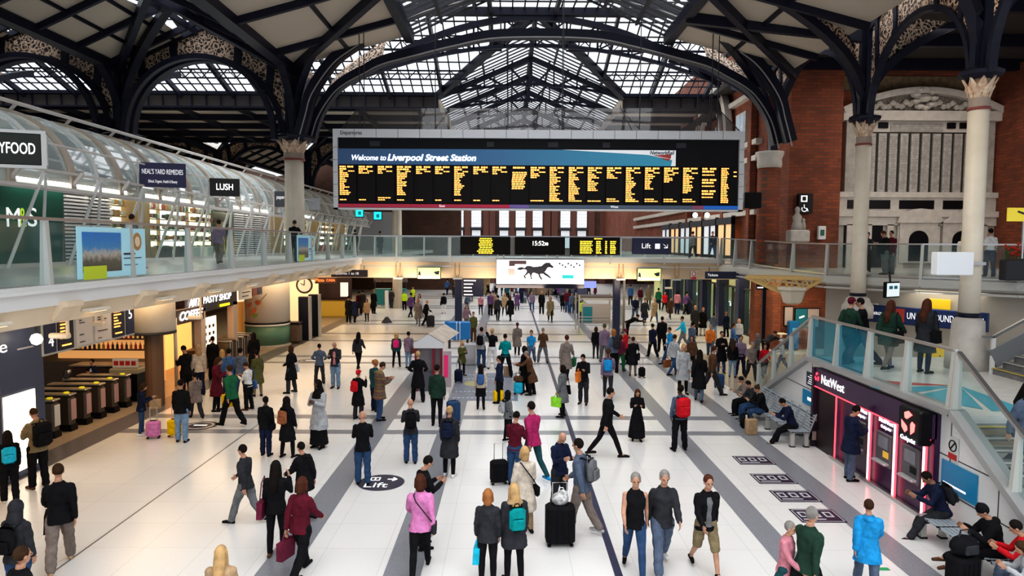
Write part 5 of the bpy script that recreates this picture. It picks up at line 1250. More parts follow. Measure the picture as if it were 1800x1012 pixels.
p = onY(535, 501, 38.5); t = E('station_clock', p, 'round clock with dark rim hanging under the balcony', 'clock'); 
MB().add([], []); m = MB(); m.tube([(.42*math.cos(q), 0, .42*math.sin(q)) for q in [2*PI*k/28 for k in range(29)]], .06, 6); m.build('rim', BRN, t); m = MB(); m.prism([(.40*math.cos(q), -.02, .40*math.sin(q)) for q in [2*PI*k/28 for k in range(28)]], (0, .08, 0)); m.build('dial', mat('clock_face', (.75, .68, .52), .5, emit=.3), t); m = MB().bar((0, -.04, 0), (.02, -.04, .3), .03, .05).bar((0, -.04, 0), (-.2, -.04, .1), .05, .03); m.build('hands', BLACK, t); MB().bar((0, 0, .4), (0, 0, .8), .06, .06).build('stem', IRON2, t)
p = onY(567, 493, 47); t = E('pizza_sign', p, 'dark hanging sign with glowing red pizza house letters', 'shop sign'); MB().rbox((.2, .1, 0), (1.5, .12, .42), .02).build('board', BRN, t); text('Pizza', (-.5, -.0, .02), .3, mat('red_glow', (1, .16, .04), .5, emit=2.5), t, fit=.6); text('CASA', (.25, 0, .02), .24, MATS['red_glow'], t, fit=.6)
YC = mat('mustard_panel', (.55, .34, .04), .5, emit=.15)
p = G(592, 556); t = E('food_counter', (p.x, p.y, 0), 'mustard-yellow curved food counter under the balcony', 'counter'); MB().rbox((-.4, 0, .65), (2.7, 1.0, 1.3), .1).build('counter', YC, t); MB().rbox((-.4, 0, 1.35), (2.9, 1.1, .08), .02).build('top', BRN, t); MB().box(-1.8, 1.0, .8, .9, 1.3, 3.2).build('menu_wall', mat('dark_maroon', (.07, .03, .03), .5), t); MB().box(.4, 1.0, -.4, -.35, 1.6, 2.7).build('lit_poster', mat('poster_pale', (.8, .75, .7), .5, emit=.7), t); MB().tube([(-1.5, -.6, 0), (-1.5, -.6, 4.4)], .1, 10).build('post', CREAM, t)
p = G(688, 540); t = E('teal_stall', (p.x - .6, p.y + 3, 0), 'teal-fronted stall with an arched mosaic header beyond the white totem', 'stall'); MB().rbox((0, 0, .75), (3.0, 1, 1.5), .05).build('front', mat('stall_teal', (.02, .24, .28), .5), t); MB().prism([(-1.6, 0, 2.1), (1.6, 0, 2.1), (1.5, 0, 2.7), (0, 0, 3.3), (-1.5, 0, 2.7)], (0, .2, 0)).build('arched_header', noisy('mosaic_header', (.10, .06, .06), (.35, .28, .24), 8), t); MB().box(-1.5, -1.4, -.1, .1, 1.5, 2.2).box(1.4, 1.5, -.1, .1, 1.5, 2.2).build('post', IRON2, t)
p = G(680, 567); t = E('totem_sign', (p.x, p.y, 0), 'slim white totem sign on a dark pyramid foot', 'sign'); MB().lathe([(.4, 0), (.38, .05), (.1, .42)], (0, 0, 0), 4).build('foot', IRON2, t); MB().rbox((0, 0, 1.4), (.26, .12, 1.9), .03).build('panel', WHITE, t)
# small white-roofed kiosk
p = G(753, 700); kx0, ky = -3.55, 25.9
a = onY(727, 610, 26.4).x; b = onY(779, 610, 26.4).x; t = E('photo_kiosk', ((a + b)/2, 26.4, 0), 'small kiosk with a white gabled roof, burgundy posts and pink lettered side', 'kiosk'); KW = b - a; kh = onY(753, 612, 26.4).z
RF = mat('kiosk_roof', (.68, .69, .72), .5); m = MB(); zr_ = kh + .55
MB().prism([(-KW/2, 0, kh), (KW/2, 0, kh), (KW/2, 0, kh + .2), (0, 0, zr_), (-KW/2, 0, kh + .2)], (0, .12, 0)).build('gable_front', RF, t)
m.quad((-KW/2 - .05, 0, kh + .2), (0, 0, zr_ + .02), (.35, 3.2, zr_ + .02), (-KW/2 + .3, 3.2, kh + .2)); m.quad((KW/2 + .05, 0, kh + .2), (0, 0, zr_ + .02), (.35, 3.2, zr_ + .02), (KW/2 + .4, 3.2, kh + .2)); m.build('roof', noisy('kiosk_canvas', (.42, .36, .30), (.58, .50, .42), 3), t)
BURG = mat('burgundy_post', (.20, .012, .03), .4)
for x in (-KW/2 + .08, KW/2 - .38, KW/2 - .08): MB().box(x - .05, x + .05, .05, .15, 0, kh).build('post', BURG, t)
MB().box(-KW/2 + .1, KW/2 - .1, .3, .4, 0, kh).build('back_panel', mat('kiosk_grey', (.22, .2, .22), .5), t); MB().box(-KW/2 + .1, KW/2 - .1, .1, .8, 0, .75).build('desk', mat('kiosk_desk', (.1, .1, .13), .4), t)
MB().box(KW/2 - .02, KW/2 + .32, -.1, .0, .2, kh - .1).build('side_banner', mat('kiosk_banner', (.42, .35, .38), .5), t); MB().box(KW/2 + .04, KW/2 + .2, -.12, -.1, .6, kh - .25).build('pink_lettering', mat('pink_band', (.65, .02, .14), .5, emit=.2), t)
p = G(735, 690); MB().add([], [])
# blue display stand
p = G(806, 612); t = E('cycle_display', (p.x, p.y, 0), 'bright blue display stand with two white upright bars below the navy post', 'display stand'); MB().rbox((0, 0, 1.0), (1.32, .3, 1.0), .06).build('blue_tray', mat('stand_blue', (.01, .19, .50), .4), t); MB().box(-.75, -.55, -.16, .16, 1.2, 1.5).build('handle', MATS['stand_blue'], t)
for x in (-.09, .09): MB().tube([(x, -.2, .5), (x, -.2, 1.4), (x, -.1, 1.48)], .025, 6).build('white_bar', WHITE, t)
for x in (-.5, .5): MB().box(x - .06, x + .06, -.1, .1, 0, .52).build('leg', IRON2, t)
p = G(823, 640); t = E('steel_cabinet', (p.x, p.y, 0), 'pale grey steel cabinet beside the woman in the cream scarf', 'cabinet'); MB().rbox((0, 0, .5), (.75, .5, 1.0), .04).build('body', mat('cab_grey', (.45, .45, .47), .4), t); MB().box(-.3, .3, -.27, -.25, .3, .9).build('door', mat('cab_grey2', (.52, .52, .55), .4), t)
# information cage with poster on the right of the centre
p0 = G(1030, 590); p1 = G(1085, 590); t = E('information_cage', ((p0.x + p1.x)/2 - .2, p0.y + 1, 0), 'glazed information stand with a teal poster beside the second navy post', 'information stand'); W_ = p1.x - p0.x + .3
m = MB()
for x in (-W_/2, W_/2): m.tube([(x, 0, 0), (x, 0, 2.5)], .05, 8); m.tube([(x, 2.2, 0), (x, 2.2, 2.5)], .05, 8)
for z in (.9, 1.1, 2.2, 2.3): m.bar((-W_/2, 0, z), (W_/2, 0, z), .04, .05)
m.build('frame', PALE, t); MB().box(-W_/2 + .15, W_/2 - .25, .02, .06, .65, 1.95).build('panel', mat('stand_panel', (.42, .40, .40), .5), t); MB().box(-W_/2 + .25, -W_/2 + .85, -.01, .02, .75, 1.75).build('teal_poster', TEALP, t); MB().box(-W_/2, W_/2, .05, 2.1, 2.3, 2.4).build('canopy', mat('brown_canopy', (.07, .05, .045), .5), t)
p = G(1090, 577); t = E('a_board', (p.x, p.y, 0), 'white-framed map board leaning at the foot of the second navy post', 'sign board', rz=.9); MB().rbox((0, 0, .9), (.9, .08, 1.6), .02).build('frame', WHITE, t); MB().box(-.36, .36, -.06, -.045, .25, 1.55).build('map_sheet', mat('map_sheet', (.35, .42, .45), .5), t)
p = G(1082, 570); t = E('lamp_post', (G(1096, 585).x, G(1096, 585).y, 0), 'slim grey steel pole rising beside the second navy post', 'pole'); MB().tube([(0, 0, 0), (0, 0, 4.6)], .08, 10).build('shaft', mat('pole_grey', (.28, .27, .27), .4), t, True); MB().lathe([(.18, 0), (.16, .05), (.08, .1)], (0, 0, 0), 12).build('base', IRON2, t)
# distant stalls
for k, (px, py, c, lab) in enumerate(((952, 500, (.30, .20, .12), 'brown circular-windowed kiosk under the advert screen'), (830, 505, (.35, .25, .12), 'gilded lamp cluster kiosk beyond the navy hanging sign'), (1000, 500, (.12, .12, .2), 'dark distant kiosk beside the lit blue sign'))):
    g0 = onY(px, py, 78); t = E('distant_kiosk', (g0.x, 78, 0), lab, 'kiosk'); MB().rbox((0, 0, 1.2), (4, 2, 2.4), .1).build('body', mat('kiosk_' + str(k), c, .5), t); MB().rbox((0, -.2, 2.5), (4.4, 2.6, .3), .05).build('roof', BRN if k else WHITE, t); MB().lathe([(.5, -.05), (.5, .05)], (0, 0, 0), 16).build('vent', IRON2, t)

# ------------------------------------------------------------------ stair block with cash machines
WX = 9.0; ZL = 2.4; Y0, Y1 = 13.5, 20.1
SLP = .645
WP = noisy('white_wall_panel', (.80, .80, .80), (.86, .86, .85), 1.2, .35)
yb, yf = Y1 + ZL/.50, Y0 - ZL/SLP
w = MB().prism([(WX, yb, 0), (WX, yf, 0), (WX, Y0, ZL), (WX, Y1, ZL)], (.15, 0, 0)); S(w, 'wall_stair_side', WP)
m = MB()
for y in (10.6, 12.2, 13.6, 20.0): m.box(WX - .006, WX, y, y + .02, 0, min(ZL, max(.05, (y - yf)*SLP if y < Y0 else 9)))
for z in (.75, 1.5):
    m.box(WX - .006, WX, yf + z/SLP, 15.2, z, z + .02); m.box(WX - .006, WX, 19.8, yb - z/.5, z, z + .02)
m.box(WX - .012, WX, yf, yb, 0, .1)
S(m, 'trim_wall_joints', IRON2)
cop = MB(); P_ = [V((WX - .02, yf - .1, .06)), V((WX - .02, Y0 - .05, ZL + .06)), V((WX - .02, Y1, ZL + .06)), V((WX - .02, yb, .06))]
for a, b in zip(P_, P_[1:]): cop.bar(a, b, .34, .14)
S(cop, 'trim_stair_coping', mat('coping_grey', (.42, .42, .42), .35, .3))
LAND = noisy('landing_floor', (.62, .62, .60), (.70, .70, .68), 3, .3)
S(MB().box(WX + .1, 14.5, Y0, Y1 + .6, ZL - .2, ZL), 'floor_stair_landing', LAND)
# landing floor graphic: red, white, teal fan
c = V((11.0, 16.4, ZL + .004)); tri = [((-1.9, -1.2), (-1.1, -2.4), 'teal'), ((-1.0, -2.5), (-.2, -2.7), 'teal'), ((-2.3, -.2), (-2.0, -1.0), 'teal'), ((-1.8, .7), (-2.1, .1), 'redg')]
t = E('landing_graphic', c, 'red white and teal fan-shaped floor graphic on the stair landing', 'floor graphic')
for (a, b, k_) in tri: MB().add([(0, 0, .002), (a[0], a[1], .002), (b[0], b[1], .002)], [(0, 1, 2)]).build('coloured_wedge', mat('fan_' + k_, (.03, .36, .48) if k_ == 'teal' else (.5, .05, .04), .4), t)
STEPM = noisy('stair_grey', (.16, .16, .17), (.22, .22, .22), 5, .5); NOS = mat('yellow_nosing', (.55, .42, .08), .5)
def flight(p0, d, n, rise, going, wid, side, lab, ylast=True):
    t = E('stair_flight', p0, lab, 'stairs'); d = V(d); sd = V(side)
    for k in range(n):
        a = d*(k*going); z1 = rise*(k + 1) if rise > 0 else rise*(k+1)
        zlo, zhi = (0 if rise > 0 else z1 - .05), z1
        corners = [a, a + sd*wid, a + sd*wid + d*going*1.02, a + d*going*1.02]
        MB().prism([c + V((0, 0, max(zhi - abs(rise)*2, min(zlo, zhi - .05)))) for c in corners], (0, 0, zhi - max(zhi - abs(rise)*2, min(zlo, zhi - .05)))).build('step', STEPM, t)
        e = a if rise > 0 else a + d*going
        MB().bar(e + V((0, 0, zhi + .004)), e + sd*wid + V((0, 0, zhi + .004)), .06, .02).build('nosing', NOS if k in (0, n-1) else PALE, t)
    return t
flight((WX + .2, Y0, ZL), (0, -1, 0), 14, -ZL/15, .255, 4.0, (1, 0, 0), 'near flight of grey stairs descending toward the camera from the landing')
flight((WX + .2, Y1 + .6, ZL), (0, 1, 0), 14, -ZL/15, .32, 4.0, (1, 0, 0), 'far flight of grey stairs descending from the landing to the concourse')
flight((12.9, 14.0, ZL), (1, 0, 0), 14, (RZ - ZL)/14, .29, 4.0, (0, 1, 0), 'upper flight of grey stairs rising from the landing to the east balcony')
def film(k): return BLUEGL if k < 2 else RAILGL
railing([(WX, Y1), (WX, Y0 + .1)], 0, 'glass railing with blue film along the stair landing above the cash machines', 1.65, 1.22, film, zs=[ZL + .08, ZL + .08], posth=.1)
railing([(WX, Y0), (WX, Y0 - 3.4)], 0, 'glass railing sloping down the near stair flight', 1.7, 1.2, zs=[ZL + .08, ZL + .08 - 3.4*SLP], posth=.1)
railing([(WX, Y1 + .1), (WX, yb - .6)], 0, 'glass railing sloping down the far stair flight', 1.6, 1.15, zs=[ZL + .08, .42], posth=.1)
m = MB(); t = E('stair_handrail', (12.9, 14, ZL), 'steel handrails of the upper stair flight', 'handrail')
for y in (0, 4.0): MB().path([(-.3, y, 1.0), (0, y, 1.0), (4.06, y, 3.26), (6, y, 3.26)], .07, .07).build('rail', STEEL, t); MB().bar((0, y, .4), (4.06, y, 2.6), .08, .5).build('side_panel', mat('stair_side_glass', (.22, .23, .24), .3), t)
for k in range(3): MB().bar((k*2, 4.0, k*1.1), (k*2, 4.0, k*1.1 + 1.0), .1, .07).build('post', WHITE, t)
MB().path([(-.5, -.4, .1), (-.5, -.4, .7), (-.3, -.5, 1.0), (.2, -1.0, 1.1), (.3, -2.4, .3), (.4, -4.4, -1.0)], .06, .06).build('curved_rail', STEEL, t)
# cash machine kiosk
KXF = WX - .18; ky0, ky1 = 13.95, 19.42; PUR = mat('plum_panel', (.045, .012, .06), .3); NEON = mat('red_neon', (1, .10, .12), .4, emit=2.4, ecol=(1, .05, .08)); NEONW = mat('pink_neon', (1, .5, .5), .4, emit=2.2, ecol=(1, .5, .5))
t = E('cash_machine_kiosk', (KXF, ky0, 0), 'plum cash machine kiosk reading NatWest with red neon edges under the stair landing', 'cash machine kiosk'); KL = ky1 - ky0
MB().box(.06, .18, 0, KL, .1, 2.3).build('body', PUR, t)
MB().box(-.02, .1, 0, KL, 1.78, 2.3).build('fascia', PUR, t)
MB().box(-.06, .06, KL - .06, KL + .06, 0, 2.3).build('end_pier', mat('plum_dark', (.03, .012, .03), .4), t)
MB().box(-.06, .07, KL - .1, KL + .07, .2, .45).box(-.06, .07, KL - .1, KL + .07, .75, .9).build('pale_band', mat('taupe_band', (.35, .25, .22), .5), t)
MB().box(.045, .062, KL - 1.15, KL - .08, 0, 1.76).build('dark_doorway', mat('doorway_dark', (.02, .008, .012), .4), t)
MB().box(-.05, .06, 0, KL - 1.1, 0, .09).build('plinth', STEEL, t)
g = MB(); g.box(-.035, -.015, 0, KL, 1.755, 1.78)
ysn = [4.10, 2.32, 1.22, .12]
for y in ysn: g.box(-.03, .0, y, y + .035, .1, 1.76)
g.build('red_neon_edge', NEON, t); g = MB()
for y in ysn[1:]: g.box(-.03, .0, y + .08, y + .125, .1, 1.76)
g.build('pink_neon_edge', NEONW, t)
text('NatWest', (-.03, KL - .45, 2.04), .36, mat('natwest_letters', (.95, .95, .95), .5, emit=.9), t, face='W', fit=1.3)
def chev(c, r, m_, nm, depth=-.01):
    mb = MB(); c = V(c)
    for k in range(3):
        a = PI/2 + k*2*PI/3; P = lambda rr, an: c + V((0, -rr*math.cos(an), rr*math.sin(an)))
        mb.prism([P(r, a - .62), P(r*1.05, a), P(r, a + .62), P(r*.62, a + .95), P(r*.35, a + .55), P(r*.45, a - .1)], (depth, 0, 0))
    return mb.build(nm, m_, t)
chev((-.03, KL - .2, 2.06), .13, mat('logo_red', (.9, .05, .10), .4, emit=1.5, ecol=(1, .06, .10)), 'chevron_emblem')
for k in range(3):
    yc = (2.95, 1.80, .72)[k]
    MB().rbox((.03, yc, 1.02), (.08, .62, .78), .02).build('machine_surround', mat('atm_grey', (.12, .115, .125), .35), t)
    MB().box(-.02, -.01, yc - .2, yc + .2, 1.05, 1.33).build('screen', mat('atm_screen', (.20, .19, .22), .2, emit=.15), t)
    MB().rbox((-.05, yc, .72), (.16, .56, .06), .02).build('keypad_shelf', mat('atm_silver', (.40, .40, .42), .3), t)
    MB().box(-.02, -.012, yc - .25, yc - .02, .85, 1.0).build('card_slot', mat('atm_yellow', (.6, .35, .05), .4, emit=.5) if k == 1 else BLACK, t)
    text('NatWest', (.04, yc, 1.67), .14, WGLOW, t, face='W', align='CENTER', fit=.6); text('Cashpoint', (.04, yc, 1.53), .10, WGLOW, t, face='W', align='CENTER', fit=.42)
tt = t; t = E('projecting_logo_sign', (KXF, ky0 + .1, 1.6), 'black projecting box sign with a red interlocking chevron emblem', 'sign')
MB().rbox((-.12, .3, .38), (.28, .8, .72), .03).build('box', BLACK, t); chev((-.27, .3, .42), .25, mat('coral_logo', (1, .22, .2), .4, emit=1.6, ecol=(1, .2, .18)), 'chevron_emblem'); text('Cashpoint', (-.27, .3, .07), .13, WGLOW, t, face='W', align='CENTER')
# posters on the stair wall
def wsign(y0, y1, z0, z1, m_, lab, extra=None, nm='wall_notice'):
    t = E(nm, (WX - .01, y0, z0), lab, 'notice'); MB().box(-.02, 0, 0, y1 - y0, 0, z1 - z0).build('sheet', m_, t)
    if extra == 'lines':
        g = MB()
        for k in range(5): g.box(-.026, -.02, .08, (y1 - y0)*random.uniform(.5, .85), (z1-z0)*(.15 + k*.16), (z1-z0)*(.2 + k*.16))
        g.build('text_lines', WLET, t)
    return t
BLUEP = mat('blue_poster', (.01, .24, .47), .4, emit=.05)
a = onX(1656, 850, WX); b = onX(1720, 850, WX); t = wsign(b.y, a.y, .82, 1.42, BLUEP, 'wide blue poster on the white stair wall behind the seated man'); g = MB(); g.box(-.026, -.02, .3, 1.0, .12, .16); g.build('caption', WLET, t)
a = onX(1412, 700, WX); b = onX(1440, 700, WX); t = wsign(b.y, a.y, 1.02, 1.45, BLUEP, 'small blue poster behind the metal waiting bench'); MB().box(-.026, -.02, .2, .7, .15, .25).build('caption', WLET, t)
a = onX(1419, 670, WX); b = onX(1434, 670, WX); wsign(b.y, a.y, 1.62, 2.02, NAVY, 'navy notice with white lines above the small blue poster', 'lines')
a = onX(1437, 665, WX); b = onX(1441, 665, WX)
t = wsign(13.35, 13.62, 1.5, 1.95, WHITE, 'round no-smoking notice with red label beside the kiosk'); g = MB(); g.tube([(-.03, .15 + .11*math.cos(2*PI*k/16), .28 + .11*math.sin(2*PI*k/16)) for k in range(17)], .012, 5); g.bar((-.03, .08, .36), (-.03, .22, .2), .02, .02); g.build('symbol', BLACK, t); MB().box(-.026, -.02, .02, .28, .0, .12).build('red_label', MATS['sign_red'], t)
# benches
BM = mat('bench_metal', (.42, .47, .52), .35, .2)
def bench(x, ya, yb_, back, lab, seats):
    t = E('metal_bench', (x, ya, 0), lab, 'bench'); L_ = yb_ - ya
    for k in range(seats):
        y = k*L_/seats; w_ = L_/seats - .04
        g = MB(); 
        for j in range(6): g.box(-.26 + j*.09, -.19 + j*.09, y + .02, y + w_, .43, .46)
        g.box(-.26, .27, y + .02, y + .06, .42, .465).box(-.26, .27, y + w_ - .04, y + w_, .42, .465).box(-.26, .27, y + w_/2 - .02, y + w_/2 + .02, .42, .462)
        g.build('slatted_seat', BM, t)
        if back:
            g = MB()
            for j in range(6): g.bar((.27 + j*.028, y + .03, .52 + j*.08), (.27 + j*.028, y + w_ - .03, .52 + j*.08), .02, .05, up=(1, 0, 0))
            g.bar((.25, y + .03, .45), (.44, y + .03, .98), .03, .03).bar((.25, y + w_ - .03, .45), (.44, y + w_ - .03, .98), .03, .03); g.build('slatted_backrest', BM, t)
    MB().bar((0, 0, .38), (0, L_, .38), .08, .08).build('beam', IRON2, t)
    for y in (.12, L_ - .12, L_*.5):
        for x_ in (-.2, .2): MB().box(x_ - .05, x_ + .05, y - .05, y + .05, .02, .40).build('leg', PALE, t); MB().box(x_ - .07, x_ + .07, y - .07, y + .07, 0, .03).build('foot_pad', BLACK, t)
    return t
bench(8.38, 19.2, 23.2, True, 'metal slatted waiting bench with backrests beside the stair wall', 7)
bench(8.46, 9.9, 13.35, False, 'metal slatted bench below the wide blue poster', 5)
# cctv cameras hanging
for k, (px, py, Y) in enumerate(((343, 545, 24), (105, 590, 17), (168, 567, 19.5), (1062, 512, 48))):
    p = onY(px, py, Y) if k < 3 else onY(px, 510, 52); p = onY((343, 105, 168, 1175)[k], (558, 590, 569, 506)[k], Y)
    t = E('security_camera', p, f'beige box security camera hanging {["in front of the coffee fascia", "beside the glowing globe lamp", "over the platform indicator", "under the footbridge by the lime screen"][k]}', 'security camera'); MB().rbox((0, 0, 0), (.5, .16, .14), .03).build('housing', CREAM, t); MB().bar((.2, 0, .05), (.2, 0, max(.4, 4.5 - p.z)), .06, .06).build('drop_pole', CREAM, t)
# ------------------------------------------------------------------ people
def bake(mb, voxel, smooth=2, name='body'):
    me = bpy.data.meshes.new(name); me.from_pydata(mb.v, [], mb.f); me.update()
    o = bpy.data.objects.new('tmp_build', me); COL.objects.link(o)
    r = o.modifiers.new('r', 'REMESH'); r.mode = 'VOXEL'; r.voxel_size = voxel; r.use_smooth_shade = True
    if name in ('jacket', 'jumper', 'parka', 'coat', 'dress', 'trousers', 'skirt', 'long', 'vest', 'tee', 'shorts'):
        tx = bpy.data.textures.get('folds') or bpy.data.textures.new('folds', 'CLOUDS'); tx.noise_scale = .11; tx.noise_depth = 1
        dm = o.modifiers.new('d', 'DISPLACE'); dm.texture = tx; dm.strength = .030; dm.mid_level = .5; dm.texture_coords = 'LOCAL'
    s = o.modifiers.new('s', 'SMOOTH'); s.iterations = smooth; s.factor = .5
    dg = bpy.context.evaluated_depsgraph_get(); ev = o.evaluated_get(dg)
    out = bpy.data.meshes.new_from_object(ev); out.name = name
    bpy.data.objects.remove(o); bpy.data.meshes.remove(me)
    return out
def limb(mb, pts, rad, n=10):
    """tapering limb with rounded ends"""
    pts = [V(p) for p in pts]; rad = list(rad)
    d0 = (pts[0] - pts[1]).normalized(); d1 = (pts[-1] - pts[-2]).normalized()
    P = [pts[0] + d0*rad[0]*.8, pts[0] + d0*rad[0]*.5] + pts + [pts[-1] + d1*rad[-1]*.5, pts[-1] + d1*rad[-1]*.8]
    R = [rad[0]*.35, rad[0]*.8] + rad + [rad[-1]*.8, rad[-1]*.35]
    mb.tube(P, R, n)
def ell(mb, c, r, n=12, M=None):
    c = V(c); vs = []; fs = []; m = 7
    for i in range(m + 1):
        a = -PI/2 + PI*(i + (0.12 if i == 0 else -0.12 if i == m else 0))/m
        for k in range(n):
            t = 2*PI*k/n; p = V((r[0]*math.cos(a)*math.cos(t), r[1]*math.cos(a)*math.sin(t), r[2]*math.sin(a)))
            vs.append(c + (M @ p if M else p))
    for i in range(m):
        for k in range(n): fs.append((i*n+k, i*n+(k+1)%n, (i+1)*n+(k+1)%n, (i+1)*n+k))
    fs += [tuple(range(n-1, -1, -1)), tuple(m*n+k for k in range(n))]; mb.add(vs, fs)
D = math.radians
POSE = dict(
 stand=dict(l=(3,4), r=(-4,3), al=(4,9,14,.05), ar=(2,9,12,.05), hd=2),
 stand2=dict(l=(-3,3), r=(6,9), al=(0,12,20,.1), ar=(8,8,22,.15), hd=-8, ab=6),
 phone=dict(l=(2,3), r=(-3,4), al=(22,10,92,.45), ar=(25,9,90,.42), hd=30),
 strap=dict(l=(-2,3), r=(4,6), al=(2,8,14,.05), ar=(35,12,125,.3), hd=0),
 fold=dict(l=(2,2), r=(-2,3), al=(18,12,105,.85), ar=(20,12,100,.8), hd=4),
 hips=dict(l=(3,4), r=(-3,3), al=(-8,32,70,.7), ar=(-8,32,70,.7), hd=-6, ab=7),
 walk=dict(l=(24,8), r=(-16,24), al=(-24,8,16,0), ar=(24,8,30,.1), hd=3, lean=3),
 walk2=dict(l=(-22,18), r=(26,6), al=(26,8,32,.1), ar=(-22,9,14,0), hd=6, lean=4),
 pull=dict(l=(14,6), r=(-14,18), al=(-20,10,4,0), ar=(14,8,40,.15), hd=3, lean=4),
 raisearm=dict(l=(3,3), r=(-3,3), al=(150,18,25,.1), ar=(30,14,100,.4), hd=-6, ab=5),
 wide=dict(l=(6,4), r=(-8,4), al=(22,12,85,.4), ar=(22,12,85,.4), hd=10, ab=12),
 bend=dict(l=(4,6), r=(-6,6), al=(40,8,20,.1), ar=(46,8,24,.1), hd=20, lean=62),
 rail=dict(l=(2,3), r=(-6,4), al=(46,14,40,.2), ar=(46,14,40,.2), hd=14, lean=12),
 sit=dict(l=(84,88), r=(82,84), al=(26,10,82,.42), ar=(28,10,78,.42), hd=26, lean=14, sit=1),
 sitfwd=dict(l=(70,38), r=(60,48), al=(26,10,80,.45), ar=(28,10,76,.42), hd=34, lean=20, sit=1),
 sitlow=dict(l=(82,26), r=(86,30), al=(30,12,84,.45), ar=(32,12,80,.4), hd=24, lean=16, sit=1),
)
def skel(pose):
    q = POSE[pose]; sit = q.get('sit'); J = {}
    ab = D(q.get('ab', 2))
    def leg(s, th, kn):
        th, kn = D(th), D(kn); sh = th - kn
        d1 = V((s*math.sin(ab), math.sin(th), -math.cos(th))).normalized()*.43; d2 = V((s*math.sin(ab)*.6, math.sin(sh), -math.cos(sh))).normalized()*.41
        return d1, d2, sh
    L1, L2, ls = leg(-1, *q['l']); R1, R2, rs = leg(1, *q['r'])
    hz = .085 - min((L1 + L2).z, (R1 + R2).z) if not sit else .54
    for s, a, b, sh, k in ((-1, L1, L2, ls, 'L'), (1, R1, R2, rs, 'R')):
        h = V((s*.092, 0, hz - .02)); J['hip'+k] = h; J['knee'+k] = h + a; J['ank'+k] = h + a + b
        pt = D(-6) if sit else max(-.5, min(.6, -sh*.9)) if (h + a + b).z > .13 else 0
        J['toe'+k] = J['ank'+k] + V((s*.03, .19*math.cos(pt), .19*math.sin(pt) - .045)); J['heel'+k] = J['ank'+k] + V((0, -.06, -.035 - .06*math.sin(pt)))
    ln = D(q.get('lean', 0)); Rm = Matrix.Rotation(-ln, 3, 'X'); base = V((0, 0, hz))
    U = lambda x, y, dz: base + Rm @ V((x, y, dz))      # dz from hip centre (.92 standing)
    J['U'] = U; J['hz'] = hz
    for s, k in ((-1, 'L'), (1, 'R')):
        f, abd, el, inn = q['al' if k == 'L' else 'ar']; f, abd, el = D(f) + ln*.35, D(abd), D(el)
        sh = U(s*.158, -.005, .475); J['sho'+k] = sh
        d = V((s*math.sin(abd), math.sin(f)*math.cos(abd), -math.cos(f)*math.cos(abd))); e = sh + d*.285
        f2 = f + el; d2 = V((-s*inn + s*math.sin(abd)*.4, math.sin(f2), -math.cos(f2))).normalized(); w = e + d2*.245
        J['elb'+k] = e; J['wri'+k] = w; J['hd'+k] = d2
    J['neck'] = U(0, .0, .57); hm = Matrix.Rotation(-(ln*.5 + D(q['hd'])), 3, 'X'); J['HM'] = hm; J['head'] = J['neck'] + V((0, .012, .035)) + hm @ V((0, .018, .125))
    return J
JC = {}
def S_(pose):
    if pose not in JC: JC[pose] = skel(pose)
    return JC[pose]
def torso(mb, J, rings, n=16):
    vs = []; m = len(rings)
    for dz, rx, ry, dy in rings:
        for k in range(n):
            t = 2*PI*k/n; c, s = math.cos(t), math.sin(t); c = math.copysign(abs(c)**.85, c); s = math.copysign(abs(s)**.9, s)
            vs.append(J['U'](rx*c, ry*s + dy, dz))
    fs = [(i*n+k, i*n+(k+1)%n, (i+1)*n+(k+1)%n, (i+1)*n+k) for i in range(m-1) for k in range(n)] + [tuple(range(n-1, -1, -1)), tuple((m-1)*n+k for k in range(n))]
    mb.add(vs, fs)
BOD = [(-.10, .13, .10, -.01), (-.02, .158, .112, -.012), (.10, .138, .10, 0), (.18, .128, .092, .005), (.30, .15, .105, .005), (.42, .157, .108, 0), (.49, .138, .088, -.005), (.54, .085, .07, -.005), (.57, .056, .056, 0), (.63, .052, .054, .008)]
def headmesh(mb, J):
    c, M = J['head'], J['HM']
    ell(mb, c + M @ V((0, -.006, .018)), (.076, .094, .104), 14, M)
    ell(mb, c + M @ V((0, .018, -.052)), (.056, .066, .066), 12, M)
    ell(mb, c + M @ V((0, .098, -.012)), (.014, .022, .026), 8, M)   # nose
    ell(mb, c + M @ V((0, .084, -.060)), (.024, .012, .010), 8, M)   # lips
    for s in (-1, 1):
        ell(mb, c + M @ V((s*.077, -.004, -.008)), (.012, .020, .032), 8, M)
        ell(mb, c + M @ V((s*.03, .078, .022)), (.022, .014, .010), 8, M)   # brows
def handmesh(mb, J, k, fine):
    s = -1 if k == 'L' else 1; w, d = J['wri'+k], J['hd'+k]
    inn = V((-s, 0, 0)); pn = (inn - d*inn.dot(d)).normalized(); across = d.cross(pn).normalized()   # across: palm width direction
    if across.y < 0: across = -across
    for o in (-.024, -.008, .008, .024): limb(mb, [w + across*o*.7, w + d*.085 + across*o], [.0155, .0145], 7)
    if not fine:
        limb(mb, [w + d*.08, w + d*.15 + pn*.02], [.03, .018], 7); limb(mb, [w + d*.03 + across*.025, w + d*.075 + across*.055], [.013, .010], 6); return
    for i, (o, ln) in enumerate(((.032, .068), (.011, .078), (-.011, .072), (-.032, .056))):
        a = w + d*.085 + across*o; b = a + d*ln*.5 + pn*.010 + across*o*.08; c = b + d*ln*.38 + pn*.024
        limb(mb, [a - d*.02, a, b, c], [.0105, .0100, .0092, .0082], 6)
    t0 = w + d*.025 + across*.028; limb(mb, [t0, t0 + d*.028 + across*.026, t0 + d*.058 + across*.034 + pn*.012], [.0125, .0110, .0095], 6)
MC = {}
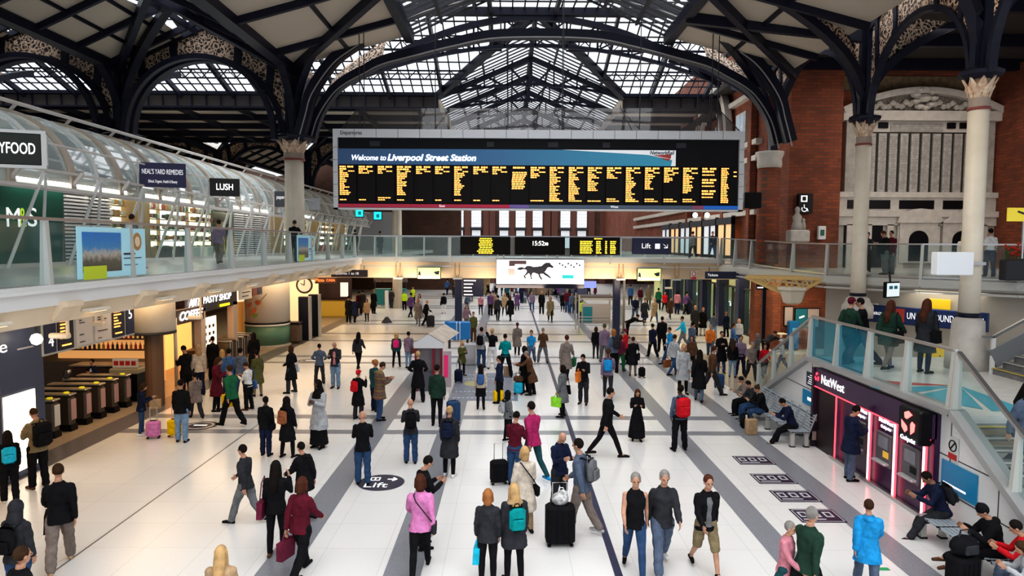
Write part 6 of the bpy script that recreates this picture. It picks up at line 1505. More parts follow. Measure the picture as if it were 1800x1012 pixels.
def pm(kind, pose, lod):
    key = (kind, pose, lod)
    if key in MC: return MC[key]
    J = S_(pose); mb = MB(); vox = {0: .0095, 1: .016, 2: .024}[lod]; q = POSE[pose]; sit = q.get('sit')
    if kind == 'body':
        torso(mb, J, BOD); headmesh(mb, J)
        for k in 'LR':
            limb(mb, [J['sho'+k], J['elb'+k].lerp(J['sho'+k], .45), J['elb'+k], J['elb'+k].lerp(J['wri'+k], .35), J['wri'+k]], [.052, .046, .038, .037, .025]); handmesh(mb, J, k, lod == 0)
            limb(mb, [J['hip'+k], J['hip'+k].lerp(J['knee'+k], .5), J['knee'+k], J['knee'+k].lerp(J['ank'+k], .35), J['ank'+k]], [.085, .074, .052, .050, .034])
            limb(mb, [J['ank'+k], J['toe'+k]], [.034, .024])
        vox = {0: .0085, 1: .015, 2: .022}[lod]
    elif kind in ('jacket', 'jumper', 'parka', 'coat', 'dress', 'tee', 'vest'):
        g = {'jacket': .024, 'jumper': .018, 'parka': .042, 'coat': .028, 'dress': .014, 'tee': .015, 'vest': .02}[kind]
        R = [(dz, rx + g, ry + g, dy) for dz, rx, ry, dy in BOD[1:8]]
        R = [(-.04, .165 + g, .122 + g, -.01)] + R[1:]
        hemz = {'jacket': -.10, 'jumper': -.06, 'parka': -.26, 'coat': -.42, 'dress': -.80, 'tee': -.05, 'vest': -.08}[kind]
        if sit: hemz = max(hemz, -.06)
        if hemz < -.04:
            f = (-.04 - hemz); R = [(hemz, .165 + g + f*.14, .125 + g + f*.14, -.005)] + ([(-.04 - f*.5, .17 + g + f*.09, .125 + g + f*.09, -.008)] if f > .15 else []) + R
        torso(mb, J, R)
        # collar
        torso(mb, J, [(.50, .10 + g, .085 + g, -.01), (.575, .066 + g*.4, .066 + g*.4, -.004)])
        for k in 'LR':
            e, s_, w = J['elb'+k], J['sho'+k], J['wri'+k]
            if kind == 'vest': continue
            if kind == 'tee': limb(mb, [s_, s_.lerp(e, .75)], [.066, .058]); continue
            gg = g*.75; limb(mb, [s_, s_.lerp(e, .5), e, e.lerp(w, .5), w - (w - e)*.06], [.056 + gg, .050 + gg, .042 + gg, .038 + gg, .032 + gg*.8])
        if kind == 'parka' or kind == 'jacket' and pose in ('stand2',): ell(mb, J['U'](0, -.10, .53), (.10, .07, .06))
        vox = {0: .011, 1: .016, 2: .024}[lod]
    elif kind in ('trousers', 'slim', 'shorts'):
        g = {'trousers': .020, 'slim': .006, 'shorts': .03}[kind]
        torso(mb, J, [(-.09, .15 + g, .115 + g, -.01), (-.02, .160 + g, .115 + g, -.012), (.06, .148 + g, .106 + g, 0), (.10, .12, .09, 0)])
        for k in 'LR':
            h, kn, a = J['hip'+k], J['knee'+k], J['ank'+k]
            if kind == 'shorts': limb(mb, [h, h.lerp(kn, .5), h.lerp(kn, .98)], [.10, .098, .088]); continue
            limb(mb, [h, h.lerp(kn, .5), kn, kn.lerp(a, .35), a.lerp(kn, .06)], [.092 + g, .080 + g, .056 + g*1.3, .056 + g*1.3, .040 + g*1.7])
    elif kind == 'skirt':
        torso(mb, J, [(-.40, .21, .17, 0), (-.2, .195, .15, 0), (-.03, .172, .128, -.01), (.12, .135, .10, 0)])
    elif kind == 'long':
        torso(mb, J, [(-.82, .25, .21, 0), (-.4, .215, .165, 0), (-.03, .178, .132, -.01), (.12, .14, .105, 0)])
    elif kind == 'shoes':
        for k in 'LR':
            a = J['ank'+k]; limb(mb, [J['heel'+k], a.lerp(J['toe'+k], .45) + V((0, 0, -.01)), J['toe'+k]], [.036, .040, .032]); limb(mb, [a + (J['knee'+k] - a)*.04, a + V((0, 0, -.02))], [.042, .042])
        vox = {0: .011, 1: .016, 2: .024}[lod]
    elif kind == 'scarf':
        torso(mb, J, [(.50, .105, .095, 0), (.545, .12, .11, .005), (.60, .088, .09, .01)]); 
    elif kind == 'furhood':
        torso(mb, J, [(.49, .13, .10, -.03), (.54, .15, .13, -.04), (.60, .11, .11, -.03)])
    elif kind == 'shirt':
        torso(mb, J, [(-.02, .07, .09, .07), (.2, .06, .07, .065), (.4, .075, .07, .075), (.5, .055, .04, .06)])
    elif kind == 'eyes':
        c, M = J['head'], J['HM']
        for s in (-1, 1): ell(mb, c + M @ V((s*.030, .083, .006)), (.013, .010, .007), 8, M)
        me = bpy.data.meshes.new('eyes'); me.from_pydata(mb.v, [], mb.f); MC[key] = me; return me
    else:   # hair
        c, M = J['head'], J['HM']; E_ = lambda o, r: ell(mb, c + M @ V(o), r, 14, M)
        st = kind[5:]
        if st == 'buzz': E_((0, -.016, .026), (.079, .092, .102))
        else: E_((0, -.020, .034), (.087, .098, .104))
        if st == 'long':
            limb(mb, [c + M @ V((0, -.055, .04)), c + M @ V((0, -.085, -.10)), J['U'](0, -.135, .43), J['U'](0, -.145, .33)], [.085, .092, .085, .05], 12)
            for s in (-1, 1): limb(mb, [c + M @ V((s*.065, -.02, .04)), c + M @ V((s*.075, -.015, -.10)), J['U'](s*.085, .0, .47)], [.035, .036, .03])
        if st == 'bob':
            limb(mb, [c + M @ V((0, -.05, .03)), c + M @ V((0, -.06, -.12))], [.088, .078], 12)
            for s in (-1, 1): limb(mb, [c + M @ V((s*.066, -.01, .04)), c + M @ V((s*.076, .0, -.10))], [.034, .034])
        if st == 'bun': E_((0, -.10, .09), (.045, .045, .045))
        if st == 'pony': limb(mb, [c + M @ V((0, -.10, .05)), c + M @ V((0, -.15, -.02)), c + M @ V((0, -.13, -.16))], [.03, .036, .02])
        if st == 'curly':
            for k in range(16): a = k*2.4; z = -.05 + .16*(k/16); E_((.085*math.cos(a), -.035 + .075*math.sin(a), z), (.038, .038, .038))
        if st == 'cap': E_((0, -.008, .055), (.092, .105, .085)); limb(mb, [c + M @ V((-.03, .07, .06)), c + M @ V((-.02, .15, .045))], [.02, .014]); limb(mb, [c + M @ V((.03, .07, .06)), c + M @ V((.02, .15, .045))], [.02, .014]); limb(mb, [c + M @ V((0, .07, .06)), c + M @ V((0, .16, .045))], [.02, .014])
        if st == 'beanie': E_((0, -.012, .058), (.093, .106, .10)); E_((0, -.01, .15), (.03, .03, .03)); E_((0, -.01, .03), (.096, .109, .03))
        if st in ('hood', 'hijab'):
            E_((0, -.030, .015), (.108, .115, .135)); limb(mb, [c + M @ V((0, -.03, -.02)), J['U'](0, -.04, .52)], [.10, .13 if st == 'hijab' else .12], 12)
            if st == 'hijab': torso(mb, J, [(.38, .19, .14, 0), (.52, .15, .12, 0), (.58, .09, .09, 0)])
        if st in ('hood', 'hijab'):   # keep the face open
            pass
        vox = {0: .0105, 1: .015, 2: .022}[lod]
    me = bake(mb, vox, 2 if lod < 2 else 1, kind); me.materials.append(None)
    MC[key] = me
    return me
CM = dict(black=(.010,.010,.012), charcoal=(.035,.036,.042), grey=(.16,.165,.175), lightgrey=(.42,.43,.45), navy=(.014,.020,.050), blue=(.06,.14,.32), denim=(.035,.075,.16), lightdenim=(.19,.29,.42), brightblue=(.02,.28,.60),
 teal=(.0,.27,.28), darkteal=(.02,.08,.09), green=(.02,.13,.06), darkgreen=(.02,.05,.035), lime=(.30,.72,.05), olive=(.10,.10,.035), khaki=(.24,.19,.11), tan=(.42,.29,.17), taupe=(.22,.18,.16), cream=(.62,.54,.45), white=(.72,.72,.72),
 brown=(.11,.055,.03), rust=(.30,.11,.05), maroon=(.11,.012,.025), red=(.55,.015,.025), pink=(.62,.22,.45), hotpink=(.85,.03,.22), magenta=(.40,.03,.13), dustypink=(.55,.22,.27), purple=(.14,.07,.18), burgundy=(.16,.02,.05), yellow=(.85,.55,.0), orange=(.75,.22,.04), hivis=(.55,.85,.03), turquoise=(.02,.48,.68), slate=(.10,.13,.19), mauve=(.25,.18,.26), stripe=(.2,.1,.05),
 blond=(.50,.32,.15), ginger=(.34,.14,.05), dark=(.012,.009,.008), auburn=(.08,.028,.016), hgrey=(.24,.225,.21), hbrown=(.05,.026,.014), skin=(.50,.27,.18), skin2=(.09,.042,.026), skin3=(.30,.155,.095), tightsblack=(.012,.012,.014))
NICE = dict(charcoal='charcoal', lightgrey='pale grey', denim='blue denim', lightdenim='pale blue denim', brightblue='bright blue', darkteal='dark teal', darkgreen='dark green', hotpink='hot pink', dustypink='dusty pink', hivis='yellow high-visibility', khaki='khaki', stripe='olive striped', lime='lime green')
def nice(c): return NICE.get(c, c)
def fab(c, rough=.85):
    k = 'fabric_' + c
    if k in MATS: return MATS[k]
    if c == 'stripe':
        m, N, L, b = nt(k, CM[c], rough); tc = N.new('ShaderNodeTexCoord'); w = N.new('ShaderNodeTexWave'); w.bands_direction = 'Z'; w.inputs['Scale'].default_value = 1.7
        r = ramp(N, [(0.1, (.16, .14, .04)), (.45, (.22, .02, .05)), (.6, (.10, .04, .12)), (.9, (.12, .10, .04))]); L.new(tc.outputs['Object'], w.inputs['Vector']); L.new(w.outputs['Fac'], r.inputs['Fac']); L.new(r.outputs['Color'], b.inputs['Base Color']); return m
    c1 = CM[c]; return noisy(k, tuple(x*.8 for x in c1), tuple(min(1, x*1.15) for x in c1), 9, .45 if c.startswith('skin') else rough, bump=.0 if c.startswith('skin') else .12, spec=.4 if c.startswith('skin') else .12)
def slot(o, m):
    o.material_slots[0].link = 'OBJECT'; o.material_slots[0].material = m
GN = dict(jacket='jacket', jumper='jumper', parka='hooded parka', coat='long coat', dress='long dress', tee='T-shirt', vest='vest', trousers='trousers', slim='leggings', shorts='shorts', skirt='short skirt', long='long skirt')
PEOPLE = []
def person(px, fy, ty, pose, fc, who, gar, tc, bot, bc, hair, hc, note, bags=(), skin='skin', loc=None, height=None, z=0.0, shoe='black', extra=None, label=None):
    if loc is None:
        g = G(px, fy, z); hgt = (onY(px, ty, g.y).z - z)
    else: g = V(loc); hgt = height
    raw = S_(pose); top = (raw['head'].z + .12); stand = 1.755
    if POSE[pose].get('sit'): sc_ = (height or 1.72)/1.75
    elif height: sc_ = height/1.75
    else: sc_ = hgt/top
    sc_ = max(.62 if who == 'child' else .86, min(1.12, sc_))
    dist = g.y; lod = 0 if dist < 19.5 else (1 if dist < 36 else 2)
    noun = {'m': 'man', 'w': 'woman', 'p': 'person', 'child': 'child', 'staff': 'station worker'}[who]
    lab = label or f'{noun} in {nice(tc)} {GN[gar]} and {nice(bc)} {GN[bot]}, {note}'
    if gar == 'dress': lab = label or f'{noun} in {nice(tc)} {GN[gar]}, {note}'
    b = bpy.data.objects.new('person', pm('body', pose, lod)); COL.objects.link(b); slot(b, fab(skin))
    b.location = g; b.rotation_euler = (0, 0, -D(fc)); b.scale = (sc_, sc_, sc_)
    tag(b, lab, 'person', 'people on the concourse' if z == 0 else 'people on the upper levels')
    def ch(name, kind, m):
        o = bpy.data.objects.new(name, pm(kind, pose, lod)); COL.objects.link(o); o.parent = b
        if kind == 'eyes': 
            if not o.data.materials: o.data.materials.append(fab('dark'))
        else: slot(o, m)
        return o
    if gar: ch(GN[gar].split()[-1].lower().replace('t-shirt', 'tee_shirt'), gar, fab(tc))
    if bot == 'skirt': ch('tights', 'slim', fab('tightsblack')); ch('skirt', 'skirt', fab(bc))
    elif bot == 'long': ch('long_skirt', 'long', fab(bc))
    elif gar != 'dress': ch({'slim': 'leggings'}.get(bot, bot), bot, fab(bc))
    ch('shoes', 'shoes', fab(shoe))
    if hair and hair != 'bald': ch({'cap': 'cap', 'beanie': 'beanie', 'hood': 'hood', 'hijab': 'headscarf'}.get(hair, 'hair'), 'hair_' + hair, fab(hc))
    if lod < 2: ch('eyes', 'eyes', None)
    for e in (extra or '').split():
        k, c = e.split(':'); ch({'furhood': 'fur_collar', 'shirt': 'shirt_front'}.get(k, k), k, fab(c))
    PEOPLE.append(b)
    for bg in bags: bag(b, pose, bg, noun, nice(tc) + ' ' + GN[gar], note)
    return b
def px_is(b): return b.location.y > 17 and b.location.y < 19
def bag(b, pose, spec, noun, who, note):
    kind, col = spec.split(':'); J = S_(pose); m = fab(col, .6); sc_ = b.scale[0]; M = Matrix.Translation(b.location) @ Matrix.Rotation(b.rotation_euler.z, 4, 'Z') @ Matrix.Scale(sc_, 4)
    ln = D(POSE[pose].get('lean', 0))
    def place(t, lp, rx=0):
        p = M @ V(lp); t.location = p; t.rotation_euler = (rx, 0, b.rotation_euler.z); t.scale = (sc_,)*3
    if kind in ('bp', 'bigbp'):
        k = 1.25 if kind == 'bigbp' else 1; t = E('backpack', (0, 0, 0), f'{nice(col)} backpack worn by the {noun} in {who}' + (', the one seen from behind' if px_is(b) else ''), 'backpack')
        MB().rbox((0, 0, 0), (.29*k, .15*k, .42*k), .06).build('main_bag', m, t, True); MB().rbox((0, -.09*k, -.07), (.22*k, .06, .2*k), .025).build('front_pocket', m, t)
        g = MB()
        for s in (-1, 1): g.tube([(s*.09, .05, .2*k), (s*.11, .12, .24), (s*.12, .28, .17), (s*.12, .30, -.02), (s*.12, .12, -.16)], .017, 6)
        g.build('straps', fab('black') if col != 'black' else fab('charcoal'), t); MB().tube([(-.05, .03, .21*k), (-.03, .03, .26*k), (.03, .03, .26*k), (.05, .03, .21*k)], .01, 5).build('grab_loop', fab('black'), t)
        lp = J['U'](0, -.215 - .03*(k - 1)*5, .30); place(t, lp, -ln)
    elif kind in ('hb', 'hbl'):
        s = 1 if kind == 'hb' else -1; t = E('shoulder_bag', (0, 0, 0), f'{nice(col)} shoulder bag of the {noun} in {who}', 'bag')
        g = MB(); g.prism([(-.05, -.17, -.16), (-.05, .17, -.16), (-.05, .13, .12), (-.05, -.13, .12)], (.1, 0, 0)); g.build('pouch', m, t); MB().box(-.055, .055, -.135, .135, .10, .135).build('flap', m, t); MB().tube([(0, -.12, .12), (-s*.03, -.08, .5), (-s*.06, .0, .60), (-s*.03, .08, .5), (0, .12, .12)], .011, 5).build('strap', m, t)
        place(t, J['U'](s*.255, -.02, -.02))
    elif kind == 'cross':
        t = E('crossbody_bag', (0, 0, 0), f'{nice(col)} crossbody bag of the {noun} in {who}', 'bag'); MB().rbox((0, 0, 0), (.09, .26, .2), .03).build('pouch', m, t)
        MB().tube([(-.0, -.06, .08), (-.10, -.165, .25), (-.30, -.17, .52), (-.34, -.08, .60), (-.33, .05, .58)], .012, 5).build('strap', m, t); MB().box(.045, .05, -.1, .1, -.02, .09).build('flap', m, t); place(t, J['U'](.235, -.03, -.05))
    elif kind in ('tote', 'totel'):
        s = 'R' if kind == 'tote' else 'L'; t = E('carrier_bag', (0, 0, 0), f'{nice(col)} carrier bag held by the {noun} in {who}', 'bag'); g = MB(); g.prism([(-.07, -.17, -.42), (-.07, .17, -.42), (-.05, .19, -.1), (-.05, -.19, -.1)], (.12, 0, 0)); g.build('pouch', m, t)
        MB().tube([(0, -.1, -.1), (0, -.03, .02), (0, .03, .02), (0, .1, -.1)], .012, 5).build('handles', m, t); place(t, J['wri'+s] + J['hd'+s]*.1)
def suitcase(px, fy, w, h, d, col, rz, lab, handle=True, hc=None):
    p = G(px, fy) if not isinstance(px, V) else px; t = E('suitcase', p, lab, 'suitcase', rz=rz); m = fab(col, .4)
    MB().rbox((0, 0, h/2 + .06), (w, d, h), .05).build('shell', m, t, False); g = MB()
    for k in range(4): g.box(-w*.34 + k*w*.2, -w*.30 + k*w*.2, -d/2 - .012, -d/2 + .01, .14, h - .02)
    g.build('ribs', m, t); g = MB()
    for x in (-w*.38, w*.38):
        for y in (-d*.3, d*.3): g.lathe([(.035, -.015), (.035, .015)], (x, y, .035), 10)
    g.build('wheels', fab('black'), t); MB().box(-.08, .08, -.02, .02, h + .06, h + .085).build('carry_handle', fab('charcoal'), t)
    if handle: MB().tube([(-w*.25, d*.3, h), (-w*.25, d*.3, h + .45), (w*.25, d*.3, h + .45), (w*.25, d*.3, h)], .012, 6).build('telescopic_handle', STEEL, t)
    return t
P = person
# nearest figures
P(35,1074,880,'stand',5,'m','jacket','charcoal','trousers','denim','hood','charcoal','hood up, by the picture edge',['bp:black'])
P(44,1195,962,'stand',30,'m','jacket','black','trousers','black','short','hbrown','brown hair, in front of the hooded man')
P(392,1160,960,'stand',-5,'w','coat','tan','trousers','black','long','blond','long blonde hair, head only at the bottom of the view',label='blonde woman in a tan coat, only her head and shoulders showing')
P(108,997,818,'walk2',330,'m','jacket','black','trousers','taupe','short','hbrown','tan shoes, walking near the hooded man',['totel:black'],shoe='tan')
P(68,857,718,'phone',300,'m','jacket','khaki','trousers','black','buzz','hbrown','standing before the glowing poster',['bigbp:black'],shoe='brown')
P(18,882,757,'stand',320,'w','jacket','black','trousers','black','long','dark','pale trainers, beside the news shop',['bp:turquoise'],shoe='white')
P(250,764,674,'phone',60,'w','jacket','navy','slim','denim','bob','hbrown','tan bag, beside the pink case',['tote:tan'],shoe='white')
P(320,776,667,'stand',355,'m','jacket','black','trousers','lightdenim','short','dark','puffer jacket, beside the yellow case')
P(487,976,810,'strap',0,'w','jacket','black','slim','black','long','dark','long dark hair and brown boots',['hbl:burgundy'],shoe='brown')
P(433,918,782,'walk',285,'p','jacket','charcoal','trousers','grey','short','dark','striding alone over the open white floor')
P(535,905,778,'walk2',300,'p','parka','black','trousers','charcoal','short','dark','passing behind the burgundy bag')
P(530,1010,840,'walk',20,'p','jacket','maroon','trousers','black','bob','auburn','walking along the grey stripe',['totel:burgundy'])
P(468,800,697,'stand',5,'m','jacket','black','trousers','navy','short','dark','black skin, facing the gates',['cross:black'],skin='skin2',label='man in black jacket with crossbody strap, hands down, beside the headscarf woman')
P(506,803,697,'stand2',20,'w','coat','black','slim','black','hijab','dark','black headscarf and tan bag',['bp:rust'],label='woman in black coat and black headscarf with a tan backpack')
P(561,786,668,'fold',200,'w','coat','lightgrey','long','black','hijab','dark','arms folded, dark scarf',skin='skin2',extra='scarf:black')
P(512,690,607,'hips',285,'w','coat','black','trousers','charcoal','bob','hbrown','in profile by the far floor sticker',['hb:white'])
P(562,674,604,'hips',350,'m','jacket','slate','trousers','charcoal','short','dark','blue-grey bomber, seen from behind')
P(590,682,600,'phone',185,'m','jacket','charcoal','trousers','lightdenim','bald','hgrey','pink shirt showing at the chest',extra='shirt:dustypink')
P(630,648,584,'walk',10,'w','jacket','charcoal','slim','black','long','dark','walking toward the white totem')
P(697,645,584,'stand2',355,'w','jacket','darkteal','slim','black','long','blond','seen from behind',['bp:hotpink'],shoe='brown')
P(718,647,583,'stand',20,'w','jacket','mauve','slim','lightdenim','bun','dark','scarf, beside the pink backpack',['hb:brown'])
P(735,706,617,'hips',355,'m','coat','black','trousers','black','short','blond','fair hair, facing the small kiosk')
P(768,748,641,'stand',8,'m','jacket','darkgreen','slim','black','short','dark','beside the tall blue case')
P(630,736,650,'strap',25,'w','coat','black','trousers','charcoal','cap','red','red cap, near the striped poncho',['bp:red'])
P(668,738,637,'phone',60,'p','parka','stripe','trousers','denim','short','hbrown','holding a phone')
P(660,722,632,'stand',30,'w','jacket','darkteal','trousers','navy','curly','ginger','curly ginger hair behind the poncho')
P(722,813,702,'phone',350,'m','jacket','charcoal','trousers','denim','bald','hbrown','shaved head, seen from behind',['bp:black'])
P(790,836,714,'stand',10,'w','coat','charcoal','slim','black','bun','blond','fair bun, on the grey stripe',['bp:navy'],shoe='white')
P(638,850,724,'phone',350,'m','jacket','black','trousers','denim','bald','hbrown','bald, standing on the Lift sticker')
P(745,962,803,'phone',60,'p','jacket','black','trousers','black','short','dark','short dark hair, hidden behind the pink jacket')
P(739,1006,836,'walk2',355,'w','jacket','pink','slim','black','bob','auburn','quilted, walking away down the stripe',['cross:charcoal'])
P(857,1026,860,'stand',5,'w','jacket','charcoal','slim','black','bob','ginger','ginger hair, hood down',['totel:turquoise'])
P(903,1022,850,'stand',345,'w','parka','charcoal','slim','black','long','blond','fur-trimmed hood down',['bp:teal'],extra='furhood:tan')
P(921,938,784,'stand2',340,'w','coat','cream','slim','tan','bob','blond','blonde, pausing among the queue',['cross:black'])
P(905,852,725,'phone',20,'m','jumper','maroon','trousers','denim','short','dark','between the cream coat and grey hood')
P(936,842,702,'walk',320,'m','jacket','magenta','slim','darkteal','short','dark','blue trainers, stepping past',shoe='brightblue')
P(893,776,687,'stand2',70,'w','jacket','grey','slim','black','hood','black','dark hair and pale patterned bag',['bp:lightgrey'])
P(845,719,640,'stand',0,'w','jumper','cream','skirt','black','long','dark','small, on the blue floor graphic',['bp:blue'])
P(878,708,625,'stand',285,'m','jacket','navy','trousers','black','short','dark','suit, standing over the yellow case')
P(933,694,617,'rail',285,'m','coat','brown','trousers','black','buzz','hgrey','grey hair, leaning on luggage')
P(922,690,608,'stand',300,'w','coat','black','trousers','black','bob','dark','face turned, behind the brown coat')
P(888,662,587,'wide',350,'m','jumper','teal','trousers','black','short','dark','legs apart')
P(846,646,575,'strap',15,'m','jacket','lightgrey','trousers','denim','short','dark','near the raised arm',['bp:black'])
P(865,648,577,'raisearm',350,'p','tee','black','trousers','white','short','blond','one arm raised')
P(909,624,567,'walk',5,'w','coat','taupe','slim','black','pony','auburn','walking away past the raised arm')
P(954,637,576,'wide',5,'m','jacket','brown','trousers','grey','buzz','hgrey','stocky, seen from behind')
P(934,640,580,'walk2',190,'m','tee','brightblue','trousers','slate','short','hbrown','next to the stocky brown jacket')
P(812,660,601,'fold',140,'w','parka','olive','slim','black','bob','blond','cream scarf, beside the navy case',extra='scarf:cream')
P(832,600,548,'stand',190,'m','jacket','olive','trousers','brown','short','dark','beside the bright blue display')
P(820,580,535,'walk',20,'m','jacket','mauve','trousers','grey','short','hgrey','behind the olive jacket man')
P(988,732,641,'stand2',300,'w','coat','grey','slim','black','bob','dark','plaid hem, by the thin navy floor line',['totel:lime','hb:black'])
P(1025,710,622,'phone',200,'m','jacket','black','trousers','charcoal','short','dark','near the green carrier bag',['tote:orange'])
P(1068,700,613,'walk',10,'w','jumper','mauve','slim','charcoal','pony','auburn','walking away',['bp:brightblue'])
P(1066,802,672,'walk2',80,'m','jacket','black','slim','black','short','dark','striding across the open centre')
P(1119,774,683,'phone',185,'w','dress','black','long','black','long','auburn','long hair, facing the camera')
P(1194,791,676,'stand2',355,'m','jumper','slate','trousers','black','short','dark','beside the grey stripe',['bigbp:red'],skin='skin2')
P(983,897,758,'phone',150,'m','jacket','navy','trousers','charcoal','bald','hbrown','bald, reading a phone')
P(1021,938,772,'pull',300,'m','jacket','slate','trousers','taupe','short','dark','hand on the big black case',['bp:grey'],shoe='lightgrey')
P(1114,1007,829,'walk',185,'p','vest','black','slim','denim','short','hgrey','walking toward the camera',label='person in black vest and blue jeans with a green lanyard walking toward the camera')
P(1163,1000,824,'walk2',180,'m','jacket','charcoal','trousers','slate','short','hgrey','white trainers, walking beside the black vest',shoe='white')
P(1239,1004,833,'walk',175,'p','jacket','black','shorts','khaki','short','auburn','walking alone toward the camera',extra='shirt:grey')
P(1415,1090,893,'walk2',60,'m','jacket','darkgreen','trousers','black','short','hgrey','passing the purple floor stickers')
P(1378,1075,915,'walk',130,'w','jacket','dustypink','trousers','darkteal','short','hgrey','beside the dark green jacket')
P(1522,1042,880,'walk',20,'p','parka','brightblue','trousers','slate','short','hbrown','walking near the metal bench')
P(1494,843,713,'phone',85,'m','parka','navy','trousers','slate','short','dark','using the first cash machine')
# coffee-bar queue and gates
P(328,700,608,'phone',300,'m','jacket','black','trousers','black','short','dark','bent over the coffee counter')
P(350,694,606,'stand',310,'m','jacket','cream','trousers','navy','hood','tan','pale hood, in the coffee queue')
P(375,668,591,'stand',355,'m','jacket','black','trousers','black','short','dark','in front of the pasty menu')
P(382,722,628,'phone',80,'w','coat','maroon','slim','black','bob','hbrown','holding a drink in the coffee queue')
P(392,690,614,'stand',330,'w','parka','brown','slim','black','long','blond','fur jacket in the coffee queue')
P(404,700,612,'stand2',350,'m','jacket','blue','trousers','navy','short','dark','light blue back in the coffee queue')
P(424,700,611,'stand2',10,'m','jacket','slate','trousers','denim','short','dark','second from the coffee queue end')
P(408,748,640,'walk',300,'p','jacket','green','trousers','black','short','hbrown','carrying a yellow bag past the coffee queue',['tote:yellow'])
P(437,720,637,'phone',285,'m','jumper','white','trousers','black','short','hbrown','white back at the end of the queue',['hb:blue'],shoe='brown')
P(453,696,616,'stand',320,'w','coat','olive','slim','khaki','bun','dark','last in the coffee queue')
P(447,655,584,'stand',330,'w','coat','black','long','black','long','dark','beside the far row of barriers')
P(366,640,584,'stand',20,'p','jacket','taupe','trousers','black','short','dark','by the lit pasty menu')
P(345,735,655,'walk',320,'p','parka','taupe','trousers','charcoal','short','dark','passing the coffee bar pole')
P(165,704,632,'fold',190,'staff','jacket','navy','trousers','black','short','dark','behind the barriers',extra='shirt:white',label='station worker in dark suit and white collar behind the ticket barriers')
# far side, left of the navy post
for (px, fy, ty, pose, fc, who, g_, tc, b_, bc, h_, hc, note, bags) in (
 (613,567,520,'stand',5,'m','coat','black','trousers','black','short','dark','first figure beside the mustard counter',[]),
 (624,567,522,'walk',10,'m','coat','navy','trousers','black','short','hgrey','second figure beside the mustard counter',[]),
 (631,551,512,'stand',340,'m','jacket','maroon','trousers','black','short','dark','ordering at the mustard counter',[]),
 (638,552,510,'stand',10,'m','coat','charcoal','trousers','charcoal','short','dark','at the mustard counter end',[]),
 (645,565,525,'stand',190,'w','parka','tan','slim','black','bob','dark','white shopping bag beside the counter',['tote:white']),
 (657,551,508,'stand',20,'m','coat','black','trousers','black','short','ginger','between the counter and the totem',['totel:black']),
 (688,542,507,'walk',0,'m','jacket','charcoal','trousers','charcoal','short','dark','in front of the teal stall',[]),
 (711,545,510,'stand',180,'p','jacket','hivis','trousers','black','short','hbrown','patrolling, nearer the teal stall',[]),
 (726,540,502,'stand',180,'p','vest','hivis','trousers','black','cap','black','patrolling, nearer the lime screen',[]),
 (722,558,514,'walk',30,'m','jacket','purple','slim','black','short','dark','in front of the two patrollers',[]),
 (735,572,522,'walk',180,'w','coat','taupe','slim','grey','bob','ginger','by the white totem sign',[]),
 (738,560,512,'walk2',190,'w','jacket','lightgrey','slim','grey','long','auburn','behind the taupe coat',[]),
 (749,573,527,'pull',60,'m','jacket','black','trousers','black','bald','tan','pulling a dark trolley case',[]),
 (780,551,515,'stand',350,'w','jacket','black','slim','white','bun','dark','alone before the navy post',['hbl:black']),
 (786,518,490,'walk',20,'m','jacket','blue','trousers','navy','short','dark','far off beneath the footbridge',[]),
 (798,524,502,'walk',0,'p','jacket','charcoal','trousers','charcoal','short','dark','far off beside the navy post',[]),
 (752,508,490,'walk',180,'p','jacket','maroon','trousers','charcoal','short','dark','far off under the lime screen',[]),
 (765,505,488,'walk',10,'p','jacket','rust','trousers','charcoal','short','dark','distant, second under the lime screen',[]),
 # far centre
 (845,553,517,'stand',0,'w','tee','dustypink','slim','navy','short','dark','by the navy hanging sign',[]),
 (862,554,512,'stand',20,'w','jacket','purple','trousers','black','bun','auburn','in the group under the hanging sign',[]),
 (867,553,510,'stand',350,'p','coat','tan','trousers','black','short','dark','second in the group under the sign',[]),
 (875,564,514,'walk',10,'p','jacket','charcoal','slim','black','short','dark','blurred stride before the advert screen',[]),
 (887,554,515,'stand2',170,'w','parka','tan','slim','black','long','blond','blonde, before the advert screen',[]),
 (897,564,512,'walk2',340,'w','coat','black','slim','black','bob','auburn','black coat beside the blonde',[]),
 (909,546,512,'walk',0,'w','coat','purple','slim','black','bun','dark','beneath the horse advert',[]),
 (917,533,497,'pull',15,'m','jacket','navy','trousers','navy','short','dark','pulling a small case, far centre',[]),
 (892,530,497,'walk',350,'m','jacket','darkteal','trousers','black','short','dark','beneath the advert edge',[]),
 (935,548,511,'walk',180,'p','jacket','mauve','slim','denim','short','hbrown','on the thin line in the distance',['bp:lightgrey']),
 (952,552,511,'stand',180,'m','jacket','black','trousers','black','buzz','hgrey','black suit, standing square to camera',[]),
 (967,566,514,'walk',185,'p','coat','khaki','slim','black','bob','ginger','close beside the black suit',[]),
 (989,547,513,'stand',190,'w','coat','black','slim','black','short','dark','first of the waiting row',[]),
 (997,549,508,'stand',200,'m','jacket','maroon','trousers','denim','short','hgrey','second of the waiting row',[]),
 (1005,551,514,'stand',180,'m','jacket','slate','trousers','denim','short','dark','third of the waiting row',[]),
 (1014,561,512,'stand',20,'p','parka','charcoal','trousers','denim','short','auburn','fourth of the waiting row',['bp:khaki']),
 (1023,567,525,'stand2',355,'m','jacket','hivis','trousers','navy','short','dark','last of the waiting row by the cage',[]),
 (1019,562,522,'stand',10,'p','coat','navy','trousers','denim','short','dark','beside the high-visibility jacket',[]),
 ):
    P(px, fy, ty, pose, fc, who, g_, tc, b_, bc, h_, hc, note, bags)
cols = ['black','charcoal','navy','maroon','slate','brown','darkteal','red','taupe','grey','purple','lightgrey','olive','burgundy']
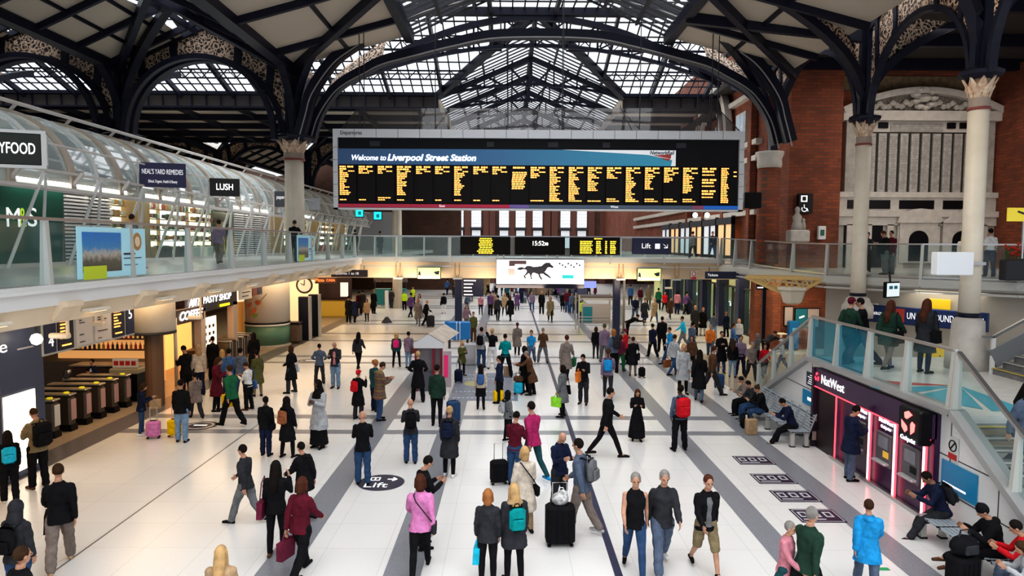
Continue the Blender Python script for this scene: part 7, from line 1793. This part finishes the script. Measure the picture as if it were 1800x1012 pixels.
far = [(872,522,503),(882,520,500),(890,523,503),(900,519,499),(907,522,502),(925,520,500),(933,523,505),(942,519,501),(962,521,502),(972,519,499),(981,523,503),(990,518,500),(1001,521,501),(1012,519,501),(858,520,501),(848,518,500),(1035,520,501),(1046,524,503),(821,548,515),(828,530,505)]
spot = ['under the advert', 'under the black advert base', 'by the distant kiosk', 'past the horse screen', 'beyond the waiting row']
for i, (px, fy, ty) in enumerate(far):
    c = cols[i % 14]; b2 = ['black', 'denim', 'charcoal', 'grey'][i % 4]
    P(px, fy, ty, ['walk', 'stand', 'walk2', 'stand2'][i % 4], (i*67) % 360, ['m', 'w', 'p'][i % 3], ['jacket', 'coat', 'parka'][(i // 2) % 3], c, 'trousers', b2, ['short', 'bob', 'short', 'long'][i % 4], ['dark', 'hbrown', 'blond', 'auburn'][(i*3) % 4], 'far away ' + spot[i % 5])
for (px, fy, ty, pose, fc, who, g_, tc, b_, bc, h_, hc, note, bags) in (
 # right-hand crowd
 (1047,630,574,'stand',10,'w','jacket','black','slim','charcoal','bob','hbrown','grey bag, at the crowd edge',['hb:grey']),
 (1062,638,560,'walk',0,'m','jacket','mauve','trousers','grey','short','olive','tall blurred figure at the crowd edge',[]),
 (1078,655,576,'stand',340,'m','jacket','slate','trousers','black','bob','ginger','patterned pack beside the burgundy jacket',['bp:charcoal']),
 (1090,652,588,'stand2',30,'w','jacket','burgundy','trousers','green','bob','auburn','head bent in the crowd',[]),
 (1099,640,578,'stand',300,'p','jacket','red','trousers','black','cap','burgundy','red sleeves in the crowd',[]),
 (1112,660,592,'strap',20,'w','coat','black','slim','taupe','bun','hbrown','camera raised, beside the small black case',['hb:black']),
 (1103,594,553,'bend',80,'m','jacket','black','trousers','black','short','dark','bending over by the map board',[]),
 (1116,564,514,'walk',180,'p','jacket','navy','trousers','slate','short','hgrey','walking in front of the lime screen',[]),
 (1133,570,514,'walk2',180,'p','coat','charcoal','slim','navy','short','auburn','beside the slate trousers walker',[]),
 (1150,567,524,'walk',170,'p','coat','tan','slim','denim','short','blond','tan coat under the lime screen',[]),
 (1147,628,569,'walk',350,'m','jacket','navy','trousers','black','short','dark','near the pale floor wedge',[]),
 (1163,618,556,'stand2',0,'m','parka','black','trousers','black','short','dark','large pack, mid crowd',['bigbp:black']),
 (1183,660,588,'walk',60,'m','jacket','lightgrey','slim','denim','short','hbrown','hurrying with a rust bag',['totel:rust']),
 (1178,640,575,'walk2',250,'p','jumper','brightblue','trousers','denim','short','hbrown','bright blue back in the crowd',[]),
 (1200,692,604,'stand',180,'p','coat','lightgrey','slim','black','bob','blond','pale coat in mid crowd',[]),
 (1228,706,607,'walk',20,'w','coat','black','slim','slate','long','dark','long black hair, in front of the crowd',[]),
 (1250,694,602,'walk2',80,'p','jumper','brown','trousers','charcoal','short','auburn','leading the navy case',[]),
 (1267,655,582,'fold',185,'m','coat','black','trousers','denim','short','dark','pale scarf, facing the camera',[]),
 (1287,663,597,'stand',20,'w','jacket','black','slim','lightdenim','long','hbrown','long hair and tan boots',[]),
 (1301,660,590,'stand2',200,'m','jumper','mauve','trousers','navy','short','dark','talking to the long-haired woman',[]),
 (1320,668,600,'walk',180,'m','jacket','taupe','trousers','charcoal','short','hgrey','near the stair foot',[]),
 (1343,662,605,'walk2',190,'p','jumper','red','trousers','black','short','auburn','red top beside the far stair foot',[]),
 (1345,636,583,'bend',60,'m','jacket','charcoal','trousers','black','short','hbrown','long black bag, stooping by the blue box',[]),
 (1330,640,586,'stand',320,'p','jacket','grey','trousers','navy','bob','hgrey','behind the stooping man',[]),
 (1374,652,605,'walk',300,'p','jacket','white','trousers','slate','cap','white','white top behind the stair railing',[]),
 (1221,590,536,'stand',190,'m','coat','charcoal','trousers','black','bald','hgrey','beside the ticket office glass',[]),
 (1235,590,540,'stand',180,'w','coat','black','slim','cream','short','ginger','pale boots by the ticket office',[]),
 (1254,594,550,'stand2',20,'p','jacket','slate','trousers','lightdenim','short','dark','light jeans by the ticket office',[]),
 (1276,592,548,'stand',340,'p','parka','navy','trousers','black','short','ginger','ginger hair by the ticket machines',[]),
 (1190,552,505,'stand',30,'w','jacket','dustypink','trousers','navy','bob','dark','by the dark pier of the office',[]),
 (1206,553,508,'walk',60,'m','jacket','purple','trousers','black','short','dark','in front of the far machines',[]),
 (1168,548,512,'walk',180,'p','jacket','red','slim','black','short','dark','far off below the lime screen',[]),
 (1178,560,522,'walk2',170,'p','coat','brown','slim','charcoal','short','dark','between lime screen and office',[]),
 (1157,545,506,'stand',10,'p','jacket','green','trousers','navy','short','dark','green jacket far off under the screen',[]),
 (1140,538,500,'stand',200,'p','coat','khaki','slim','black','short','blond','yellowish coat far off under the screen',[]),
 (1125,540,503,'stand',160,'p','jacket','maroon','trousers','grey','short','dark','distant, beyond the walkers',[]),
 (1108,536,500,'stand',10,'p','jacket','blue','trousers','charcoal','short','dark','distant, beside the grey pole',[]),
 (1308,582,545,'stand',10,'p','coat','grey','slim','taupe','short','dark','first at the near ticket machines',[]),
 (1318,584,544,'stand',5,'p','coat','taupe','slim','grey','short','dark','second at the near ticket machines',[]),
 (1329,586,545,'stand',355,'p','parka','khaki','slim','taupe','short','auburn','third at the near ticket machines',[]),
 (1263,566,528,'stand',0,'p','jacket','charcoal','trousers','grey','short','dark','at the middle ticket machines',[]),
 (1248,628,570,'walk',200,'p','jacket','orange','trousers','slate','short','hgrey','behind the pale-scarfed man',[]),
 (1215,628,566,'walk2',60,'p','parka','slate','trousers','black','short','dark','in the blurred middle of the crowd',[]),
 (1200,612,556,'walk',280,'p','jumper','turquoise','trousers','grey','short','dark','turquoise back in the crowd',[]),
 (1287,625,568,'walk',120,'p','jumper','blue','trousers','charcoal','short','hbrown','blue top by the ticket machines',[]),
 (1298,612,560,'stand',210,'p','jacket','lightgrey','trousers','denim','bob','blond','pale top by the ticket machines',[]),
 (1215,655,590,'stand',200,'p','jacket','brown','trousers','black','bob','hbrown','behind the long-haired walker',[]),
 (995,668,588,'walk',20,'p','coat','taupe','slim','black','short','auburn','passing the plaid-hem woman',['tote:green']),
 ):
    P(px, fy, ty, pose, fc, who, g_, tc, b_, bc, h_, hc, note, bags)
# upper levels
P(1490,641,516,'walk',60,'p','jacket','darkgreen','trousers','navy','cap','maroon','crossing the stair landing',z=ZL)
P(1514,641,524,'walk2',300,'p','jacket','black','trousers','navy','short','dark','second on the stair landing',z=ZL)
P(1560,650,528,'walk',60,'w','parka','darkgreen','slim','taupe','long','auburn','auburn hair on the stair landing',['hb:black'],z=ZL)
P(1624,655,524,'stand',60,'w','coat','charcoal','slim','navy','long','auburn','very long hair, on the stair landing',['hb:black'],z=ZL)
P(1795,845,600,'walk2',160,'w','jacket','slate','slim','denim','long','dark','on the near stair flight',z=1.4)
P(516,462,376,'rail',10,'m','jacket','black','trousers','charcoal','short','hbrown','leaning on the balcony railing',loc=(-9.35, 29.6, ZD),height=1.78,z=ZD) if 0 else None
def up(px, Y, X, zf, *a, **k): P(px, 0, 0, *a, loc=(X, Y, zf), z=zf, **k)
up(516, 0, 0, 0) if 0 else None
def upx(px, X, zf, *a, **k):
    d = ray(px, 430); p = CAM + d*(X/d.x); P(px, 0, 0, *a, loc=(X, p.y, zf), z=zf, **k)
upx(516, -9.3, ZD, 'rail', 0, 'm', 'jacket', 'black', 'trousers', 'charcoal', 'short', 'hbrown', 'hands on the balcony railing by the cream column', height=1.78)
upx(385, -11.0, ZD, 'walk', 350, 'p', 'jacket', 'mauve', 'trousers', 'taupe', 'short', 'hbrown', 'walking in front of the lit balcony shops', height=1.7)
upx(624, -10.6, ZD, 'stand', 10, 'p', 'jacket', 'black', 'trousers', 'black', 'short', 'dark', 'far along the shop balcony', height=1.7)
upx(668, -9.9, ZD, 'stand', 10, 'p', 'coat', 'charcoal', 'trousers', 'black', 'short', 'dark', 'far along the shop balcony near the footbridge', height=1.7)
upx(230, -11.5, ZD, 'walk2', 10, 'p', 'coat', 'grey', 'trousers', 'charcoal', 'short', 'hbrown', 'passing the louvred shopfront', height=1.7)
def upy(px, Y, zf, *a, **k): p = onY(px, 430, Y); P(px, 0, 0, *a, loc=(p.x, Y, zf), z=zf, **k)
upy(1524, 30.0, RZ, 'rail', 200, 'm', 'jacket', 'charcoal', 'trousers', 'black', 'short', 'dark', 'on the balcony before the memorial, nearer the brick', height=1.72)
upy(1556, 27.0, RZ, 'phone', 270, 'm', 'jacket', 'black', 'trousers', 'grey', 'short', 'auburn', 'arm out, on the balcony before the memorial', height=1.72)
upy(1567, 27.5, RZ, 'stand', 250, 'm', 'jacket', 'maroon', 'trousers', 'grey', 'short', 'hbrown', 'close behind the man with his arm out', height=1.72)
upy(1693, 30.5, RZ, 'stand', 200, 'w', 'jacket', 'cream', 'trousers', 'black', 'long', 'blond', 'blonde, before the memorial niche', height=1.62)
upy(1741, 25.6, RZ, 'stand', 10, 'm', 'tee', 'white', 'trousers', 'navy', 'short', 'dark', 'beyond the nearer cream column', height=1.78)
for k, px in enumerate((1218, 1252, 1277)): upy(px, 43.5, ZD, 'walk', 180*(k % 2), 'p', 'jacket', ['grey', 'navy', 'charcoal'][k], 'trousers', ['black', 'denim', 'black'][k], 'short', 'dark', ['first', 'second', 'third'][k] + ' on the footbridge beyond the board', height=1.7)
# seated people
def seat(x, y, zf, pose, fc, *a, **k): P(0, 0, 0, pose, fc, *a, loc=(x, y, zf), **k)
seat(8.62, 13.2, 0, 'sitfwd', 278, 'm', 'jacket', 'navy', 'trousers', 'charcoal', 'short', 'dark', 'seated with a phone below the blue poster', ['bp:charcoal'], height=1.78, skin='skin3', shoe='navy')
seat(8.34, 19.7, 0, 'sitfwd', 275, 'm', 'jacket', 'navy', 'trousers', 'black', 'short', 'dark', 'seated with a phone on the bench end', height=1.76)
seat(8.2, 21.6, 0, 'sit', 280, 'w', 'jacket', 'black', 'slim', 'denim', 'bun', 'hbrown', 'seated mid bench, hair tied up', height=1.7)
seat(8.15, 22.3, 0, 'sit', 265, 'm', 'jacket', 'charcoal', 'trousers', 'denim', 'short', 'dark', 'seated mid bench, head bowed', height=1.72)
seat(8.15, 23.0, 0, 'sit', 268, 'm', 'jumper', 'taupe', 'trousers', 'black', 'short', 'dark', 'seated at the far end of the bench', height=1.72)
seat(8.5, 11.5, 0, 'sitlow', 285, 'w', 'parka', 'black', 'trousers', 'black', 'beanie', 'black', 'seated, legs stretched out', height=1.72, shoe='brown')
seat(8.55, 10.8, 0, 'sit', 300, 'm', 'jacket', 'red', 'trousers', 'slate', 'short', 'dark', 'seated at the near end of the bench', height=1.7)
seat(8.3, 10.4, 0, 'sit', 290, 'child', 'jacket', 'lightgrey', 'trousers', 'grey', 'long', 'hbrown', 'seated beside the red jacket', height=1.5)
# luggage
suitcase(270, 770, .38, .46, .26, 'pink', .3, 'pink hard-shell case beside the woman in the navy jacket')
suitcase(307, 767, .36, .46, .26, 'yellow', .1, 'yellow hard-shell case beside the man in pale jeans')
suitcase(984, 957, .56, .74, .34, 'black', .05, 'big black upright case with a plastic bag on top')
t = E('plastic_bag', G(984, 957) + V((.0, .02, .80)), 'white patterned plastic bag resting on the big black case', 'bag'); g = MB(); ell(g, (0, 0, .10), (.17, .13, .13)); ell(g, (.05, 0, .2), (.09, .07, .08)); g.build('pouch', noisy('zebra_bag', (.75, .75, .75), (.25, .25, .25), 14), t, True); MB().tube([(-.04, 0, .22), (-.02, 0, .32), (.05, 0, .32), (.08, 0, .24)], .01, 5).build('handles', WHITE, t)
suitcase(797, 744, .42, .68, .3, 'denim', .3, 'tall blue case beside the dark green jacket')
suitcase(806, 672, .34, .48, .24, 'navy', 0, 'small navy cabin case beside the olive parka')
suitcase(876, 708, .36, .42, .24, 'yellow', .5, 'tilted yellow case beside the navy suit')
suitcase(911, 693, .34, .42, .24, 'turquoise', .1, 'turquoise-topped cabin case in front of the brown coat')
t = E('holdall', G(911, 693) + V((0, 0, .49)), 'brown leather holdall stacked on the turquoise case', 'bag'); MB().rbox((0, 0, .12), (.38, .22, .22), .06).build('bag_body', fab('brown'), t); MB().tube([(-.1, 0, .22), (-.08, 0, .34), (.08, 0, .34), (.1, 0, .22)], .014, 6).build('handles', fab('black'), t)
suitcase(877, 850, .42, .52, .28, 'black', .2, 'black case half hidden behind the blonde parka')
t = E('paper_bag', G(891, 661), 'tall brown paper carrier bag standing behind the teal jumper', 'bag'); MB().rbox((0, 0, .22), (.3, .14, .44), .02).build('pouch', fab('tan'), t); MB().tube([(-.07, 0, .43), (-.05, 0, .52), (.05, 0, .52), (.07, 0, .43)], .008, 5).build('handles', fab('brown'), t)
suitcase(1264, 681, .4, .48, .26, 'denim', -.3, 'navy blue trolley case pulled by the brown jumper walker')
suitcase(1128, 664, .28, .4, .22, 'black', .2, 'small black case beside the camera woman')
suitcase(1304, 728, .36, .48, .24, 'black', .6, 'black trolley case at the far end of the bench')
suitcase(757, 575, .5, .75, .35, 'charcoal', .3, 'large dark trolley case beneath the bridge near the totem')
suitcase(922, 533, .4, .5, .3, 'grey', 0, 'small grey case far off under the advert screen')
suitcase(1690, 1050, .46, .66, .34, 'black', .25, 'large black case in front of the beanie woman', False)
q_ = G(1690, 1050); t = E('holdall', q_ + V((0, 0, .73)), 'black holdall lying on the large black case', 'bag', rz=.25); g = MB(); ell(g, (0, 0, .16), (.26, .17, .17)); g.build('bag_body', fab('black'), t, True); MB().rbox((0, -.15, .14), (.26, .06, .16), .02).build('front_pocket', fab('charcoal'), t); MB().tube([(-.12, 0, .28), (-.08, 0, .42), (.08, 0, .42), (.12, 0, .28)], .014, 6).build('handles', fab('charcoal'), t)
t = E('paper_bag', G(1320, 763), 'large tan paper bag standing in front of the seated group', 'bag', rz=.2); MB().rbox((0, 0, .24), (.34, .2, .48), .02).build('pouch', fab('tan'), t); MB().tube([(-.08, 0, .46), (-.05, 0, .56), (.05, 0, .56), (.08, 0, .46)], .008, 5).build('handles', fab('brown'), t)
t = E('backpack', G(1309, 752), 'black backpack with white badges slumped on the floor by the paper bag', 'backpack'); MB().rbox((0, 0, .24), (.3, .22, .48), .08).build('main_bag', fab('black'), t, True); MB().rbox((0, -.12, .18), (.2, .06, .22), .02).build('front_pocket', fab('black'), t); MB().lathe([(.03, -.13), (.03, .1)], (0, -.14, .35), 8).build('badge', WHITE, t)
# yellow case accent, phones for the seated
# ------------------------------------------------------------------ light
w = bpy.data.worlds.new('overcast_sky'); sc.world = w; w.use_nodes = True; N = w.node_tree.nodes; L = w.node_tree.links
bg = N['Background']; tc = N.new('ShaderNodeTexCoord'); sp = N.new('ShaderNodeSeparateXYZ'); r = ramp(N, [(0.0, (.30, .31, .34)), (0.5, (.50, .53, .58)), (.60, (1.2, 1.25, 1.32)), (1, (1.5, 1.5, 1.5))])
mr = N.new('ShaderNodeMapRange'); mr.inputs['From Min'].default_value = -1
L.new(tc.outputs['Generated'], sp.inputs[0]); L.new(sp.outputs['Z'], mr.inputs['Value']); L.new(mr.outputs[0], r.inputs['Fac']); L.new(r.outputs['Color'], bg.inputs['Color'])
bg.inputs['Strength'].default_value = 1.0
def sun(e, ang, rot, col):
    l = bpy.data.lights.new('daylight', 'SUN'); l.energy = e; l.angle = D(ang); l.color = col; o = bpy.data.objects.new('daylight', l); COL.objects.link(o); o.rotation_euler = rot
sun(3.05, 70, (D(8), D(4), 0), (.95, .97, 1.0))
def area(loc, sx, sy, e, col, rot=(0, 0, 0), nm='ceiling_or_fill_lamp'):
    l = bpy.data.lights.new(nm, 'AREA'); l.shape = 'RECTANGLE'; l.size = sx; l.size_y = sy; l.energy = e; l.color = col; o = bpy.data.objects.new(nm, l); COL.objects.link(o); o.location = loc; o.rotation_euler = rot; return o
WARM = (1, .70, .40)
for y in (14, 22, 30, 38): area((-12.5, y, 4.4), 2.5, 5, 150, WARM)
for y in (46, 58, 70): area((-13, y, 4.4), 3, 6, 220, WARM)
area((1.5, 43, 3.7), 16, 3, 160, (1, .8, .6)); area((11, 43, 3.7), 4, 3, 60, WARM)
for y in (36, 44, 56, 68): area((14.3, y, 4.1), 2, 5, 130, (1, .85, .55))
area((17, 25.5, 4.1), 4, 2, 60, (1, .9, .75))
area((15.5, 34.5, 4.1), 3, 2, 110, (1, .85, .6))  # fill added to brighten the brick wall under the balcony
area((-10.2, 20, 4.45), .4, 16, 60, WARM)
# unseen fill lamps added to brighten the footbridge beam
for x in (-6, 0, 6): area((x, 39.2, 3.3), 4, .3, 90, (1, .76, .50), (D(150), 0, 0), 'beam_fill_light')
area((20, 30, 14), 8, 8, 330, (1, .9, .8))  # unseen fill added high over the memorial hall, not a real fitting
area((7, 16, 14.5), 5, 5, 420, (1, .88, .7), (D(-10), D(-45), 0), 'column_fill_light')  # unseen fill added to warm and brighten the cream columns
for y in (17, 24, 31, 40, 50): area((-15.0, y, 7.75), .12, 6, 55, (1, .93, .82), (0, D(38), 0), 'fascia_strip_light')
for y in (18, 26, 34, 44, 56): area((-17.2, y, 7.8), 1.2, 7, 60, (1, .93, .82), (PI, 0, 0), 'canopy_fill_light')  # unseen lamps added to stand in for shop lights on the canopy glass
area((20, 29, 9), 6, 3, 110, (1, .93, .85), (D(75), 0, 0), 'memorial_fill_light')  # unseen fill added to set the brightness of the memorial stone
area((12, 70, 13.5), 6, 30, 600, (1, .9, .8))  # unseen fill added along the far brick facade, not a real fitting
area((6, 46, 11), 4, 6, 350, (1, .93, .86), (0, D(-80), 0), 'facade_fill_light')  # unseen fill added to lift the dark facade brick
for y in (60, 80): area((1.3, y, 14.5), 8, 12, 500, (1, 1, 1))  # added under the far nave glass as stand-ins for skylight
# camera
cd = bpy.data.cameras.new('camera'); cd.sensor_width = 36; cd.lens = 36*F/1800; cd.clip_end = 400
co = bpy.data.objects.new('camera', cd); COL.objects.link(co); co.location = CAM; co.rotation_euler = RM.to_euler(); sc.camera = co
sc.view_settings.view_transform = 'Standard'; 
try: sc.view_settings.look = 'Medium High Contrast'
except Exception: sc.view_settings.look = 'None'
sc.view_settings.exposure = 0.0
sc.cycles.use_denoising = True
sc.cycles.max_bounces = 8; sc.cycles.diffuse_bounces = 3; sc.cycles.glossy_bounces = 2; sc.cycles.transparent_max_bounces = 16; sc.cycles.transmission_bounces = 2
sc.cycles.sample_clamp_indirect = 4.0

# lettering to plain meshes
bpy.context.view_layer.update(); dg = bpy.context.evaluated_depsgraph_get()
for o in [o for o in sc.objects if o.type == 'FONT']:
    me = bpy.data.meshes.new_from_object(o.evaluated_get(dg)); ft = o.get('fit', 0); wd = max((v.co.x for v in me.vertices), default=1) - min((v.co.x for v in me.vertices), default=0)
    if ft: o.scale = (ft/wd, 1, 1)
    n = bpy.data.objects.new('lettering', me); COL.objects.link(n)
    if not me.materials: me.materials.append(o.data.materials[0])
    n.parent = o.parent; n.location = o.location; n.rotation_euler = o.rotation_euler; n.scale = o.scale
    bpy.data.objects.remove(o)
